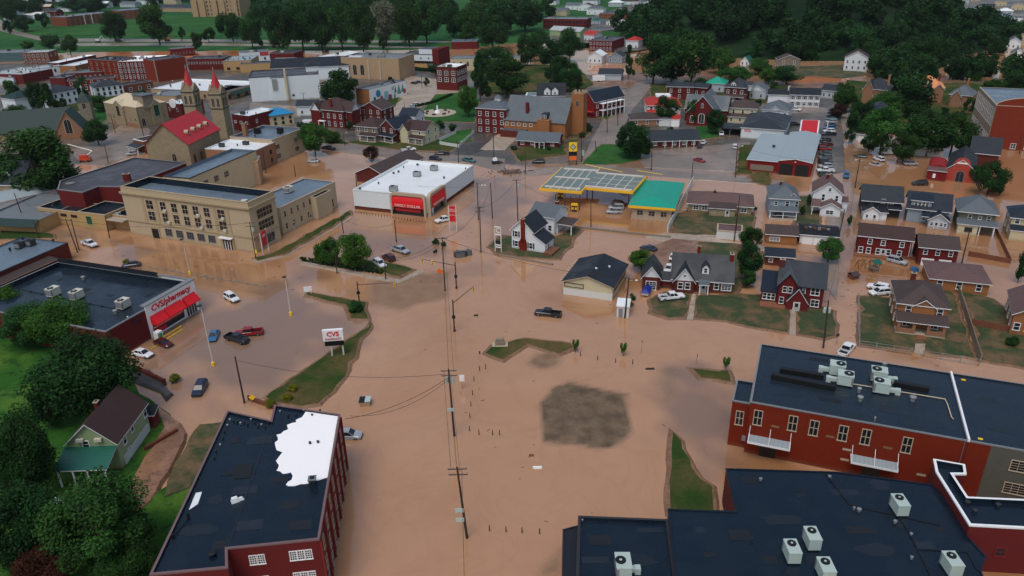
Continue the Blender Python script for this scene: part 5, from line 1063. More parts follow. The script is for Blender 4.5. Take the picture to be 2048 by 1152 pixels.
b.gab('dark_side','roof_char',2.9,'u',o=.7); b.gab('white_side','roof_black',1.4,'v',x0=0,x1=W*.42,y0=-4.5,y1=-.05,z=2.7,key='f'); b.body('white_side',W*.42+.02,W*.62,-4,-.05,z1=2.5,key='g'); b.shed('roof_black',W*.4,W*.66,-4.4,-.0,2.5,3.3); b.win('F',W*.52,4.0,.8,1.2); b.win('F',W*.72,3.2,1.2,1.5,'2'); b.win('F',W*.1,.9,.6,.9,v=-4.5); b.win('F',W*.3,0,.8,1.9,'door',v=-4.5); b.shed('roof_black',W*.64,W+.2,-2.2,0,2.9,3.6,key='p3'); b.done()
b=B('blue_grey_house','blue grey house with navy roof, long shed dormer and a small front gable wing','house',(1811,443,0),(1893,452,0),10,4.3); W=b.W
b.gab('grey_side','roof_navy',3.2,'u',o=.6); b.p('dormer',('grey_side','trim_white','roof_navy')).box(W*.05,W*.55,.6,5,4.2,6.2,0); b.shed('roof_navy',W*.02,W*.58,.2,5.2,6.2,7.3,key='ds',name='dormer_roof')
for i in range(4): b.win('F',W*(.17+.09*i),4.7,.7,1.1,v=.6)
b.gab('lgrey_side','roof_navy',1.7,'v',x0=W*.52,x1=W*.98,y0=-3.6,y1=-.05,z=2.6,key='f'); b.shed('roof_navy',W*.34,W*.54,-2.6,0,2.7,3.5)
for u in (.6,.83,.92): b.win('F',W*u,.9,.6,.9,v=-3.6)
b.win('F',W*.71,.1,.75,1.9,'door',v=-3.6); b.win('F',W*.42,1,.7,1); b.done()
b=B('grey_hip_house','olive house with broad light grey hip roof and a grey porch roof','house',(1911,461,0),(1983,469,0),10.5,5.5); W=b.W
b.hp('olive_side','roof_grey',3.3,o=.7); b.win('F',W*.3,3.4,.8,1.4); b.win('F',W*.58,3.9,.6,.8); b.win('F',W*.82,3.4,.8,1.4); b.shed('roof_grey',-.4,W+.6,-2.9,0,2.8,3.6,'trim_white'); b.body('yellow_side',0,W*.55,-2.5,-.03,z1=2.75,key='f'); b.win('F',W*.3,1,1.6,1.0,'2',v=-2.5,fr='trim_dark'); b.posts([W*.6,W-.1],-2.6,2.8); b.done()
b=hs('edge_cream_house','cream two storey house with navy roof at the right edge','' or (2014,474,0),(2085,482,0),9,5.4,'cream','roof_navy',2.8,'hp',nF=3,nS=2,fin=False); b.shed('roof_navy',-.2,b.W,-2.6,0,2.7,3.5); b.body('cream',0,b.W*.8,-2.4,-.03,z1=2.65,key='f'); b.done()
b=hs('tan_garage','tan garage with grey brown roof and a triple window','' or (1531,487,0),(1592,491,0),7,2.8,'brick_orange','roof_brown',1.3,'gu',zs=(),nF=0,cat='garage',fin=False); b.win('F',b.W*.28,1.0,2.4,.9,'g'); b.done()
b=hs('white_garage','white double garage under a dark cluttered roof deck','' or (1598,487,0),(1673,493,0),8,2.7,'white_side','black',1.0,'gu',zs=(),nF=0,cat='garage',fin=False)
for u in (.2,.52): MB().box(-1.3,1.3,-.06,-.02,-.1,2.1).obj('garage_door','sign_white',b.root,loc=(b.W*u,0,0))
jr=random.Random(9)
for i in range(6): MB().box(-.4,.4,-.3,.3,0,.5+.3*jr.random()).obj('deck_clutter','trim_grey' if i%2 else 'wood',b.root,loc=(b.W*(.15+.12*i),2.2+jr.random(),3.35))
b.done()
b=B('brown_ranch_house','wide stone ranch house with a brown hip roof and covered entrance','house',(1376,424,0),(1502,432,0),11,2.7); W=b.W
b.hp('stone_tan','roof_mauve',2.4,o=.7); b.body('stone_tan',W*.34,W*.74,-2.6,-.03,z1=2.5,key='f'); b.shed('roof_brown',W*.32,W*.76,-3.0,.2,2.5,3.5); b.win('F',W*.12,1,1.4,1.2,'2'); b.win('F',W*.26,1,1.4,1.2,'2'); b.win('F',W*.88,1,1.4,1.2,'2'); b.win('F',W*.62,.1,.9,2,'door',v=-2.6); b.chim(W*.4,5,3.6,5.6,'brick_dark',.8); b.done()
b=B('tan_roof_shed','small white garage with a flat tan roof below the ranch house','shed',(1432,477,0),(1483,481,0),5.5,2.3); b.flat(b.rect(),2.3,'vinyl','roof_mauve','trim_tan',par=.1); b.done()
b=B('backyard_shed','low blue roofed shed behind the pointed gable brick house','shed',(1530,530,0),(1585,534,0),5,2.6); b.gab('brick_dark','roof_navy',1.1,'u'); b.win('F',1.2,1,.8,.9); b.done()
# auto body shop
b=B('repair_garage','metal roofed repair garage with red walls and two open bays','garage',(1566,349,0),(1628,353,0),(1634,269,4.8),4.8,quad=((1566,322),(1630,327),(1635,270),(1575,264))); W,D=b.W,b.D
b.gab('red_side','roof_metal',.9,'v',o=.3,trim='trim_white'); b.body('red_side',-W*.96,-.03,.8,D*.92,z1=4.0,key='l'); b.shed('roof_metal',-W,-.05,.4,D*.92,4.05,4.5,'trim_white','lr','side_roof')
for u in (.25,.73): MB().box(-W*.2,W*.2,-.05,-.01,-.4,3.9).obj('open_bay','black',b.root,loc=(W*u,0,0))
MB().box(-W*.36,W*.36,-.06,-.02,.7,2.6).obj('shop_window','wood_grey',b.root,loc=(-W*.5,.8,0)); b.p('flood_lamp','lamp_glass').box(W*.48,W*.53,-.5,-.35,4.7,4.95); b.ac(-W*.35,D*.45,4.3,1,1,.8,'metal_dark'); b.done()
b=B('red_canopy','flat bright red canopy roof with white edging above the car lot','canopy',(1603,267,4.8),(1634,270,4.8),(1638,239,4.8),4.8)
pl=[b.loc(x,y,4.8) for x,y in ((1601,265),(1633,270),(1637,241),(1605,240))]; b.p('edging','trim_white').prism(inset(pl,-.5),4.5,4.8); b.p('roof','panel_red').prism(pl,4.55,4.86)
for x in (.6,b.W-.6):
    for y in (1,b.D-1): MB().box(x-.15,x+.15,y-.15,y+.15,-.5,4.6).obj('column','trim_white',b.root)
b.done()
b=B('white_storefront','white commercial front with a dark grey hipped roof beside the repair garage','shop',(1483,255,4.2),(1569,261,4.2),(1576,232,4.2),4.2); b.hp('white_wall','roof_char',3.0,o=.5); b.p('sign_panel',('sign_white','sign_red')).box(.8,4.5,-.08,-.02,2.6,3.8,0).box(1.2,3.6,-.12,-.08,3.3,3.6,1).box(1.2,4.0,-.12,-.08,2.8,3.1,1); b.done()
b=B('carport','open carport with a dark flat roof and a white car under it','carport',(1436,270,0),(1482,273,0),10,2.9); b.p('roof',('roof_char','trim_white')).box(-.3,b.W+.3,-.3,10,2.8,3.05); 
for x in (.2,b.W*.5,b.W-.2):
    for y in (.2,9): MB().box(x-.1,x+.1,y-.1,y+.1,-.3,2.8).obj('column','trim_grey',b.root)
b.p('back_wall','dark_side').box(0,b.W,9.7,9.9,-.3,2.8); b.done()
# long ranch with white gable end
b=B('long_ranch_house','long low ranch house with charcoal gable roof and white gable end','house',(1300,296,0),(1396,293,0),11,2.9); b.gab('brick_dark','roof_char',2.6,'u',o=.8,gw='white_side'); b.wg('F',5,[1.0],1.2,1.1,'2'); b.posts([b.W*(.3+.15*i) for i in range(5)],-.7,2.8); b.done()
hs('hip_brick_ranch','small brick ranch house with a dark maroon hip roof by the main street','' or (1262,253,0),(1326,252,0),11,2.8,'brick_tan','roof_brown',2.2,'hp',zs=(1.0,),nF=3,nS=1)
# grey roof ranch left of main street
b=B('grey_ranch_house','low brick house with plain grey gable roof and a small white portico','house',(1035,293,0),(1115,297,0),9,2.8); b.gab('brick_maroon','roof_grey',2.3,'u',o=.7); b.wg('F',4,[1.0],1.2,1.1,'2'); b.shed('roof_grey',b.W*.45,b.W*.72,-2.4,0,2.6,3.2); b.posts([b.W*.47,b.W*.58,b.W*.7],-2.2,2.6); b.win('R',4,1,1.4,1.3,'2'); b.done()
# tan church with big slate roof
b=B('tan_stone_church','big orange brick church with sweeping grey slate roof and a square tower','church',(1008,270,0),(1130,279,0),18,6.5); W,D=b.W,b.D
b.gab('brick_orange','roof_grey',8.5,'u',o=.3,trim='trim_dark'); b.p('wall','brick_orange').box(W*.58,W*.78,-2.5,-.02,-.5,7.8); b.p('chimney','brick_maroon').box(W*.33,W*.38,2.5,3.4,5,13.5); b.p('dormer',('roof_char','glass')).box(W*.63,W*.72,-.5,4,7.5,10.0,0)
for u in (.655,.69): b.win('F',W*u,8.4,.8,1.1,v=-.5)
b.wg('F',5,[4.4],1,1.1,u0=1.5,u1=W*.45); b.p('lower_wing',('brick_dark','roof_grey')).box(0,W*.4,-4,-.02,-.5,3.0,0,mt=1)
tx,ty=b.loc(1143,262,0); b.p('tower','brick_orange').box(W+.1,W+5.2,8,13.2,-.5,17); q=b.p('battlement','trim_tan')
for i in range(4):
    for (x,y) in ((W+.1+i*1.45,8),(W+.1+i*1.45,12.6),(W+.1,8+i*1.45),(W+4.6,8+i*1.45)): q.box(x,x+.65,y,y+.6,17,17.9)
for y in (8+2.6,): b.win('R',y,11,1,2.4,'arch','trim_tan',v=W+5.2)
b.win('F',W+2.6,12,1,2.4,'arch','trim_tan',v=8); b.win('R',D*.3,1,1,2.5,'arch','trim_tan'); b.win('R',D*.6,1,2,5,'arch','trim_tan'); b.done()
b=B('school_block','three storey red brick block with grey hip roof and a white cupola','building',(954,266,0),(1012,270,0),13,10.5); W,D=b.W,b.D
b.hp('brick_maroon','roof_grey',2.5,o=.4); b.wg('F',4,[1,4.3,7.6],1.2,1.7,'d'); b.wg('R',3,[4.3,7.6],1.2,1.7,'d'); q=b.p('cupola',('trim_white','roof_grey')); q.box(W*.45,W*.62,D*.5,D*.65,11.8,14,0); q.frus((W*.42,W*.65,D*.46,D*.69,14),(W*.53,W*.54,D*.57,D*.58,15.2),1); b.done()
b=B('dark_dormer_house','rambling dark roofed house with white dormers and a glazed roof at its left end','house',(1048,250,0),(1130,250,0),14,8.5); W,D=b.W,b.D
b.root.location=at(1052,228,0); b.gab('brick_dark','roof_black',4.5,'u',x0=W*.3); b.body('brick_dark',0,W*.3,1,9,z1=8,key='c'); q=b.p('glazed_roof',('trim_white','mem_blue')); q.box(-.3,W*.3,.7,9.3,8,8.3,0); q.box(.4,W*.3-.6,1.5,8.5,8.3,8.4,1)
for u in (.55,.75): b.dormer(W*u,.3,4,3,8.8,2.2,1.4,'white_side','roof_black')
b.done()
b=B('red_porch_house','bright red house with dark gable roof and white pillared balcony by the main street','house',(1163,232,0),(1188,237,0),20,7.5); W,D=b.W,b.D
b.gab('red_side','roof_navy',4,'v'); b.wg('R',5,[1,4.5],1.1,1.7); q=b.p('balcony','trim_white'); q.box(W+.05,W+2.6,3,D-2,3.2,3.4); q.box(W+.05,W+2.6,3,D-2,6.3,6.5)
for i in range(6): MB().box(-.12,.12,-.12,.12,-.3,6.3).obj('porch_post','trim_white',b.root,loc=(W+2.5,3.2+i*(D-5.4)/5,0))
b.p('porch_roof','roof_tile_red').box(-.5,W,-2,-.02,2.8,3.1); b.dormer(W*.5,2,5,2,8.5,1.5,1,'red_side','roof_navy'); b.done()
# red tile roof villa
b=B('red_roof_villa','pale villa with red hip roof topped by a white flat deck','house',(1293,236,0),(1360,236,0),16,5.5); W,D=b.W,b.D
b.hp('vinyl','roof_tile_red',3.6,k=.9); b.p('roof_deck',('sign_white','trim_grey')).box(W*.28,W*.72,D*.32,D*.68,8.3,9.1); b.wg('F',4,[1,3.5],1.2,1.5); b.shed('roof_tile_red',-.3,W*.35,-3,0,2.8,3.6); b.posts([0.2,W*.17,W*.33],-2.8,2.8,w=.5); b.wg('L',3,[1,3.5],1,1.4); b.done()
b=B('red_roof_kiosk','small white outbuilding with a red roof in front of the villa','shed',(1315,252,0),(1358,254,0),5,3); b.body('vinyl',x1=b.W*.6); b.body('sign_white',x0=b.W*.62,key='b'); b.shed('roof_grey',-.1,b.W*.6,-.2,5.1,3,3.3,key='a1'); b.shed('roof_tile_red',b.W*.6,b.W+.2,-.2,5.1,3.1,4.2,key='a2'); b.done()
b=hs('brick_apartment_house','two storey red brick apartment house with grey hip roof behind the villa','' or (1332,200,0),(1384,201,0),11,6.5,'brick_maroon','roof_char',1.8,'hp',nF=3,nS=2)
b=B('brick_church','dark red brick church with steep grey roofs and white pointed windows','church',(1372,251,0),(1431,255,0),20,6.0); W,D=b.W,b.D
b.gab('brick_maroon','roof_grey',6.8,'v',o=.4); b.gab('brick_maroon','roof_grey',5,'u',x0=-2.5,x1=W+3,y0=9,y1=17,key='t'); b.win('F',W*.5,1.5,2.2,4.0,'arch'); b.win('F',W*.18,1.5,1.3,3,'arch'); b.win('F',W*.82,1.5,1.3,3,'arch'); b.win('F',W*.5,8,.9,1.8,'arch'); b.done()
b=B('cream_foursquare_house','cream two storey house with dark brown hip roof and matching porch roof','house',(1456,243,0),(1511,246,0),11,6.0); b.hp('yellow_side','roof_brown',3.0); b.wg('F',3,[3.8],.9,1.5,fr='trim_white'); b.body('yellow_side',0,b.W*.85,-3,-.03,z1=2.8,key='f'); b.shed('roof_brown',-.4,b.W*.95,-3.5,0,2.8,3.7); b.wg('F',3,[1],.9,1.3,v=-3,u0=1.5,u1=b.W*.75); b.chim(b.W*.5,8,8,10.5,'brick_dark'); b.done()
b=B('dark_dormered_house','dark brick house with a white dormer and white gable beyond the brick church','house',(1447,203,0),(1488,206,0),12,7.0); b.hp('brick_dark','roof_char',3.8); b.dormer(b.W*.4,.5,4,2.4,7.4,1.5,1.0,'white_side','roof_char',n=2); b.wg('F',3,[1,4.3],1.1,1.6); b.gab('white_side','roof_char',1.5,'u',x0=b.W*.7,x1=b.W*1.15,y0=5,y1=9,z=7.8,key='g',z0=5); b.porch(0,b.W,2.4,2.9,'roof_brown'); b.done()
hs('grey_bungalow','light grey bungalow with grey roof and a white front gable','' or (1493,198,0),(1530,200,0),12,4.4,'lgrey_side','roof_grey',2.6,'gv',zs=(1.2,),nF=2,nS=2,gw='white_side')
b=hs('white_colonial_house','long white colonial house with black shutters and dark roof','' or (1577,214,0),(1637,216,0),9,5.9,'white_side','roof_black',2.3,'gu',zs=(1.0,3.8),nF=5,nS=2,st='s',fin=False); b.win('F',b.W*.5,0,1.3,2.1,'door'); b.gab('white_side','roof_black',1.8,'u',x0=-9.5,x1=-.05,y0=2,y1=9,z=5.3,key='w'); b.chim(-.5,5,6,9,'white_wall'); b.done()
hs('blue_grey_bungalow','pale blue bungalow with grey gable roof right of the white colonial','' or (1641,196,0),(1674,199,0),11,4.0,'lgrey_side','roof_char',2.0,'gu',zs=(1.1,),nF=3,nS=1)
b=hs('small_gable_office','white walled office with grey pyramid roof and a little front gable','' or (1522,240,0),(1575,244,0),13,4.6,'white_side','roof_grey',3.4,'hp',zs=(2.2,),nF=4,nS=0,fin=False); b.gab('white_side','roof_grey',1.2,'v',x0=b.W*.35,x1=b.W*.65,y0=-.3,y1=3,z=5.2,key='f',z0=4.4); b.done()
hs('teal_roof_house','grey house with teal and charcoal roofs beyond the brick church','' or (1411,184,0),(1447,186,0),10,4.5,'lgrey_side','roof_teal',3,'hp',zs=(1.2,),nF=2,nS=1)
hs('pillar_porch_house','dark brick house with three white pillars next to the teal roofed house','' or (1386,192,0),(1412,194,0),9,4.5,'brick_maroon','roof_char',1.5,'gu',zs=(1.2,),nF=2,nS=0)
hs('hillside_farmhouse','white farmhouse with dark red roof standing alone below the wooded hill','' or (1686,142,0),(1733,144,0),12,8.0,'white_side','roof_maroon',3.5,'gv',zs=(1.5,4.8),nF=4,nS=3)
b=hs('turret_brick_house','orange brick house with steep navy roof and white gable trim','' or (1721,212,0),(1770,216,0),13,8.0,'brick_tan','roof_navy',4.5,'hp',zs=(1.2,4.6),nF=4,nS=2,fin=False); b.gab('brick_tan','roof_navy',4.2,'v',x0=0,x1=b.W*.42,y0=-.8,y1=5,z=8,key='f'); b.chim(b.W*.9,6,9,14,'brick_tan'); b.done()
b=hs('orange_roof_mansion','large mansion with a pale orange tiled roof and dormer','' or (1822,203,0),(1882,206,0),14,7.0,'brick_tan','roof_orange',4.5,'hp',zs=(1.2,4.2),nF=5,nS=3,fin=False); b.dormer(b.W*.45,.5,5,3,7.6,1.8,1.5,'trim_tan','roof_orange',n=3); b.gab('brick_tan','roof_orange',2.2,'v',x0=b.W*.66,x1=b.W*1.0,y0=-1,y1=4,z=6.6,key='f'); b.chim(b.W*.1,8,9,12.5,'brick_orange'); b.chim(b.W*.85,8,9,12.5,'brick_dark'); b.done()
b=hs('grey_gable_cottage','brick cottage with grey roof and white edged front gable near the big brick hall','' or (1895,213,0),(1938,217,0),12,5.5,'brick_tan','roof_grey',4.0,'hp',zs=(1.2,),nF=3,nS=2,fin=False); b.gab('brick_tan','roof_grey',2.6,'v',x0=b.W*.1,x1=b.W*.55,y0=-1.5,y1=4,z=5.2,key='f'); b.chim(b.W*.6,8,8,12,'brick_orange'); b.done()
for (L,R,l,wl,rf) in (((1900,137,2),(1937,138,2),'small green roofed house with a white dormer at the wood edge','white_side','roof_dkgreen'),((1948,143,2),(1986,144,2),'white two storey house with twin gables at the wood edge','white_side','roof_grey'),((2022,118,2),(2048,119,2),'white gabled house high at the right edge','white_side','roof_grey'),((2010,140,2),(2046,141,2),'dark house with white porch below the high gabled house','dark_side','roof_char'),((1555,138,0),(1598,138,0),'plain brown roofed barn at the edge of the flooded field','wood_grey','roof_brown'),((1480,132,0),(1497,133,0),'tiny white shed with green roof under the trees','white_side','roof_green')):
    hs('hillside_house' if 'barn' not in l and 'shed' not in l else ('barn' if 'barn' in l else 'garden_shed'),l,L,R,9,5.5 if 'shed' not in l else 3,wl,rf,2.6,'gv',zs=(1,3.6),nF=2,nS=2,cat='barn' if 'barn' in l else ('shed' if 'shed' in l else 'house'))
b=B('white_door_garage','white garage with a brown pyramid roof beside the narrow street','garage',(1711,283,0),(1748,286,0),8,3); b.hp('white_wall','roof_brown',2.2); b.p('garage_door','sign_white').box(.8,b.W*.48,-.08,-.02,-.2,2.4).box(b.W*.54,b.W-.6,-.08,-.02,-.2,2.4); b.done()
hs('wooded_house','dark roofed house with white trim half hidden among big trees','' or (1733,248,0),(1785,250,0),12,5,'white_side','roof_navy',3.6,'hp',zs=(1.2,),nF=3,nS=1)
# big brick hall upper right
b=B('great_brick_hall','tall hall with rounded red brick front and pale stone side of tall windows','building',(1972,297,0),(2162,309,0),(1960,172,16.5),16.5); W,D=b.W,b.D
b.flat(b.rect(),16,'brick_bright','mem_blue','trim_tan',par=.3); b.p('stone_side','stone_grey').box(-.25,-.02,-.1,D,-.8,16.2); pts=[(0,15.9)]+[(W*.45*(1-math.cos(a)),16+3.2*math.sin(a)) for a in (.3,.6,.9,1.2,1.5)]+[(W,19.2),(W,15.9)]
b.p('curved_parapet','brick_bright').face([(x,-.03,z) for x,z in pts]).face([(x,.4,z) for x,z in pts[::-1]])
q=b.p('parapet_cap','trim_tan')
for (p,r_) in zip(pts[:-1],pts[1:-1]): q.cyl((p[0],.2,p[1]),(r_[0],.2,r_[1]),.22,.22,5)
b.wg('L',12,[8.5],1.0,6.0,'d','trim_white',v=-.25); b.wg('L',12,[2],1.0,3,'d','trim_white',v=-.25); b.wg('F',6,[.6],1.5,1.8,'2','trim_white',u0=4,u1=W-4); b.done()
b=B('dark_hall_roof','low white walled row building with a long dark roof under the great brick hall','building',(1800,308,0),(1886,315,0),8,3.4); b.gab('vinyl','roof_char',1.6,'u'); b.p('door','trim_tan').box(2,3.2,-.08,-.02,-.2,2.2); b.done()
b=B('salmon_front_shop','shop with a salmon stepped arch front, flags and dark roof','shop',(1891,360,0),(1943,366,0),20,4.2); W,D=b.W,b.D
b.gab('salmon','roof_char',3.0,'v'); pts=[(-.3,-.6),(W+.3,-.6),(W+.3,3.6),(W*.86,4.4),(W*.8,6.4),(W*.68,7.6),(W*.5,8.0),(W*.32,7.6),(W*.2,6.4),(W*.14,4.4),(-.3,3.6)]
b.p('arched_front','salmon').face([(x,-.35,z) for x,z in pts]).face([(x,-.05,z) for x,z in pts[::-1]])
for i in range(len(pts)): 
    a,c=pts[i],pts[(i+1)%len(pts)]; b.p('arched_front','salmon').face([(a[0],-.35,a[1]),(a[0],-.05,a[1]),(c[0],-.05,c[1]),(c[0],-.35,c[1])])
b.win('F',W*.5,-.1,2.2,3.6,'arch','trim_grey',v=-.36); b.p('name_board','sign_white').box(W*.3,W*.7,-.42,-.36,5.9,6.4); b.done()
b=B('red_hut_shop','small shop with rounded red roof left of the salmon front','shop',(1852,360,0),(1889,364,0),14,3.4); W=b.W
q=b.p('roof','red_metal'); n=8
for i in range(n):
    a0,a1=math.pi*i/n,math.pi*(i+1)/n; q.face([(W/2-W/2*math.cos(a0),3,3+1.7*math.sin(a0)),(W/2-W/2*math.cos(a0),14,3+1.7*math.sin(a0)),(W/2-W/2*math.cos(a1),14,3+1.7*math.sin(a1)),(W/2-W/2*math.cos(a1),3,3+1.7*math.sin(a1))][::-1])
    q.face([(W/2,3,3),(W/2-W/2*math.cos(a0),3,3+1.7*math.sin(a0)),(W/2-W/2*math.cos(a1),3,3+1.7*math.sin(a1))])
b.body('red_side'); b.shed('roof_mauve',-.2,W+.2,-.4,3.2,3.3,3.9,key='f'); b.p('notice','sign_white').box(W*.3,W*.45,-.07,-.02,1,2.4); b.done()
b=B('striped_hall','dark roofed hall with a white gable between the salmon shop and the great hall','building',(1935,330,0),(1992,336,0),16,4.5); b.gab('brick_dark','roof_char',4.0,'u'); b.done()
# ================= downtown, upper left =================
def blk(name,label,L,R,T,H,wall,roof,par=.5,trim='trim_grey',F=None,Rr=None,Lf=None,fin=True,cat='building',**kw):
    b=B(name,label,cat,L,R,T,H,**kw); b.flat(b.rect(),H,wall,roof,trim,par=par)
    for f,q in (('F',F),('R',Rr),('L',Lf)):
        if q: b.wg(f,q[0],q[1],q[2],q[3],q[4] if len(q)>4 else 'd',q[5] if len(q)>5 else 'trim_white')
    jr=random.Random(int(L[0]*7+L[1]))
    for i in range(jr.randint(1,4)):
        x,y=b.W*jr.uniform(.15,.85),b.D*jr.uniform(.2,.8)
        if jr.random()<.5: b.vent(x,y,H-par,.3,.8,jr.choice(['galv','metal_dark','black']))
        else: b.ac(x,y,H-par,jr.uniform(1.4,2.4),1.3,1.3,jr.choice(['galv','ac_beige','metal_dark']),rz=jr.choice([0,1.57]))
    if fin: b.done()
    return b
b=B('red_roof_church','tan stone church with a red roof, round dormers and twin red spires','church',(288,266,11),(375,287,11),(424,234,11),11,side=((375,287,11),(437,257,11)),W=16); W,D=b.W,b.D
b.gab('stone_tan','roof_red',6.8,'v',y1=D,o=.6,trim='trim_red'); b.win('F',W*.62,4,1.4,3.2,'arch','trim_tan'); b.body('stone_tan',W*.3,W*.85,-4,-.03,z1=4.2,key='low'); b.p('annex_roof',('mem_dark')).box(W*.3,W*.85,-4,-.03,4.2,4.4); b.wg('R',4,[2.5],1.5,4,'arch','trim_tan',u0=3,u1=D-6); b.wg('F',4,[1],.8,1.2,'d','trim_dark',v=-4,u0=W*.34,u1=W*.8)
for i in range(4):
    u=D*(.22+.2*i); o=MB(); o.cyl((0,0,0),(1.5,0,0),.85,.85,12,0); o.box(1.4,1.56,-.3,.3,-.5,.5,1); o.obj('round_dormer',('trim_tan','black'),b.root,loc=(W*.80,u,11+6.8*.42))
for k,(px_,py_) in enumerate(((371,137),(426,141))):
    x,y=b.loc(px_,py_,28); w_=2.7; q=MB(); q.box(x-w_,x+w_,y-w_,y+w_,-.8,19,0); q.box(x-w_-.15,x+w_+.15,y-w_-.15,y+w_+.15,12.6,13,1); q.box(x-w_-.15,x+w_+.15,y-w_-.15,y+w_+.15,18.4,18.8,1); 
    for ax in ('u','v'): q.gwall(x-w_,x+w_,y-w_,y+w_,19,3.2,ax,0)
    t=q.obj('bell_tower',('stone_tan','trim_dark'),b.root)
    s=MB(); n=8; z0=20.2
    for i in range(n):
        a0,a1=math.pi*2*(i+.5)/n,math.pi*2*(i+1.5)/n; s.face([(x+2.4*math.cos(a0),y+2.4*math.sin(a0),z0),(x+2.4*math.cos(a1),y+2.4*math.sin(a1),z0),(x,y,28.5)])
    s.obj('spire','roof_red',t); MB().gable(x-w_,x+w_,y-w_,y+w_,19,3.2,'u',.15,.12).gable(x-w_,x+w_,y-w_,y+w_,19,3.2,'v',.15,.12).obj('gable_roof',('stone_grey','stone_tan'),t); MB().cyl((x,y,28.3),(x,y,29.6),.12,.03,5).obj('finial','lamp_glass',t)
    for f,dx,dy,r in (('F',0,-w_,0),('R',w_,0,math.pi/2),('L',-w_,0,-math.pi/2)):
        for zz in (13.6,):
            for s_ in (-1.1,1.1):
                lx,ly=(x+s_,y-w_) if f=='F' else ((x+dx,y+s_)); place(win_mesh(1.1,3.6,'arch','trim_tan'),'belfry_opening',t,(lx,ly,zz),r)
b.done()
b=B('stone_library','stone library with tan hip roof, square roof tower and pointed gables','building',(217,246,0),(281,258,0),15,9.5); W,D=b.W,b.D
b.hp('stone_tan','roof_tan',4.0,o=.1,trim='trim_tan'); b.gab('stone_tan','roof_tan',2.6,'v',x0=W*.3,x1=W*.62,y0=-.6,y1=4,z=9,key='f',o=.1,trim='trim_tan'); b.gab('stone_tan','roof_tan',2.6,'u',x0=W-4,x1=W+.6,y0=D*.45,y1=D*.8,z=9,key='r',o=.1,trim='trim_tan')
b.win('F',W*.46,5,1.9,4,'g','trim_dark',v=-.6); b.wg('F',6,[3.0],.7,1.6,'d','trim_tan'); b.win('R',D*.62,4.5,2.2,4.6,'g','trim_green',v=W+.6); b.win('R',D*.15,1,1.6,3.4,'arch','trim_tan'); q=b.p('roof_tower',('stone_grey','roof_grey'),parent='roof'); q.box(W*.72,W*1.02,D*.25,D*.6,8.5,14,0); q.box(W*.7,W*1.04,D*.23,D*.62,14,14.3,1); b.p('mud_band','brick_tan').box(W*.2,W*.97,-.05,-.01,-.2,2.2); b.done()
b=B('green_roof_church','long stone church under steep dark green roofs at the left edge','church',(-40,286,0),(150,272,0),12,3.6); W,D=b.W,b.D
b.gab('stone_tan','roof_dkgreen',8,'u',trim='trim_dark'); x=b.loc(140,282,0)[0]; b.gab('brick_tan','roof_dkgreen',8.5,'v',x0=x-6,x1=x+5.5,y0=-6,y1=6,z=3.2,key='f',trim='trim_tan'); b.win('F',x-.3,2.5,2.6,6,'arch','trim_tan',v=-6); b.win('F',x-9,1,1.2,2.5,'arch','trim_tan')
tx,ty=b.loc(176,244,0); b.p('tower','stone_grey').box(tx-2.6,tx+2.6,ty,ty+5.2,-.8,9.5); q=b.p('tower_roof','roof_dkgreen'); q.frus((tx-2.9,tx+2.9,ty-.3,ty+5.5,9.5),(tx-1.6,tx+1.6,ty+1,ty+4.2,12)); q.frus((tx-1.6,tx+1.6,ty+1,ty+4.2,12),(tx-.05,tx+.05,ty+2.5,ty+2.7,14)); b.p('cross','lamp_glass').box(tx-.08,tx+.08,ty+2.5,ty+2.7,14,16.8).box(tx-.6,tx+.6,ty+2.5,ty+2.7,15.8,16)
b.win('F',tx,6.3,1.3,2.6,'arch','trim_tan',v=ty); b.win('R',ty+2.6,6.3,1.3,2.6,'arch','trim_tan',v=tx+2.6); b.done()
b=blk('courtyard_block','cream and pink brick block with dark wet roof and two black roof units','' or (465,273,9),(546,281,9),(527,249,9),9,'cream_block','mem_blue',1.0,'trim_tan',fin=False,quad=((465,273),(546,281),(600,257),(527,249))); D=b.D
for z in (5,1.5):
    for u in (D*.13,D*.7): b.win('R',u,z,2.4,1.6,'g','trim_tan')
b.chim(*b.loc(490,262,10),8,13,'brick_tan',1.6,1.3,parent='wall')
for k in ((514,262),(560,262)): b.ac(*b.loc(*k,9),8.1,2,2,2,'black')
b.done()
b=blk('white_roof_wing','low pink brick wing with bright white roof in front of the cream block','' or (412,303,8),(508,303,8),(466,279,8),8,'brick_tan','mem_white',.4,'vinyl',quad=((404,299),(510,302),(545,285),(463,278)),Rr=(2,[4.5,1.5],1,1.3,'d','trim_dark'))
blk('white_roof_shop_block','red brick block with white membrane roof between the church and the blue roof','' or (463,229,7),(497,233,7),(505,213,7),7,'brick_maroon','mem_white',.5,'trim_dark',F=(3,[3.6],1.2,.9),Rr=(2,[3.5],.8,1.5))
b=hs('blue_roof_house','cream house with a vivid blue hip roof','' or (545,256,0),(590,249,0),12,5.2,'cream','roof_blue',2.4,'hp',zs=(1.2,3.2),nF=3,nS=1,trim='trim_dark',wh=1.1)
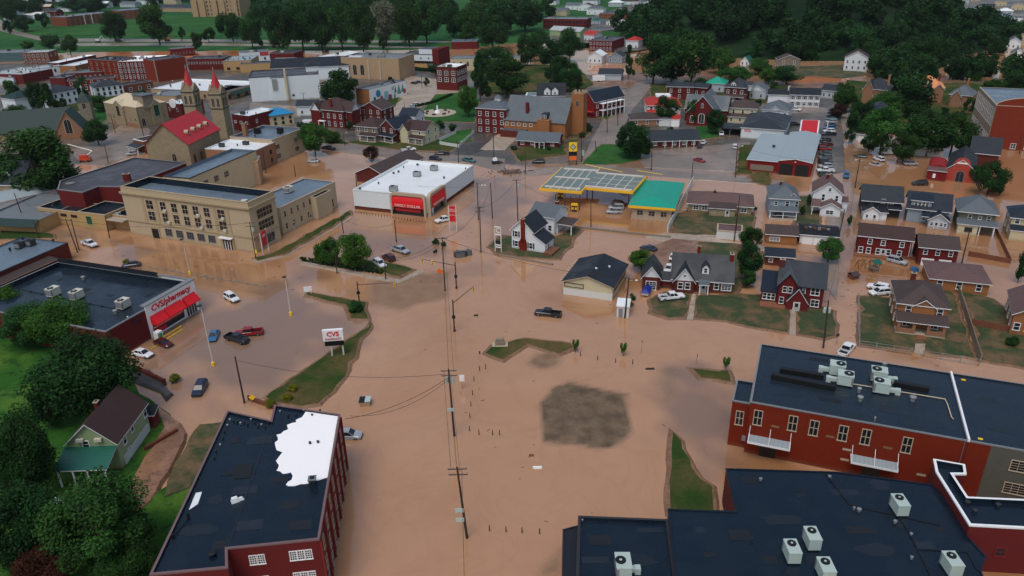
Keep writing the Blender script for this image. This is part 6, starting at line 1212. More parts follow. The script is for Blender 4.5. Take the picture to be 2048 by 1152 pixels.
b=hs('victorian_brick_house','large red brick Victorian house with white gables, a brown hip roof and porch','' or (630,252,0),(690,258,0),14,7.6,'brick_maroon','roof_maroon',4.5,'hp',zs=(1,4.4),nF=5,nS=3,fin=False,wh=1.8); b.gab('brick_maroon','roof_maroon',3.2,'v',x0=-.5,x1=b.W*.28,y0=-1,y1=5,z=7.4,key='f',gw='white_side'); b.gab('brick_maroon','roof_maroon',3.2,'u',x0=b.W*.7,x1=b.W+3,y0=2,y1=8,z=7.6,key='g',gw='white_side'); b.chim(b.W*.55,1.5,7,12.5,'brick_red',1.2); b.p('porch_roof','trim_white').box(b.W*.25,b.W*.45,-2.5,-1.1,3,3.3); b.posts([b.W*.26,b.W*.44],-2.3,3); b.done()
b=hs('brown_roof_house','weathered grey house with brown hip roof and porch, left of three in a row','' or (712,280,0),(757,284,0),11,5.8,'wood_grey','roof_maroon',3.2,'hp',nF=3,fin=False); b.porch(b.W*.3,b.W,2.4,2.7,'roof_maroon'); b.done()
b=hs('navy_gable_house','narrow brick house with navy gable roof and white porch, middle of three in a row','' or (763,281,0),(792,286,0),12,5.8,'brick_dark','roof_navy',3.2,'gv',nF=2,fin=False); b.porch(-.5,b.W+.5,2.4,2.8,'roof_navy'); b.done()
b=hs('cream_gable_house','cream house with brown gable roof and porch, right of three in a row','' or (808,284,0),(852,290,0),9,5.6,'yellow_side','roof_maroon',2.8,'gu',nF=2,fin=False); b.gab('yellow_side','roof_maroon',2.4,'v',x0=0,x1=b.W*.35,y0=-2,y1=3,z=5.5,key='f'); b.porch(b.W*.36,b.W,2.4,2.7,'roof_maroon'); b.done()
b=hs('shingled_house','brown shingled house with grey roof and red gable behind the row of three','' or (722,243,0),(765,246,0),11,6,'brick_dark','roof_brown',3,'gv',nF=3); b=hs('navy_roof_cottage','white cottage with navy roof behind the cream gable house','' or (800,250,0),(832,252,0),9,4.2,'white_side','roof_navy',2.6,'gu',nF=2)
hs('white_dark_roof_house','plain white house with a dark grey roof beside the victorian house','' or (595,232,0),(636,231,0),9,4.6,'white_wall','roof_char',2,'gu',nF=2,nS=1)
b=hs('white_mansion_wing','large white house with many black windows and dark hip roof','' or (98,218,0),(160,206,0),13,7.5,'white_wall','roof_char',3,'hp',nF=5,nS=2,zs=(1.5,4.8),trim='trim_dark',fin=False); b.hp('white_wall','roof_dkgreen',3,x0=-14,x1=-.5,y0=3,y1=15,z=7,key='l'); b.chim(b.W*.3,3,9,12,'white_wall'); b.chim(-2,4,9,12,'white_wall'); b.done()
hs('white_annex_house','white house with charcoal hip roof right of the white mansion','' or (194,197,0),(250,190,0),12,6,'white_wall','roof_char',2.5,'hp',nF=5,nS=1,zs=(1.3,3.8),trim='trim_dark')
b=B('white_theatre_building','huge blank white painted wall with a round chimney and dark roof','building',(505,205,0),(643,196,0),26,12.5); W,D=b.W,b.D
b.flat(b.rect(),12.5,'white_wall','mem_char','trim_dark',par=.4); b.flat([(W*.3,-1.2),(W*.5,-1.2),(W*.5,-.03),(W*.3,-.03)],12,'white_wall','mem_char','trim_dark',par=.2,key='j'); b.p('chimney_stack','cream').cyl((W*.52,-.9,0),(W*.52,-.9,16.5),.75,.65,12); b.p('duct','galv').box(W*.32,W*.39,-1.7,-1.2,6,11.5); b.win('F',W*.6,2,1,.8,'b','trim_dark')
q=b.p('stair_house',('white_wall','roof_black'),parent='roof'); q.box(W*.82,W*1.02,D*.5,D*.75,12,15,0); q.hip(W*.82,W*1.02,D*.5,D*.75,15,2.5,.5,m=1); b.done()
b=B('dark_gambrel_hall','wide hall with broad dark roofs behind the white theatre wall','building',(545,165,0),(700,158,0),24,8); b.gab('white_wall','roof_black',4,'u'); b.done()
b=blk('arched_stone_hall','tan stone hall with three tall arched windows and a flat grey roof','' or (686,157,0),(800,161,0),22,12.5,'tan_plain','mem_grey',.6,'trim_tan',fin=False); 
for i in range(3): b.win('F',b.W*(.1+.13*i),2.5,2.4,6,'arch','trim_tan')
b.p('pilaster','trim_tan').box(b.W*.46,b.W*.49,-.4,-.02,0,11); b.p('pilaster','trim_tan','pi2').box(b.W*.66,b.W*.69,-.4,-.02,0,11); b.ac(b.W*.62,9,12,3,2,1.6,'galv'); b.ac(b.W*.2,5,11.9,9,1.6,1,'mem_white'); b.done()
blk('white_roof_annex','low brick annex with white roof left of the arched stone hall','' or (633,113,8),(668,116,8),(684,101,8),8,'brick_tan','mem_white',.4)
b=blk('mural_building','building with a colourful abstract mural along its whole white side wall','' or (741,210,0),(814,190,0),9,7.5,'brick_orange','mem_grey',.6,'trim_dark',fin=False); W=b.W; b.p('mural_panel','sign_white').box(0,W+.05,-.1,-.02,-.4,7.6)
S('mur_blue',(40,130,170),.7,.15); S('mur_teal',(60,160,140),.7,.15); S('mur_red',(170,60,60),.7,.15); S('mur_pale',(150,190,200),.7,.15); S('mur_dark',(40,60,100),.7,.15)
def shp(mt,pts): b.p('mural_shape',mt,'ms%d'%len(b.parts)).face([(u*W,-.13-.004*len(b.parts),z) for u,z in pts])
disc=lambda u,z,r:[(u+r*math.cos(a*.6283)/W,z+r*math.sin(a*.6283)) for a in range(10)]
shp('mur_blue',disc(.22,4.6,1.9)); shp('mur_dark',[(.08,.6),(.13,.3),(.15,3),(.1,3.6)]); shp('mur_red',disc(.3,2.2,1.1)); shp('mur_pale',[(.35,.4),(.5,.3),(.48,4.8),(.38,5)]); shp('mur_red',[(.48,.3),(.57,.3),(.57,2.6),(.49,2.8)]); shp('mur_teal',[(.62,.4),(.68,.5),(.66,4)]); shp('mur_dark',[(.66,3),(.71,3.2),(.68,7)]); shp('mur_teal',[(.72,2),(.84,1.6),(.78,6.9)]); shp('mur_teal',[(.83,2.4),(.92,2.6),(.89,6.8)]); shp('mur_red',disc(.93,2.6,1.3)); shp('mur_pale',[(.58,4.4),(.65,4.6),(.64,6.6),(.58,6)]); b.done()
b=blk('dark_brick_warehouse','dark brick three storey block with paired white windows on the corner','' or (874,180,0),(915,182,0),14,12.5,'brick_dark','mem_white',.7,'brick_dark',F=(3,[4.8,8.3],2.1,2.1,'2'),Rr=(5,[4.8,8.3],1.2,2.0),fin=False); b.p('shop_front','brick_maroon').box(.4,b.W-.4,-.12,-.02,0,3.6); b.done()
b=B('club_building','white upper storey over a dark band with tan ground floor and a brick end','building',(806,135,0),(866,137,0),18,8.5); W,D=b.W,b.D
b.flat(b.rect(),8.5,'white_wall','mem_char','trim_dark',par=.3); b.p('ground_floor','buff').box(-2,W*.85,-1.5,-.02,-.5,3.4); b.p('dark_band','black').box(-2.2,W,-1.7,-.02,3.4,4.6); b.p('upper_room',('white_wall','mem_char')).box(W*.5,W,3,D-2,8.4,11.5,0,mt=1); b.p('end_wall','brick_maroon').box(W+.02,W+4.5,0,D,-.5,12); b.wg('F',4,[6],.7,.7,'b','trim_dark'); b.done()
blk('red_grey_roof_barn','red walled building with a grey roof at the edge of the park','' or (903,99,0),(955,98,0),16,5.5,'brick_maroon','mem_blue',.2)
b=blk('long_cream_block','long cream block with dark piers half hidden by trees','' or (902,142,0),(1040,140,0),14,7.5,'cream','mem_grey',.4,fin=False); b.wg('F',10,[3],.8,2.5,'b','trim_dark'); b.done()
# rows of downtown blocks
for a in [
 ('teal_side_building','long low building with teal side wall at the far left',(-40,125,0),(48,123,0),20,6.5,'teal_side','mem_grey',None,(0,)),
 ('arcade_brick_block','tan brown brick block with two rows of arched windows at the far left',(49,129,0),(102,127,0),15,8,'brick_brown','mem_ltgrey',(6,[1,4.6],1.4,2.2,'arch'),(2,[4.5],1.2,1.8)),
 ('flat_grey_roof_block','wide flat grey roof over maroon walls at the left edge of town',(-30,147,6),(44,149,6),26,6,'brick_maroon','mem_ltgrey',None,None),
 ('white_warehouse','pale grey warehouse wall with light roof and small upper windows',(64,162,0),(131,154,0),14,7,'white_wall','mem_ltgrey',(2,[4],.9,1.6,'d','trim_dark'),None),
 ('bright_roof_shop','narrow shop with a dazzling white roof at the far left of town',(95,126,8),(117,126,8),38,8,'brick_dark','mem_bright',None,None),
 ('pale_roof_shop','orange brick shop with a pale roof beside the dazzling white one',(118,132,8),(150,132,8),34,8,'brick_orange','mem_white',None,(4,[4.5],1,1.4)),
 ('low_brick_row','low brick row with grey metal roof and arched windows',(128,165,0),(208,160,0),14,5.2,'brick_maroon','mem_grey',(8,[1.2],1,2.2,'arch'),None),
 ('second_brick_row','brick row with pale parapet in front of the tall dark roofed block',(140,186,0),(235,178,0),12,6.5,'brick_red','roof_brown',(7,[1.2,4],1.1,1.8),None),
 ('tall_brick_block','tall brick block with charcoal roof and three rows of narrow windows',(184,158,0),(242,161,0),16,12,'brick_red','roof_char',(5,[1.5,5,8.5],1,2.2,'d','trim_tan'),None),
 ('white_top_brick_block','brick block with dazzling white roof and pale downpipes',(243,162,0),(314,160,0),26,11.5,'brick_maroon','mem_bright',(9,[1.5,5,8.3],1,2.1,'d'),None),
 ('blank_red_wall_block','block with a great blank red side wall',(316,165,0),(378,156,0),14,13,'brick_bright','mem_char',None,None),
 ('windowed_brick_row','long brick row with a line of small pale arched windows',(378,141,0),(449,140,0),14,7.5,'brick_maroon','mem_char',(13,[4.0],.8,1.4,'arch'),None),
 ('rear_brick_row','brick row with dark arches further back by the orange river',(345,115,0),(392,111,0),10,6,'brick_maroon','mem_grey',(7,[2.2],.8,1.2,'d','trim_tan'),None),
 ('silver_roof_store','store with wide pale silver roof and tan lower wall',(449,143,0),(505,141,0),24,6.5,'buff','roof_metal',(3,[1],2,1.4,'2','trim_dark'),None),
 ('tan_low_store','tan low store right of the silver roof',(482,146,0),(543,143,0),10,5.5,'buff','mem_char',None,None),
 ('pale_blue_store','pale blue store front with a pink lettered panel',(482,128,0),(541,124,0),12,7.5,'white_wall','mem_grey',(3,[2],1,1.4,'d','trim_dark'),None),
 ('far_brick_store','dark red brick store with sloping dark roof behind the pink panel',(541,124,0),(590,124,0),16,6,'brick_maroon','mem_char',None,None),
 ('white_gable_tavern','dark fronted tavern with a pale roof near the orange river',(541,142,0),(585,141,0),16,6,'black','mem_ltgrey',(3,[2.4],1.1,1.2,'d'),None),
 ('broad_white_roof_store','very wide tan store with streaky white flat roof behind the spires',(305,194,0),(451,201,0),33,4.5,'tan_plain','mem_white',(6,[1],3,1.6,'2','trim_tan'),None),
 ('green_awning_store','tan store with a dark green awning behind the right spire',(452,202,0),(502,187,0),12,4.5,'tan_plain','mem_white',(3,[.5],2.2,2.2,'2','trim_dark'),None),
 ('parapet_shop','small red shop with white arched parapet between library and church',(336,235,0),(366,238,0),14,7,'brick_crimson','mem_white',(2,[3.5],1,1.6,'arch'),None),
 ('grey_flat_shop','grey flat roofed shop behind the stone library',(300,214,0),(356,216,0),16,6,'tan_plain','mem_grey',None,None),
 ('small_red_shop','small dark red shop with a blue grey roof behind the white mansion',(104,176,0),(134,176,0),10,6,'brick_crimson','mem_blue',None,None),
 ('pale_terrace','pale terrace with white parapet at the left edge',(-20,172,0),(30,170,0),12,4.5,'white_wall','mem_white',(4,[1],1.4,1.4,'2','trim_grey'),None),
 ('alley_brick_shop','low brick shop with grey roof below the big red wall',(235,190,0),(308,178,0),10,4.5,'brick_brown','roof_brown',(4,[.8],1.6,2,'d'),None)]:
    nm,lb,L,R,T,H,wl,rf,F,Rr=a
    b=blk(nm,lb,L,R,T,H,wl,rf,.4,'trim_grey',F=F,Rr=Rr if Rr and Rr!=(0,) else None,fin=False)
    if nm=='pale_blue_store': b.p('lettered_panel','mur_red').box(b.W*.68,b.W*.98,-.12,-.02,4.6,7.2)
    if nm=='green_awning_store': b.shed('roof_dkgreen',b.W*.2,b.W*.95,-2.2,-.05,2.2,3.6,'trim_dark','aw','awning')
    if nm=='parapet_shop':
        for u in (.5,): MB().cyl((b.W*u,-.1,7),(b.W*u,.5,7),2.2,2.2,14).obj('arched_parapet','sign_white',b.root)
    if nm in('white_top_brick_block','broad_white_roof_store','silver_roof_store','flat_grey_roof_block','tall_brick_block'):
        for i in range(6): b.vent(b.W*(.1+.15*i),b.D*(.3+.1*(i%4)),H-.4,.6,1.1,'metal_dark')
    if nm=='white_top_brick_block':
        for i in (.0,.27,.5,.75): MB().box(b.W*i,b.W*i+.3,-.2,-.02,0,11.3).obj('pilaster','trim_tan',b.root)
    if nm=='blank_red_wall_block': b.p('quoin','trim_tan').box(-.1,.5,-.08,-.02,0,13)
    b.done()
b=B('corner_brick_house','dark brick and timber house by the church street corner','house',(272,303,0),(292,308,0),12,5); b.flat(b.rect(),5,'brick_brown','roof_brown','trim_white',par=.2); b.porch(0,b.W,3,2.8,'roof_char'); b.done()
# ---- far left: campus, apartments ----
b=blk('brick_apartment_block','long three storey red brick apartment block above the green park','' or (136,52,1),(228,41,1),24,10,'brick_brown','mem_grey',.2,'trim_grey',F=(9,[1.5,4.6,7.6],1.6,1.4,'2','trim_tan'),fin=False); 
for u in (.36,.52): MB().box(b.W*u,b.W*u+.8,-.3,-.02,0,10.4).obj('stair_strip','trim_white',b.root)
b.done()
blk('second_apartment_block','shorter red brick apartment block right of the long one','' or (243,38,1),(292,34,1),26,10,'brick_brown','mem_blue',.2,F=(5,[1.5,4.6,7.6],1.4,1.3,'2','trim_tan'))
b=blk('college_building','big tan stone college hall with many windows at the top of the photo','' or (388,33,1),(482,32,1),30,20,'tan_plain','mem_grey',.8,'trim_tan',F=(14,[2,6.5,11,15.5],1.8,2.6,'2','trim_tan'),fin=False)
for u in (0,.16,.42,.58,.84): b.p('bay','tan_plain','bay%d'%int(u*100)).box(b.W*u,b.W*(u+.12),-2,-.02,0,19)
b.done()
b=hs('long_dark_roof_lodge','low tan lodge with long dark roof and white gable ends left of the college','' or (318,22,1),(388,23,1),16,5,'tan_plain','roof_char',3.5,'gu',zs=(1.5,),nF=8,nS=1)
for L,R,l,wl,rf in (((72,20,1),(102,19,1),'house with flat tan roof among trees at the top left','brick_dark','roof_tan'),((50,36,1),(80,37,1),'pale roofed house below the tan roofed one at the top left','white_side','mem_white'),((0,30,1),(30,31,1),'grey roofed house near the top left corner','lgrey_side','roof_grey'),((8,42,1),(45,43,1),'long grey roofed house at the left edge above the park','lgrey_side','roof_grey'),((38,2,2),(60,2,2),'tiny white roofed house at the very top left','white_side','roof_metal'),((240,12,2),(270,12,2),'blue grey roofed villa beside the second apartment block','lgrey_side','roof_grey')):
    hs('far_house',l,L,R,14,5,wl,rf,2.5,'gu',zs=(1.5,),nF=3,nS=1)
# ---- far right top ----
for a in [
 ('long_red_mill','long low dark red brick mill beyond the wood',(1086,56,1),(1173,57,1),20,9,'brick_maroon','mem_grey',(12,[2,5.5],1.8,1.6,'d','trim_dark')),
 ('corner_red_block','two storey dark red block with pale arched windows beyond the houses',(1178,99,1),(1224,101,1),26,7.5,'brick_maroon','mem_char',(7,[1,4.4],1.3,1.9,'arch')),
 ('dark_depot','low brown depot with black roof near the silos',(1198,38,1),(1262,39,1),30,6,'brick_brown','mem_char',(5,[2],2,1.4,'2','trim_tan')),
 ('pink_shed','flat pinkish shed below the silos',(1268,48,1),(1302,49,1),20,5,'tan_plain','roof_mauve',None),
 ('long_grey_plant','long grey plant wall with pale roof edge at the top right',(1856,38,1),(1962,37,1),26,9,'trim_grey','mem_ltgrey',None),
 ('white_factory','tall white factory block at the top right edge',(1988,62,1),(2038,62,1),34,11,'white_wall','mem_blue',None),
 ('red_roof_depot','low depot with a red roof under the white factory',(2005,74,1),(2060,75,1),14,4,'white_wall','roof_tile_red',None),
 ('white_block_top','small white block with red panel at the top right',(1884,16,1),(1922,16,1),16,7,'white_wall','mem_white',None)]:
    nm,lb,L,R,T,H,wl,rf,F=a; blk(nm,lb,L,R,T,H,wl,rf,.3,F=F)
for L,R,H,l,wl,rf,k in (((1176,127,0),(1203,128,0),5,'white house with metal roof beyond the orange water','white_side','mem_white','gv'),((1216,126,0),(1244,127,0),4,'slate blue house right of the white metal roofed house','grey_side','roof_char','gv'),((1308,76,1),(1338,77,1),5,'bungalow with a bright orange hip roof in front of the wood','brick_dark','roof_orange','hp'),((1251,95,1),(1276,96,1),6,'pale house with a red hip roof beside the dark red block','white_side','roof_tile_red','hp'),((1168,80,1),(1188,81,1),5,'small house with a dull red roof left of the dark red block','white_side','roof_tile_red','gu'),((1212,50,1),(1240,51,1),4,'small pale metal roofed house below the depot','white_side','mem_white','gv'),((1178,48,1),(1200,49,1),4,'small green roofed house right of the long mill','lgrey_side','roof_green','hp'),((1100,72,1),(1160,76,1),6,'long pale green roofed house beside the wood','green_side','mem_ltgrey','gu'),((1815,14,1),(1845,15,1),5,'pale gabled house at the top right beyond the wood','white_side','roof_grey','gv'),((1840,28,1),(1862,29,1),4,'small pale house beside the long grey plant','white_side','roof_grey','gu'),((1330,10,2),(1365,10,2),5,'white long house at the top centre right','white_side','mem_white','gu'),((2012,95,1),(2040,96,1),5,'white house partly hidden by trees on the right edge','white_side','roof_grey','gv')):
    hs('distant_house',l,L,R,12,H,wl,rf,2.6,k,zs=(1.2,),nF=3,nS=1)
b=hs('grey_long_garage','long pale garage with slate grey roof beyond the main street','' or (1197,161,0),(1242,162,0),11,3.6,'lgrey_side','roof_char',2.4,'gu',nF=0,nS=0,cat='garage')
root=empty('silo_row',at(1266,36,1),.03,'row of pale grain silos with conical tops and a steel frame tower','silo')
for i in range(8):
    MB().cyl((i*5.2,0,-1),(i*5.2,0,13),2.5,2.5,14).cyl((i*5.2,0,13),(i*5.2,0,15),2.5,.3,14).obj('silo','galv',root)
q=MB()
for i in range(5): q.cyl((10+i*2.2-4.4,4,0),(12,4,30),.3,.2,5)
q.cyl((12,4,0),(12,4,36),.4,.3,6).obj('frame_tower','galv',root)
# ================= trees =================
TR='single trees about the town'
for a in [
 (60,322,78,62,'huge dark green tree at the left edge beside the green church','a'),(120,355,45,30,'spreading lower bough tree right of the huge dark tree','b'),(15,345,40,40,'dark tree at the left edge below the huge one','a'),
 (170,745,100,85,'very large dark tree below the brick pharmacy','b'),(112,640,58,48,'bright green tree beside the pharmacy wall','c'),(50,648,62,40,'mixed green tree left of the bright one by the pharmacy','a'),(20,600,30,30,'yellowish green tree at the far left above the hill road','c'),
 (190,1048,108,92,'biggest pale flecked tree in front of the green gabled house','a'),(40,905,68,92,'tall dark tree on the hillside left of the green gabled house','b'),(30,1050,80,90,'dark tree in the lower left corner','b'),(95,812,34,44,'dark small tree behind the green gabled house','b'),(250,1120,60,50,'dark tree at the bottom edge beside the brick mill','b'),(90,1130,60,50,'low tree at the bottom left edge','r'),
 (707,498,33,36,'round tree on the flooded island, right one','c'),(660,500,22,27,'smaller tree on the flooded island, middle one','c'),(638,502,14,24,'slim tree on the flooded island, left one','c'),
 (626,272,29,30,'leafy tree leaning over the street beside the cream block','c'),(678,172,41,32,'large dark round tree beside the white theatre wall','b'),(742,306,17,14,'dark reddish shrub tree before the brown gable house','r'),
 (936,198,22,28,'pale green tree at the edge of the memorial lawn','c'),(958,150,24,40,'dark conifer next to the dark brick warehouse','cone'),(1015,148,45,34,'broad dark tree crown behind the three storey school block','b'),(988,120,40,30,'flecked pale tree behind the long cream block','a'),(1140,150,24,26,'green tree beyond the dark dormer house','a'),(1112,150,22,24,'dark tree behind the dormered roof','b'),
 (1262,275,40,32,'big dark tree beside the main street','b'),(1283,292,22,18,'smaller dark tree right of the big one by the main street','b'),(1335,215,25,24,'dark heart shaped tree in front of the red roofed villa','b'),(1385,222,14,22,'green tree between villa and brick church','a'),(1430,240,20,22,'dark green tree beside the brick church','b'),
 (1283,519,25,20,'bright green round tree beside the gabled shop','c'),(1502,475,24,22,'upper green tree behind the dormer house','b'),(1500,520,27,34,'tall dark tree between dormer house and the pointed gable house','b'),(1495,555,18,16,'low green bush tree under the tall dark tree','a'),(1660,497,26,24,'green tree beside the alley and white garage','c'),
 (1984,352,32,30,'big green tree right of the salmon shop','b'),(2003,368,15,18,'smaller tree at the right of the salmon shop','a'),(1955,345,18,16,'green tree against the salmon shop','b'),(2046,530,14,30,'dark tree cut by the right edge','b'),
 (1768,255,38,38,'big bright tree by the narrow street','c'),(1722,235,26,30,'dark tree left of the big bright one','b'),(1775,203,30,18,'yellow green tree hiding the turret house','c'),(1812,290,24,26,'dark tree below the mansion','b'),(1860,262,45,34,'wide dark flecked tree under the grey cottage','b'),(1912,262,36,34,'dark tree beside the great brick hall','b'),(1850,232,24,13,'dark tree in front of the mansion','b'),(1690,190,20,24,'flecked tree next to the pale blue bungalow','a'),(1678,220,16,12,'reddish brown tree at the car lot corner','r'),
 (1575,148,34,16,'row of green trees in the flooded field','a'),(1540,150,20,14,'green tree left in the flooded field','c'),
 (95,195,24,26,'conifer shaped dark tree before the white mansion','cone'),(20,185,20,24,'dark tree left of the white mansion','a'),(70,190,20,28,'blackish tree covering the white mansion','b'),(165,175,16,20,'small green tree between the brick row and library','a'),(125,205,8,9,'little round tree by the white mansion wall','b'),(30,225,24,16,'bushy tree above the green church roof','a'),(190,262,28,22,'dark green tree right of the green church gable','b'),(200,205,24,14,'green tree between library and church tower','a'),
 (100,82,20,14,'left tree of a pair by the park road','a'),(137,87,18,16,'right tree of a pair by the park road','a'),(52,88,14,10,'yellowish bush tree at the left by the park','c'),(224,48,29,26,'large dark tree alone in the park','b'),(238,64,12,12,'small dark tree beneath the large park tree','b'),(310,45,38,34,'large green tree with several trunks in the park','a'),(363,64,8,11,'small round tree left of a trio in the park','b'),(391,80,13,17,'dark round tree by the park road, left of two','b'),(415,68,14,13,'dark round tree by the park road, right of two','b'),(460,50,28,25,'wide dark tree in front of the college','b'),(500,55,24,32,'tall green tree right of the college','a'),(45,45,20,14,'dark tree at the top left by the lodge','b'),(15,52,12,12,'small dark tree at the left edge of the park','b'),(85,38,14,14,'dark tree in front of the apartment block end','b'),
 (15,15,30,22,'dark tree group at the very top left corner','b'),(60,14,24,16,'tree at the top left above the tan roof','b'),(150,8,28,12,'treetop above the apartment block','a'),(190,8,26,12,'second treetop above the apartment block','b'),
 (560,55,36,40,'tall leafy tree in the riverside wood, first from the left','b'),(600,45,36,42,'tall tree in the riverside wood, second from the left','a'),(640,50,34,40,'tall tree in the riverside wood, third from the left','b'),(680,42,34,44,'tall tree in the riverside wood, fourth from the left','a'),(722,50,32,44,'tall tree in the riverside wood, fifth from the left','b'),(770,40,36,40,'pale limbed tall tree in the riverside wood','p'),(815,42,34,40,'tall tree in the riverside wood, right of the pale limbed one','b'),(850,35,32,38,'tree before the slope in the riverside wood','a'),(905,40,26,26,'dark round tree on the grassy slope','b'),(940,45,30,30,'tree right of the dark round one on the slope','a'),(985,60,34,30,'tree at the edge of the riverside wood','b'),(1000,30,40,30,'large treetop at the top centre','a'),(1050,25,40,28,'large treetop at the top centre, right','b'),(960,15,36,20,'treetop at the top edge','a'),(880,12,36,18,'treetop at the top edge before the slope','b'),(1060,90,26,24,'tree behind the houses by the mill','b'),(1100,105,26,26,'tree left of the pale long house','b'),(1140,85,30,28,'rounded tree beside the pale long house','a'),(1120,130,22,20,'dark tree over the dormered roof','b'),(535,20,34,24,'treetop at the top edge beside the college','a'),(760,12,40,18,'treetop at the top edge, centre left','b'),(690,10,40,16,'treetop at the top edge, left of centre','b'),(610,8,40,16,'treetop at the top edge over the wood','a'),(820,8,36,16,'another treetop at the top edge','b'),
 (1264,50,16,14,'round tree between depot and orange roof','a'),(1258,122,16,28,'dark narrow conifer left of the big pair of trees','cone'),(1310,112,44,42,'large tree of the pair beyond the villa, left one','a'),(1388,105,46,48,'large tree of the pair beyond the villa, right one','a'),(1440,118,30,22,'pale green tree right of the large pair','c'),(1345,140,30,18,'low dark tree under the large pair','b'),(1470,150,34,18,'green trees behind the dormered brick house','c'),(1520,130,26,14,'light green tree by the flooded field','c'),
 (783,160,8,7,'round bush before the arched stone hall','b'),(853,163,7,8,'small round clipped tree in the parking lot','b'),(870,137,14,10,'dark tree by the hedge','b'),(820,136,7,5,'small dark bush by the tan ground floor','b'),(790,178,10,8,'bushy tree beside the mural wall','b'),
 (650,82,7,8,'little park tree by the river road, left','b'),(732,92,5,6,'little park tree by the river road, right','b'),(764,85,8,12,'slim dark park tree','b'),(522,85,6,7,'little park tree near the spires','b'),
 (1245,262,9,9,'small tree between the main street and the hip brick ranch','a'),(1420,212,8,9,'small tree at the shoulder of the brick church','c'),(1518,205,7,8,'small tree between the cream foursquare and the office','b'),(1400,165,14,10,'bushy tree behind the pillar porch house','a'),(1372,170,14,10,'dark tree behind the brick apartment house','b'),(1545,168,10,8,'small tree left of the white colonial','a'),(1700,205,14,14,'round tree in front of the turret house','b'),(1752,170,12,12,'tree between turret house and wood','b'),(1240,215,7,8,'small tree at the main street kerb','a'),(1155,165,12,10,'small tree behind the red porch house','a'),(1340,262,9,8,'bush tree beside the long ranch','a'),(1889,222,8,8,'tree between mansion and grey cottage','b'),(1940,210,10,14,'slim dark tree right of the grey cottage','b'),(1700,270,10,12,'tree over the white door garage','b'),(1740,285,16,12,'dark tree beside the white door garage','b'),(1830,270,20,18,'dark tree left of the wide flecked one','b'),(880,250,12,9,'tree behind the cream gable house','a'),(905,255,10,8,'tree by the white board fence','b'),(855,255,9,8,'dark tree behind the navy roof cottage','b'),(700,250,10,8,'small tree right of the Victorian house','b'),(600,250,8,7,'small tree beside the blue roof house','b'),(1620,400,6,12,'narrow dark tree between two light houses','b'),(1606,420,7,9,'low dark shrub tree beside the light grey house','b'),(1700,440,6,10,'small tree on the alley edge','a'),(225,175,10,8,'small tree behind the white annex house','b'),(60,140,10,6,'small tree before the arcade block','b'),(285,185,10,6,'small tree under the alley brick shop','b'),(1050,110,20,16,'tree between mill and long cream block','b'),(1080,75,20,16,'tree left of the long red mill','a'),(930,75,16,12,'small round tree behind the red grey barn','b'),(1820,60,20,18,'tree high on the right of the wooded hill','a'),(1870,70,18,14,'tree in front of the long grey plant','b'),(1910,52,16,10,'tree before the plant wall','a'),(1975,80,16,14,'tree left of the white factory','b'),(2030,165,24,18,'tree above the great brick hall','b'),(1990,170,18,12,'tree behind the great brick hall','a')]:
    cx,cy,rx,ry,l,k=a; g_=1.18 if cx>1670 and 150<cy<300 else 1.05; tree(cx,cy,rx*g_,ry*g_,l,k,TR,name='conifer_tree' if k=='cone' else 'tree')
# wooded hill
hr=random.Random(21); n=0
me_v=[]
hb=bpy.data.meshes.new('forest')
def forest(name,spots,label,cat='forest'):
    "one mass of trees far off, crowns joined into one mesh"
    src=[crown('b','far',0),crown('a','far',1),crown('b','far',2)]
    data=[]
    for s in src:
        nv=len(s.vertices); co=np.empty(nv*3,np.float32); s.vertices.foreach_get('co',co); lf=np.empty(nv,np.float32); s.attributes['lf'].data.foreach_get('value',lf); data.append((co.reshape(-1,3),lf))
    V=[];A=[]
    for i,(x,y,z,r,h) in enumerate(spots):
        co,lf=data[i%3]; a=hr.uniform(0,6.28); c,s_=math.cos(a),math.sin(a); q=co.copy(); q[:,0],q[:,1]=(co[:,0]*c-co[:,1]*s_)*r+x,(co[:,0]*s_+co[:,1]*c)*r+y; q[:,2]=co[:,2]*h+z; V.append(q); A.append(lf*hr.uniform(.3,.9)+hr.choice([0,0,.1,.25,.5]))
    V=np.concatenate(V); A=np.concatenate(A); N=len(V)//4; me=bpy.data.meshes.new(name); me.vertices.add(N*4); me.vertices.foreach_set('co',V.ravel()); me.loops.add(N*4); me.loops.foreach_set('vertex_index',np.arange(N*4,dtype=np.int32)); me.polygons.add(N); me.polygons.foreach_set('loop_start',np.arange(0,N*4,4,dtype=np.int32)); me.update(calc_edges=True)
    a=me.attributes.new('lf','FLOAT','POINT'); a.data.foreach_set('value',A); me.materials.append(MATS['leaf_b']); o=bpy.data.objects.new(name,me); COL.objects.link(o); o['kind']='stuff'; tag(o,label,cat); return o
sp_=[]
for i in range(230):
    for _ in range(30):
        x=hr.uniform(100,380); y=hr.uniform(480,800); e=((x-235)/150)**2+((y-640)/150)**2
        if e<.95: break
    r=hr.choice([6,8,10,13])*hr.uniform(.85,1.15); sp_.append((x,y,gz(x,y)+r*.8,r,r*hr.uniform(.8,1.3)))
forest('wooded_hill',sp_,'dark wooded hill rising behind the houses at the upper right')
sp_=[]
for i in range(300):
    x=hr.uniform(-700,900); y=hr.uniform(1000,1750) if hr.random()<.7 else hr.uniform(780,1000)
    q=Vector((x,y,0))-Vector((0,0,CH)); px_=1024+CF*q.dot(RT)/q.dot(FW); py_=576-CF*q.dot(UP)/q.dot(FW)
    if (1160<px_<1320 and py_>8) or (px_>1790 and py_>-4) or (y<1000 and (px_<540 or px_>1100)): continue
    r=hr.uniform(9,15); sp_.append((x,y,gz(x,y)+r*.9,r,r))
forest('distant_wood',sp_,'distant wood closing the view along the top of the photo')
sp_=[]
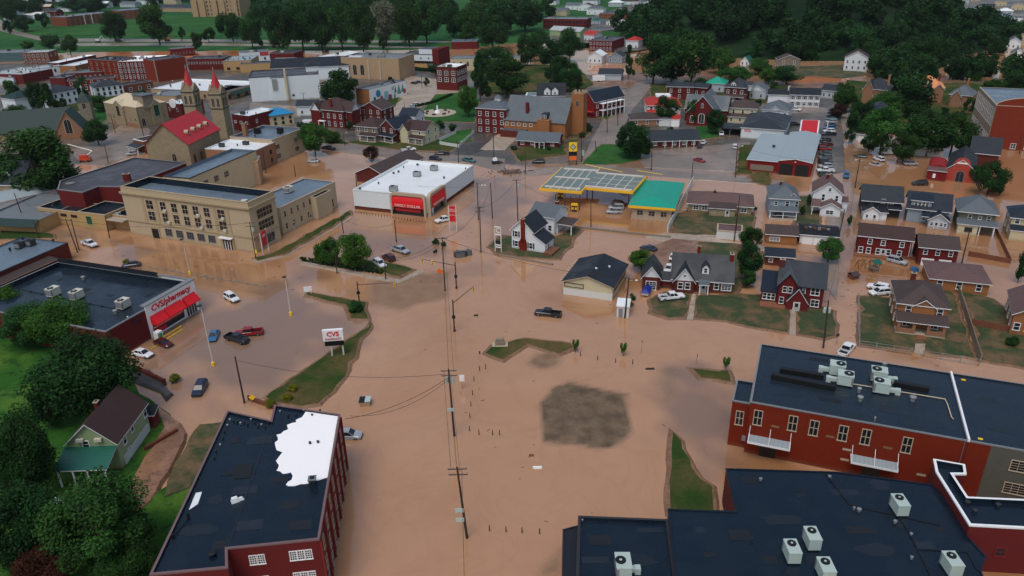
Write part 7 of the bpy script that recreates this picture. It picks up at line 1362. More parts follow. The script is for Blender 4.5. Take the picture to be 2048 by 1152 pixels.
for (x0,y0,x1,y1,n_) in ((1560,118,1690,110,10),(1740,135,1900,125,20),(1745,150,1900,160,16),(1900,152,2040,160,10),(1850,60,2000,90,26),(1990,105,2040,70,6),(1800,175,1830,240,5)):
    for i in range(n_):
        t_=hr.random(); p=at(x0+(x1-x0)*t_+hr.uniform(-6,6),y0+(y1-y0)*t_+hr.uniform(-8,8),0); r=hr.uniform(5,9); sp_.append((p.x,p.y,max(0,gz(p.x,p.y))+r*.9,r,r*1.05))
for (x0,y0,x1,y1,n_) in ((500,18,1060,10,34),(520,40,900,34,30),(-20,6,120,2,12),(120,-2,400,-8,16),(920,70,1020,60,8),(0,24,60,20,4)):
    for i in range(n_):
        t_=hr.random(); p=at(x0+(x1-x0)*t_+hr.uniform(-6,6),y0+(y1-y0)*t_+hr.uniform(-7,7),0); r=hr.uniform(7,11); sp_.append((p.x,p.y,r*1.1,r,r*1.2))
forest('hedge_wood','' or sp_,'belt of dark trees along the foot of the wooded hill')
G='clipped yellow green shrubs'
shrub(350,762,12,'yellow green shrub by the hill road corner','y',G); shrub(586,782,11,'yellow green shrub by the lot corner, upper one','y',G); shrub(575,800,11,'yellow green shrub by the lot corner, middle one','y',G); shrub(542,812,12,'yellow green shrub by the lot corner, nearest the brick mill','y',G)
shrub(711,622,17,'dark green bush on the flooded traffic island','a'); shrub(872,488,9,'left half of the bush standing in water near the sign','b',base=0); shrub(888,492,7,'right half of the bush standing in water near the sign','b',base=0); shrub(1266,598,9,'green bush beside the white shed','a'); shrub(1262,612,7,'lower green bush beside the white shed','a')
shrub(1510,420,5,'small bush by the ranch house','a'); shrub(2022,690,14,'dark shrub by the edge brick house','b'); shrub(1540,333,4,'rust coloured heap bush by the repair garage','r'); shrub(1028,300,7,'round shrub left of the grey ranch house','b'); shrub(1098,300,6,'round shrub right of the grey ranch house','b'); shrub(665,285,18,'bushy shrub in front of the Victorian house','a'); shrub(860,282,9,'shrub beside the cream gable house','b'); shrub(253,527,8,'olive bush in the water behind the dark car','y',base=0); shrub(1175,262,12,'shrub row beside the tan church','b'); shrub(1165,275,9,'low shrub by the tan church corner','b'); shrub(870,505,5,'twig tangle in the water','b',base=0)
YT='young staked trees standing in the water'
for (x,y,l) in ((1151,705,'young tree on the edge of the green patch'),(1246,712,'young tree standing alone in the open water'),(1451,741,'young tree beside the grass strip by the factory')):
    p=at(x,y,0); root=empty('young_tree',p,0,l,'tree',YT); place(crown('c','far',1),'crown',root,(0,0,2.1),0,(.75,.75,1.35)); MB().cyl((0,0,-.4),(.05,0,1.6),.07,.04,6).obj('trunk','bark',root)
hd=[(1175,282)]
def hedge(pts,label,r=.6,h=.8):
    P=[at(*p,.2) for p in pts]; L_=[]
    sp=[]
    for a,c in zip(P,P[1:]):
        n=max(1,int((c-a).length/1.1))
        for i in range(n): q=a.lerp(c,i/n); sp.append((q.x-P[0].x,q.y-P[0].y,h*.5,r*1.2,h))
    o=forest('hedge',sp,label,'hedge'); del o['kind']; o.location=(P[0].x,P[0].y,P[0].z); return o
hedge([(605,521),(650,528),(700,537),(770,547)],'low clipped hedge along the flooded island under the trees'); hedge([(808,137),(845,142),(870,143)],'hedge along the car park by the club building',1.0,1.6); hedge([(830,215),(870,205),(905,190)],'low hedge between the mural lot and the memorial lawn',.8,1.0)
# ================= cars =================
C=[
 (285,706,9,2,'sedan','white','white sedan with a dark sunroof nearest the pharmacy corner',0),(326,684,9,3,'sedan','maroon','dark maroon car just in front of the pharmacy',-.1),
 (427,669,-4,9,'sedan','blue','bright blue car in the flooded pharmacy lot',-.2),(474,676,10,3,'pickup','black','black pickup truck beside the red one in the pharmacy lot',-.08),(497,664,-10,1,'pickup','red','dark red pickup truck behind the black one',-.1),
 (399,775,-6,10,'suv','navy','dark blue suv driving towards the hill road',-.2),(463,595,9,5,'suv','white','white suv alone in the pharmacy lot',0),(262,528,-9,1,'sedan','navy','dark blue sedan pulled up beside a bush in the water',-.1),
 (179,487,8,3,'pickup','white','white crew cab pickup with a black bed on the school street',0),(18,441,8,1,'sedan','silver','silver sedan parked below the green awning',0),(-2,436,8,1,'sedan','black','black car cut by the left edge',0),
 (801,499,9,3,'pickup','silver','silver pickup truck on the flooded island edge',-.1),(777,514,-9,-5,'suv','maroon','maroon suv next to the silver pickup',-.1),(759,525,8,5,'suv','white','white suv nose down in the water beside the maroon one',-.25),
 (889,438,-9,2,'pickup','white','white pickup truck behind the red store sign',-.15),(1096,625,-10,-1,'pickup','black','black pickup truck alone in the deep open water',-.15),(1343,595,10,-1,'pickup','white','white crew cab pickup on the lawn of the dormer house',.25),
 (1694,696,7,-8,'pickup','white','white pickup with black bed half sunk beside the factory roof',-.3),(1347,513,4,-9,'sedan','white','upper white car in the driveway behind the dormer house',.1),(1337,537,-4,9,'sedan','white','lower white car in the driveway beside the garage gable',.15),(1297,495,-8,-2,'sedan','navy','dark car with a green body behind the round tree',-.1),
 (1757,574,-10,-2,'suv','white','upper white suv of a pair by the tan brick house',0),(1759,584,-10,1,'suv','white','lower white suv of a pair by the tan brick house',0),(1795,520,8,2,'suv','silver','silver car under the long brick house',-.2),
 (1228,422,-9,0,'suv','silver','nearest silver suv by the station shop',-.1),(1232,414,-9,0,'suv','silver','second silver suv by the station shop',-.1),(1239,407,9,1,'suv','maroon','dark maroon suv behind the silver pair at the station',-.1),
 (1077,323,-9,0,'suv','black','black suv on the street above the fuel canopy',-.05),(817,299,9,-1,'pickup','white','white pickup on the street above the discount store',0),(657,296,9,1,'pickup','black','dark pickup beside the leafy street tree',-.05),(626,321,-9,0,'sedan','silver','silver car under the leafy street tree',-.15),(884,307,-9,0,'pickup','dark','dark pickup behind the discount store, upper one',-.05),(871,317,9,1,'suv','navy','dark blue suv behind the discount store, lower one',-.1),(938,320,9,2,'pickup','teal','blue grey pickup beside the wrecked vehicles',-.1),
 (1399,320,9,2,'sedan','red','red car turned sideways in the wet parking lot',0),(1470,293,0,-9,'suv','white','white suv parked at the end of the wet lot',0),(1407,284,5,-5,'sedan','white','white car beside the long ranch house',0),(1400,292,4,-6,'sedan','dark','grey car below the white one at the ranch house',0),
 (1443,267,0,9,'suv','white','white car parked inside the open carport',0),(1590,219,8,1,'pickup','white','white pickup in front of the white colonial house',.1),
 (1721,311,-9,-1,'sedan','green','dark green car in the orange water near the ambulance',-.2),(1758,317,-8,-3,'suv','white','white suv in front of the white van',-.1),(1775,302,-9,0,'van','white','white van beside the red one',-.1),(1782,294,-9,0,'van','red','red van behind the white van',-.1),(1822,326,9,0,'suv','silver','silver suv alone before the dark roofed row building',-.1),(1693,350,0,9,'suv','blue','light blue suv in the narrow street',-.05),(1840,366,-9,0,'suv','black','black suv beside the red hut shop',-.1),
 (1560,432,9,0,'sedan','navy','dark blue car in front of the light grey house',0),
 (265,307,-8,1,'suv','silver','silver car by the corner brick house',0),(829,210,-9,2,'suv','white','white car in the mural lot, upper one',0),(826,213,9,-1,'sedan','silver','silver car in the mural lot, lower one',0),(828,166,9,1,'sedan','black','black car in the concrete lot',0),(838,164,9,1,'sedan','dark','second dark car in the concrete lot',0),
 (1231,192,-9,0,'suv','silver','silver vehicle parked beside the main street crossing',0),(619,245,9,0,'van','white','white van behind the Victorian house hedge',0),(1225,186,9,0,'van','white','long white van at the main street crossing',0),(1560,243,9,0,'sedan','dark','dark car between the office and the car lot',0),(1590,248,9,0,'suv','black','black suv beside the red canopy',0)]
for px_,py_,hx,hy,k,c,l,z in C: car(px_,py_,hx,hy,k,c,l,z)
row=[('suv','green','nearest the houses'),('pickup','white','second from the houses'),('suv','silver','third from the houses'),('suv','dark','fourth from the houses'),('suv','grey','fifth from the houses'),('sedan','green','sixth from the houses'),('suv','red','seventh from the houses'),('pickup','maroon','eighth from the houses'),('suv','dark','ninth from the houses')]
for i,(k,c,w_) in enumerate(row): car(1651-i*.2,349-i*8.6,-9 if i%3 else 9,0,k,c,'%s %s in the packed row beside the repair garage, %s'%(c,{'suv':'suv','pickup':'pickup','sedan':'sedan'}[k],w_),0,'cars packed in a row beside the repair garage')
for i,(k,c) in enumerate([('pickup','navy'),('suv','white'),('suv','blue'),('sedan','navy'),('suv','silver'),('sedan','teal'),('suv','dark'),('suv','navy'),('sedan','black')]): car(1657+i*1.3,268-i*6.2,-9,0,k,c,'%s %s in the upper row beside the red canopy, number %s from the front'%(c,{'suv':'suv','pickup':'pickup','sedan':'sedan'}[k],['one','two','three','four','five','six','seven','eight','nine'][i]),0,'cars in the upper row beside the red canopy')
# vehicle on its side
o=car(925,505,10,-1,'suv','grey','grey vehicle lying on its side in deep water',.7,roll=math.pi/2)
o=car(1752,325,9,2,'sedan','silver','silver car almost under the orange water beside the white suv',-.75)
o=car(695,867,9,0,'suv','silver','pale suv poking out from behind the brick mill',-.3)
# tractor / machines
root=empty('skid_loader',at(991,328,0),.3,'white and black loader amid wreckage in the street','loader'); q=MB(); q.box(-1.2,1.2,-.8,.8,.4,1.3); q.obj('body','trim_dark',root); MB().frus((-.9,.7,-.7,.7,1.3),(-.6,.5,-.6,.6,2.3)).obj('cab','sign_white',root)
for x in(-.8,.8):
    for s in(-1,1): MB().cyl((x,s*.8,.4),(x,s*1.05,.4),.42,.42,12).obj('wheel','tyre',root)
MB().box(1.2,2.6,-.9,.9,.2,.7).obj('bucket','steel_brown',root)
root=empty('boom_lift',at(172,324,0),.15,'orange boom lift with a white raised arm in the muddy lot','lift'); MB().box(-2,2,-1.1,1.1,.7,1.8).obj('chassis','paint_orange',root); MB().box(-1.8,1.2,-.9,.9,1.9,2.9).obj('engine_cover','paint_orange',root)
for x in(-1.3,1.3):
    for s in(-1,1): MB().cyl((x,s*1.0,.5),(x,s*1.3,.5),.5,.5,12).obj('wheel','tyre',root)
MB().cyl((1,0,2.6),(3.2,0,4.2),.2,.18,6).cyl((3.2,0,4.2),(-5,.4,7.2),.18,.14,6).obj('boom','sign_white',root)
for px_,py_,c,l in((196,84,'white','white excavator parked by the river road'),(236,83,'dark','dark machine by the river road'),(335,82,'orange','orange excavator by the river road, right')):
    root=empty('excavator',at(px_,py_,.9),.2,l,'excavator','machines on the river bank'); MB().box(-2,2,-1.2,1.2,0,1).obj('tracks','black',root); MB().box(-1.6,1.6,-1.1,1.1,1,2.6).obj('body','paint_'+c,root); MB().cyl((1.2,0,2.2),(3.6,0,5),.25,.2,6).cyl((3.6,0,5),(6,0,1.6),.2,.2,6).obj('boom','paint_'+c,root)
root=empty('covered_boat',at(1293,587,.1),1.2,'boat under a royal blue tarpaulin beside the dormer house','boat'); MB().frus((-1.7,1.7,-.7,.7,.2),(-2.2,2.0,-.95,.95,1.0)).obj('hull','sign_white',root); MB().frus((-2.25,2.05,-1,1,1.0),(-1.4,1.2,-.25,.25,1.6)).obj('tarpaulin','tarp_blue',root)
root=empty('utility_trailer',at(1197,163,0),.05,'white box trailer beside the long pale garage','trailer'); MB().box(-3.5,3.5,-1.2,1.2,.6,3.2).obj('box','sign_white',root); MB().cyl((0,-1.25,.4),(0,1.25,.4),.4,.4,10).obj('wheel','tyre',root)
# ================= poles =================
P={}
def PL(k,top,bot,label,**kw): P[k]=pole(top,bot,label,**kw)
PL('a',(914,934),(935,1076),'nearest wooden pole with a double crossarm in the open water',arms=2,r=.2); PL('b',(897,738),(909,872),'wooden pole with two crossarms and transformers in mid water',arms=2,tr=2,r=.2); PL('c',(884,474),(890,582),'wooden pole by the orange sign at the flooded crossing',arms=1,lamp=0)
PL('d',(959,413),(962,505),'wooden pole with crossarm by the white pylon sign',arms=2); PL('e',(954,366),(957,440),'tall pole with street lamp right of the discount store',arms=0,lamp=1); PL('f',(981,366),(985,437),'slim pole with lamp in front of the grey roof house',arms=0,lamp=-1); PL('g',(1033,358),(1036,442),'pole with crossarm beside the wreckage',arms=1,tr=1)
PL('h',(1182,400),(1182,456),'dark pole on the flooded wall line below the fuel canopy',arms=0); PL('i',(1050,301),(1051,349),'pole left of the yellow station sign',arms=0); PL('j',(1304,302),(1303,341),'pole on the kerb of the wet parking lot',arms=0); PL('k',(1475,288),(1471,356),'pole with lamp at the end of the wet lot',arms=0,lamp=1); PL('l',(1386,325),(1383,366),'pole at the top of the white fence',arms=0); PL('m',(1720,316),(1710,376),'leaning pole in the narrow flooded street',arms=0,lamp=-1)
PL('n',(1657,601),(1647,696),'pole with two transformers beside the alley mouth',arms=0,tr=2,r=.2); PL('o',(1939,462),(1923,528),'pole behind the grey hip house',arms=0); PL('p',(486,445),(512,518),'pole with crossarm in front of the cream school',arms=2,tr=1); PL('q',(131,438),(156,505),'left pole of the pair by the awning shop',arms=1); PL('r',(142,438),(158,500),'right pole of the pair by the awning shop',arms=0); PL('s',(210,432),(219,476),'thick pole beside the yellow annex',arms=0); PL('t',(28,386),(51,448),'pole before the long pale shed',arms=0); PL('u',(66,440),(79,478),'pole behind the lodge building roof',arms=0)
PL('v',(470,713),(489,806),'tall dark pole at the lot corner above the brick mill',arms=0,r=.2); PL('w',(209,290),(217,326),'short pole in the muddy lot by the boom lift',arms=0); PL('x',(273,216),(288,272),'pole in front of the stone library',arms=0,lamp=0); PL('y',(221,228),(231,266),'leaning pole left of the stone library',arms=0); PL('z',(1456,390),(1460,470) if 0 else (1470,476),'pole beside the tan roof shed',arms=0)
P['z']=pole((1478,405),(1468,482),'pole beside the tan roof shed, on its right',arms=0)
PL('A',(1235,196),(1236,252),'slim pole on the right side of the main street',arms=0); PL('B',(1213,186),(1215,266),'pole in the middle of the main street view',arms=0); PL('C',(1191,282),(1163,282) if 0 else (1193,305),'pole on the lawn corner above the canopy',arms=0); PL('D',(1163,270),(1163,325),'pole right of the yellow station sign',arms=0); PL('E',(1258,555),(1249,636),'pole with lamp standing by the white shed',arms=0,tr=0,lamp=1,r=.2)
PL('F',(682,432),(687,466),'short pole by the school annex lawn',arms=0); PL('G',(789,440),(793,484),'pole in front of the red store awning',arms=0); PL('H',(588,331),(591,353),'short pole in the courtyard flood',arms=0); PL('I',(525,300),(532,346),'pole against the pink brick wall',arms=0); PL('J',(711,345),(713,372),'pole behind the school annex',arms=0); PL('K',(686,264),(690,292),'street lamp pole by the Victorian house lawn',arms=0,lamp=1); PL('L',(915,280),(917,325),'street lamp pole above the discount store',arms=0,lamp=1); PL('M',(986,250),(988,320),'pole beside the concrete drive',arms=0); PL('N',(670,500),(674,547),'pole among the island trees',arms=0); PL('O',(769,512),(771,560),'pole beside the nose down white suv',arms=0); PL('Q',(731,510),(733,542),'slim pole right of the island trees',arms=0,r=.1)
PL('R',(340,160),(344,191),'street lamp pole before the broad white roof',arms=0,lamp=1); PL('S',(78,135),(86,168),'pole before the pale warehouse wall',arms=0); PL('T',(808,205),(810,222),'pole in the mural lot',arms=0); PL('U',(843,150),(844,178),'pole in the concrete lot',arms=0); PL('V',(2043,265),(2040,308) ,'pole before the great brick hall',arms=0); PL('W',(606,185),(609,208),'pole under the white theatre wall',arms=1)
for a,b_,l in (('a','b','overhead wire down the middle of the flooded road'),('b','c','overhead wire from mid water to the flooded crossing'),('c','d','overhead wire from the crossing to the pylon sign pole'),('d','g','overhead wire past the grey roof house'),('g','i','overhead wire towards the upper street'),('d','f','short overhead wire between two poles at the road bend'),('E','c','long overhead wire from the white shed pole to the crossing'),('n','E','long overhead wire along the house lawns'),('m','n','overhead wire down the alley'),('B','A','overhead wire across the main street'),('t','q','overhead wire above the awning shop'),('q','p','overhead wire in front of the school'),('e','i','upper overhead wire along the street'),('s','p','wire from the annex to the school pole'),('O','c','wire from the island to the crossing')):
    wire(P[a]+Vector((0,0,-.3)),P[b_]+Vector((0,0,-.3)),l,1.6)
a=P['a'].copy(); wire(a+Vector((.6,0,-.3)),Vector((a.x+3.5,35,a.z+.3)),'overhead wire leaving the photo at the bottom',.5); wire(P['a']+Vector((-.8,0,-.3)),P['b']+Vector((-.8,0,-.3)),'second parallel overhead wire over the flooded road',1.4); wire(P['b']+Vector((.8,0,-.5)),P['c']+Vector((.5,0,-.5)),'second overhead wire towards the crossing',1.4); wire(P['b']+Vector((0,0,-1.5)),at(690,838,9.9),'service wire from the transformer pole to the brick mill',1.2); wire(P['b']+Vector((0,0,-1.8)),at(640,780,2) if 0 else at(700,832,8),'second service wire to the brick mill',2.0,r=.03)
for k,z in(('a',5.2),('a',3.6),('b',5.5)):
    t_=P[k]; o=MB().box(-.55,.55,-.06,.06,-.3,.3).obj('pole_sign','ac_green',loc=(t_.x,t_.y-.35,z)); tag(o,{('a',5.2):'pale double plate banner on the nearest pole, upper one',('a',3.6):'pale plate on the nearest pole, lower one',('b',5.5):'pale double plate on the mid water pole'}[(k,z)],'sign')
lamppost((365,478),(380,548),'white lot light in front of the cream school'); lamppost((570,552),(582,630),'white lot light in the middle of the pharmacy lot'); lamppost((398,610),(427,731),'tall white lot light with yellow base near the blue car')
# traffic signal mast arms
def mast(top,bot,end,label,sig=2,aj=0):
    a=at(*bot,0); h=min(((at(top[0],top[1],z*.1)-a).to_2d().length,z*.1) for z in range(30,120))[1]; e=at(*end,h-.6); root=empty('traffic_signal',(a.x,a.y,0),0,label,'traffic signal','signal poles at the flooded crossing'); d=Vector((e.x-a.x,e.y-a.y,0))
    MB().cyl((0,0,-.6),(0,0,h),.17,.13,8).obj('pole','steel_brown',root); MB().cyl((0,0,-.3),(0,0,.5),.3,.25,8).obj('base','steel_brown',root)
    MB().cyl((0,0,h-.8),(d.x,d.y,h-.2),.1,.06,6).obj('mast_arm','steel_brown',root); MB().box(-.35,.35,-.2,.2,h*.42,h*.42+.6).obj('control_box','black',root)
    for i in range(sig):
        f=.98-.3*i; p=d*f; q=MB(); q.box(p.x-.18,p.x+.18,p.y-.15,p.y+.15,h-1.3,h-.3,0)
        for j in range(3): q.cyl((p.x,p.y-.15,h-1.15+j*.33),(p.x,p.y-.2,h-1.15+j*.33),.1,.1,8,1)
        q.obj('signal_head',('sign_yellow','black'),root)
mast((909,525),(913,577),(843,521),'signal pole with arm to the left beyond the crossing pole'); mast((715,563),(719,606),(790,569),'signal pole with arm to the right on the traffic island',1); mast((906,599),(909,663),(948,576),'signal pole with arm rising right in the open water',1)
# ================= signs =================
a1=at(688,712,0);a0=at(661,714,0); ang=math.atan2(a1.y-a0.y,a1.x-a0.x); root=empty('pharmacy_sign',a0,ang,'big white and black pharmacy sign with red letters on two white posts','sign'); w_=(a1-a0).length
for x in (.4,w_): MB().box(x-.14,x+.14,-.12,.12,-.6,2.8).obj('post','light_pole',root)
MB().box(-.7,w_+.35,-.25,.25,2.6,3.7).obj('message_board','black',root); MB().box(-.9,w_+.4,-.32,.32,3.7,6.1).obj('panel','sign_white',root); text('CVS',root,(w_/2-.25,-.37,5.2),1.35,'letter_red',0,bold=.03); text('PHARMACY',root,(w_/2-.25,-.37,4.15),.6,'letter_red',0)
def pylon(bl,br,h,label,panels,mt='light_pole',post_h=None,ww=None):
    a0=at(*bl,0);a1=at(*br,0); ang=math.atan2(a1.y-a0.y,a1.x-a0.x); w_=(a1-a0).length; root=empty('pylon_sign',a0,ang,label,'sign')
    for x in (0,w_): MB().box(x-.12,x+.12,-.12,.12,-.6,h).obj('post',mt,root)
    for z0,z1,m_ in panels: MB().box(.05,w_-.05,-.1,.1,z0,z1).obj('panel',m_,root)
    return root,w_
r_,w_=pylon((900,462),(914,463),7.6,'two panel red sign on white posts before the discount store',[(2.9,4.7,'sign_red'),(5.0,7.4,'sign_red')]); text('FAMILY\nDOLLAR',r_,(w_/2,-.13,6.2),.55,'letter_white')
r_,w_=pylon((527,512),(538,502),6.4,'two panel red sign on white posts before the cream school',[(2.2,3.8,'sign_red'),(4.0,6.2,'sign_red')]); text('FAMILY\nDOLLAR',r_,(w_/2,-.13,5.1),.45,'letter_white')
r_,w_=pylon((991,504),(1003,506),7.2,'empty white pylon frame sign with one dark panel',[(1.4,1.6,'sign_white'),(2.0,2.2,'sign_white'),(2.6,3.3,'black'),(4.9,5.1,'sign_white'),(7.0,7.2,'sign_white')]); text('C',r_,(w_/2,-.05,6.1),1.9,'sign_white')
a0=at(1138,331,0); root=empty('fuel_sign',a0,0,'tall yellow fuel sign with a green diamond mark','sign')
for x in(0,2.7): MB().box(x-.12,x+.12,-.12,.12,-.6,8).obj('post','trim_dark',root)
MB().box(-.1,2.8,-.2,.2,5.2,8.4).obj('panel','sign_yellow',root); MB().face([(1.35,-.23,5.6),(2.4,-.23,6.8),(1.35,-.23,8.0),(.3,-.23,6.8)]).obj('diamond','roof_dkgreen',root); MB().face([(1.35,-.25,6.0),(2.05,-.25,6.8),(1.35,-.25,7.6),(.65,-.25,6.8)]).obj('diamond','lamp_glass',root); text('G',root,(1.35,-.27,6.8),1.0,'roof_dkgreen'); MB().box(0,2.7,-.15,.15,3.6,5.0).obj('price_panel','black',root); MB().box(0,2.7,-.15,.15,2.0,3.4).obj('price_panel','sign_orange',root)
a0=at(1162,352,0) if 0 else at(1160,345,0); root=empty('pump_price_board',at(1165,322,0),0,'small white board on a post beside the main street corner','sign'); MB().box(-.1,.1,-.1,.1,-.3,2).obj('post','trim_dark',root); MB().box(-.6,.6,-.1,.1,2,4).obj('panel','ac_green',root)
def post_sign(px_,py_,h,w_,hh,mt,label,post='galv',txt=None,rz=0,ang=0):
    root=empty('road_sign',at(px_,py_,0),ang,label,'sign'); MB().cyl((0,0,-.4),(0,0,h),.05,.05,6).obj('post',post,root); p=MB().box(-w_/2,w_/2,-.03,.03,0,hh).obj('plate',mt,root,loc=(0,-.07,h-hh)); p.rotation_euler.y=rz
    if txt: text(txt,root,(0,-.12,h-hh/2),hh*.4,'black')
post_sign(925,778,3.0,.9,1.3,'sign_white','small white road sign standing in the open water'); post_sign(879,562,3.2,1.3,1.0,'sign_orange','orange warning sign beside the crossing pole',rz=.7); post_sign(503,806,1.8,.9,.9,'sign_yellow','yellow diamond sign behind the brick mill roof',rz=math.pi/4); post_sign(514,518,2.6,.7,1.0,'sign_yellow','small yellow sign by the school pole'); post_sign(1672,690,2.6,.6,.6,'metal_dark','small lamp sign post beside the half sunk pickup'); post_sign(1283,705,2.8,.1,.6,'metal_dark','thin marker post in open water'); post_sign(1393,728,2.2,.1,.5,'metal_dark','thin marker post near the grass strip'); post_sign(960,720,2.0,.3,.6,'metal_dark','small dark sign post left of the green patch')
root=empty('entrance_sign',at(617,590,0),.3,'small white tilted sign on the traffic island tip','sign'); MB().box(-.9,.9,-.08,.08,.9,2.1).obj('panel','sign_white',root)
for x in(-.7,.7): MB().box(x-.06,x+.06,-.06,.06,-.4,.9).obj('post','light_pole',root)
# ================= bits in the water =================
for (x,y,l) in ((959,741,'first'),(971,738,'second'),(948,762,'third'),(945,790,'fourth'),(942,812,'fifth'),(940,836,'sixth'),(939,862,'seventh'),(958,869,'eighth'),(985,870,'ninth'),(999,870,'tenth'),(1161,712,'eleventh'),(1195,720,'twelfth'),(1231,725,'thirteenth'),(1265,728,'fourteenth'),(979,1062,'fifteenth'),(1012,1064,'sixteenth'),(1044,1066,'seventeenth'),(1079,1068,'eighteenth')):
    tag(MB().cyl((0,0,-.5),(0,0,1.0),.08,.07,6).obj('marker_post','black',loc=at(x,y,0)),'thin dark post sticking out of the open flood water','post','thin posts sticking out of the open flood water')
root=empty('kiosk',at(731,808,0),.05,'small floating shed with a half black roof near the brick mill','shed'); MB().box(-.9,.9,-.8,.8,-.3,.9).obj('wall','tan_plain',root); MB().box(-1,.0,-.9,.9,.9,1.05).obj('roof','black',root); MB().box(.02,1,-.9,.9,.9,1.07).obj('roof_panel','ac_green',root)
for x,y,l,c,sz in ((1075,936,'white log shaped tank floating in open water','sign_white',(.75,.2,.28)),(952,631,'dark tyre floating in the open water','tyre',(.5,.4,.12)),(1300,738,'curved dark branch in the water by the marker posts','black',(.9,.3,.15)),(1063,911,'brown debris clump in the open water','wood',(.4,.3,.15)),(572,1152-40,'',None,None)):
    if not c: continue
    tag(MB().frus((-sz[0],sz[0],-sz[1],sz[1],-.1),(-sz[0]*.9,sz[0]*.9,-sz[1]*.7,sz[1]*.7,sz[2])).obj('floating_debris',c,loc=at(x,y,0)),l,'debris')
root=empty('stone_monument',at(1000,690,.2),0,'small grey stone monument at the tip of the green patch','monument'); MB().frus((-1,1,-.5,.5,0),(-.8,.8,-.35,.35,1.6)).obj('stone','stone_grey',root); MB().box(-1.6,1.6,-.9,.9,-.3,.15).obj('plinth','conc',root)
root=empty('memorial_fountain',at(875,226,.3),0,'round pale memorial paving with a white statue on the lawn','monument'); MB().cyl((0,0,0),(0,0,.15),9,9,20).obj('paving','conc',root); MB().cyl((0,0,.15),(0,0,1.2),1.6,1.2,10).cyl((0,0,1.2),(0,0,3.6),.45,.3,8).obj('statue','sign_white',root)
for i in range(7): a_=i*.9; MB().box(-.9,.9,-.3,.3,.15,.8).obj('bench','trim_dark',root,loc=(5.5*math.cos(a_),5.5*math.sin(a_),0),rz=a_+1.57)
# wreck pile
wr=random.Random(4); root=empty('debris_pile',at(1022,346,0),0,'heap of broken wood and rubble in the street above the pylon sign','debris')
for m_ in ('wood','wood_grey','metal_dark'):
    q=MB()
    for i in range(22):
        x,y=wr.gauss(0,3.2),wr.gauss(0,1.3); a_=wr.uniform(0,3.14); l_=wr.uniform(.5,1.8); q.cyl((x,y,wr.uniform(-.1,.5)),(x+math.cos(a_)*l_,y+math.sin(a_)*l_,wr.uniform(.1,1.1)),.14,.1,4)
    q.obj({'wood':'planks','wood_grey':'boards','metal_dark':'scrap'}[m_],m_,root)['kind']='stuff'
# far clusters
fr_=random.Random(12)
cnt_={}
ordn='first second third fourth fifth sixth seventh eighth ninth tenth eleventh twelfth thirteenth fourteenth fifteenth sixteenth seventeenth eighteenth nineteenth twentieth'.split()
for i,(x,y) in enumerate(sorted([(1170,20),(1190,28),(1145,18),(1330,32),(1350,25),(1300,14),(1230,12),(1262,8),(1390,12),(1120,30),(1840,12),(1868,6),(1895,28),(1925,8),(1975,20),(2000,12),(2035,20),(1990,40),(2040,50),(1850,46),(2044,78),(20,6),(68,8),(105,4),(130,22),(100,30),(20,22),(200,14),(290,8),(340,8),(1948,2),(1800,4),(2010,30),(1180,8),(1100,8)])):
    wl,rf,ds=fr_.choice([('white_side','roof_grey','white house with a grey roof'),('brick_maroon','roof_char','dark brick house with a black roof'),('lgrey_side','mem_white','pale house with a light roof'),('white_side','roof_maroon','white house with a brown roof'),('cream','roof_grey','cream house with a grey roof')]); pl='top centre' if 1000<x<1500 else ('top right' if x>1500 else 'top left')
    w_=fr_.uniform(22,34); cnt_[pl]=cnt_.get(pl,-1)+1
    hs('distant_house',ds+', '+ordn[cnt_[pl]]+' from the left along the '+pl+' edge',(x-w_/2,y,1),(x+w_/2,y+.5,1),10,fr_.uniform(4,6.5),wl,rf,2.6,fr_.choice(['gu','gv','hp']),zs=(1.3,),nF=3,nS=1,group='small distant houses along the '+pl+' edge')
for x,y,l in ((1747,543,'green topped play tower in the flooded yard'),(1706,556,'small brown hut tipped against the alley kerb'),(1829,541,'blue barrel table in the flooded yard'),(1720,535,'dark twisted swing frame in the flooded yard')):
    root=empty('play_tower' if 'play' in l else 'garden_hut' if 'hut' in l else 'barrel_table' if 'blue' in l else 'swing_frame',at(x,y,0),.3,l,'yard structure'); 
    if 'play' in l:
        for u in(-.8,.8):
            for v in(-.8,.8): MB().box(u-.08,u+.08,v-.08,v+.08,-.4,2.4).obj('post','wood_grey',root)
        MB().box(-.9,.9,-.9,.9,1.1,1.25).obj('platform','wood_grey',root); MB().gable(-.9,.9,-.9,.9,2.4,.7,'u',.2,.1).obj('roof','roof_green',root)
    elif 'hut' in l: MB().box(-.9,.9,-.9,.9,-.3,1.0).obj('wall','fence_wood',root); MB().gable(-.9,.9,-.9,.9,1.0,.6,'u',.2,.1).obj('roof','roof_brown',root)
    elif 'blue' in l: MB().cyl((0,0,-.3),(0,0,.7),.9,.9,12).obj('drum','paint_blue',root)
    else:
        for u in(-1,1): MB().cyl((u,-.8,-.3),(u,0,1.9),.06,.06,5).cyl((u,.8,-.3),(u,0,1.9),.06,.06,5).obj('leg','black',root)
        MB().cyl((-1,0,1.9),(1,0,1.9),.07,.07,5).obj('bar','black',root)
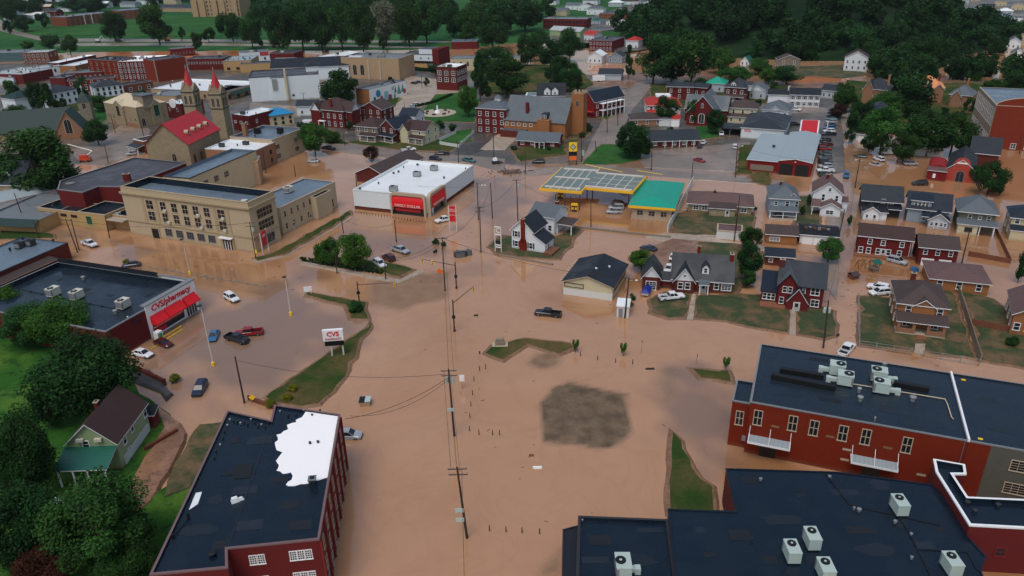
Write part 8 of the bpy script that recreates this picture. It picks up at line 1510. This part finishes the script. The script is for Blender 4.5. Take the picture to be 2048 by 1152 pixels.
# scattered flood litter on the mud
lt=MB(); lr=random.Random(8)
for (cx,cy,rx,ry,n_) in ((1740,610,40,60,60),(1900,640,40,60,45),(1020,350,60,14,60),(1360,495,60,20,50),(1250,590,25,25,20),(300,870,60,50,40),(1690,560,15,30,25),(470,520,160,40,50),(760,500,120,60,60),(1000,800,250,200,26),(180,330,50,30,40)):
    for i in range(n_):
        p=at(cx+lr.gauss(0,.6)*rx,cy+lr.gauss(0,.6)*ry,.3); a_=lr.uniform(0,3.1); l_=lr.uniform(.08,.45); d=Vector((math.cos(a_)*l_,math.sin(a_)*l_,0)); z_=.32 if n_<55 and cy>560 and cx>1200 or cx<400 and cy>800 else .02; p.z=z_; lt.cyl(p-d,p+d,.05,.04,4,0 if i%3 else 1)
o=lt.obj('flood_litter',('wood','trim_dark')); o['kind']='stuff'; tag(o,'scattered sticks and rubbish left on mud and floating on the water','litter')
# more cables
for i,(a,c,l) in enumerate((('a','b','third parallel cable over the flooded road'),('c','O','cable from the crossing pole to the suv pole'),('d','e','cable between the two close poles by the road bend'),('G','e','cable crossing before the discount store roof'),('F','G','cable from the annex lawn to the red awning pole'),('J','e','cable over the discount store roof'),('g','h','cable from the wreckage pole to the flood wall pole'),('h','z','cable from the flood wall pole to the tan shed pole'),('k','j','cable across the wet parking lot'),('k','m','cable from the wet lot to the narrow street'),('D','B','cable along the main street'),('M','L','cable over the upper street by the drive'),('L','K','cable along the upper street'),('o','m','cable over the row of houses'),('v','b','cable from the lot corner pole to mid water'),('u','r','cable above the lodge building'))): wire(P[a]+Vector((.35,.1,-.9)),P[c]+Vector((.35,.1,-.9)),l,1.8,r=.028)
# fences
fence((1716,598),(1718,692),'chain link fence on the left side of the tan brick yard',1.2,'galv',rail=True,z=.25); fence((1718,692),(1822,708),'chain link fence left of the tan brick house gate',1.2,'galv',rail=True,z=.25); fence((1846,712),(1958,730),'chain link fence right of the tan brick house gate',1.2,'galv',rail=True,z=.25); fence((1960,724),(1912,572),'tall grey fence between the two brick house yards',1.6,'wood_grey',z=.25,th=.12); fence((1942,650),(2018,664),'low brown fence behind the edge brick house',1.4,'fence_wood',z=.2)
fence((1708,504),(1830,520),'low brown retaining wall under the long brick house',.7,'fence_wood',th=.4); fence((1936,512),(2020,527),'brown board fence at the foot of the flooded yard',1.3,'fence_wood'); fence((2020,527),(1990,462),'brown board fence up the side of the flooded yard',1.3,'fence_wood'); fence((2000,385),(1975,384),'short wooden wall near the right edge tree',.9,'fence_wood')
fence((1140,454),(1340,476),'long low wall crossing the flood below the fuel station',.5,'wood_grey',th=.6); fence((880,283),(912,268),'white board fence at an angle beside the drive',1.5); fence((880,290),(918,296),'white board fence along the lawn',1.5); fence((918,296),(948,268),'white board fence along the dark drive',1.5); fence((1000,511),(1105,530),'mud caked kerb wall in front of the chimney house',.35,'wood_grey',th=.5)
fence((1690,420),(1676,480),'thin dark fence beside the alley',1.4,'trim_dark'); fence((1172,330),(1245,345),'yellow kerb along the upper street',.2,'sign_yellow',th=.5,cat='kerb'); fence((1275,342),(1325,350),'yellow kerb at the wet parking lot',.2,'sign_yellow',th=.5,cat='kerb'); fence((608,592),(738,650) if 0 else (700,612),'pale kerb line of the traffic island',.15,'conc',th=.3,cat='kerb'); fence((740,652),(520,805),'pale kerb running along the grass bank by the pharmacy sign',.15,'conc',th=.3,cat='kerb'); fence((510,545) if 0 else (300,535),(530,573),'long low wall under the water line before the school',.12,'wood_grey',th=.4,cat='kerb')
# yellow-green gabled house on the hill
b=B('green_gabled_house','pale green gabled house with dark brown roof and a green porch roof on the hillside','house',(150,935,1),(252,905,1),11,5.2,base=1.0) if 0 else None
A_=at(133,885,6.5); 
b=B('green_gabled_house','pale green gabled house with dark brown roof and a green porch roof on the hillside','house',(134,886,5.6),(228,886,5.6),10.6,4.8,base=.8); b.ang=R_(1); b.root.rotation_euler.z=b.ang; W,D=b.W,b.D
b.gab('green_side','roof_maroon',3.4,'v',o=.5); b.shed('roof_green',-.6,W+.1,-4.2,-.02,2.6,3.9,'trim_white'); b.posts([0,W*.3,W*.6,W*.95],-4,2.6); b.body('vinyl',W-.0,W+.12,1,D-.5,z1=1.2,key='st'); b.win('F',W*.38,3.9,.9,1.1); b.win('R',2.4,2.7,.9,1.6,fr='trim_white'); b.win('R',5.2,3.0,.8,1.7); b.win('R',10,2.6,.9,1.7); b.win('R',3,.2,.8,1.2); b.chim(W*.3,D*.6,5,8.0,'brick_dark',.6)
for x in (W*.3,W*.68): MB().box(-.55,.55,-.5,0,0,.5).obj('window_awning','ac_beige' ,b.root,loc=(x,0,5.1))
b.body('brick_maroon',W*.55,W+.8,D+.1,D+2,z1=2.0,key='bk'); b.shed('roof_black',W*.5,W+1.1,D,D+2.3,2.1,2.8,'trim_white','bk2'); b.done()
root=empty('retaining_wall',at(290,900,.6),1.0,'low dark stone wall beside the drive of the pale green house','wall'); MB().box(0,6,-.25,.25,-.5,.5).obj('stone_wall','brick_dark',root)
tag(MB().frus((-2.2,2.2,-2.6,2.6,0),(-1.6,1.8,-2.2,2.0,.5)).obj('plastic_sheet','mem_white',loc=at(100,1022,1.2),rz=.8),'crumpled white plastic sheet under the trees at lower left','sheet')
fence((100,690),(262,748),'dark guard rail along the hill road',.8,'trim_dark',rail=True,z=.7,cat='guard rail'); fence((270,740),(330,768),'dark brick garden wall by the lot entrance',1.0,'brick_dark',th=.5,z=.3,cat='wall'); fence((498,800),(560,822),'brown retaining wall behind the brick mill',.9,'fence_wood',th=.3,cat='wall')

# ---------------- thin damp air ----------------
hz=MB().box(-1500,1500,-260,2600,-9,160).obj('haze','black'); hz.data.materials.clear(); hz['kind']='stuff'; tag(hz,'thin damp haze over the town','haze')
m=bpy.data.materials.new('haze'); m.use_nodes=True; t=m.node_tree; t.nodes.remove(t.nodes['Principled BSDF']); v=nn(t,'ShaderNodeVolumePrincipled'); v.inputs['Color'].default_value=(.75,.85,.9,1); v.inputs['Density'].default_value=.00004; v.inputs['Anisotropy'].default_value=.2
t.links.new(v.outputs[0],t.nodes['Material Output'].inputs['Volume']); hz.data.materials.append(m)
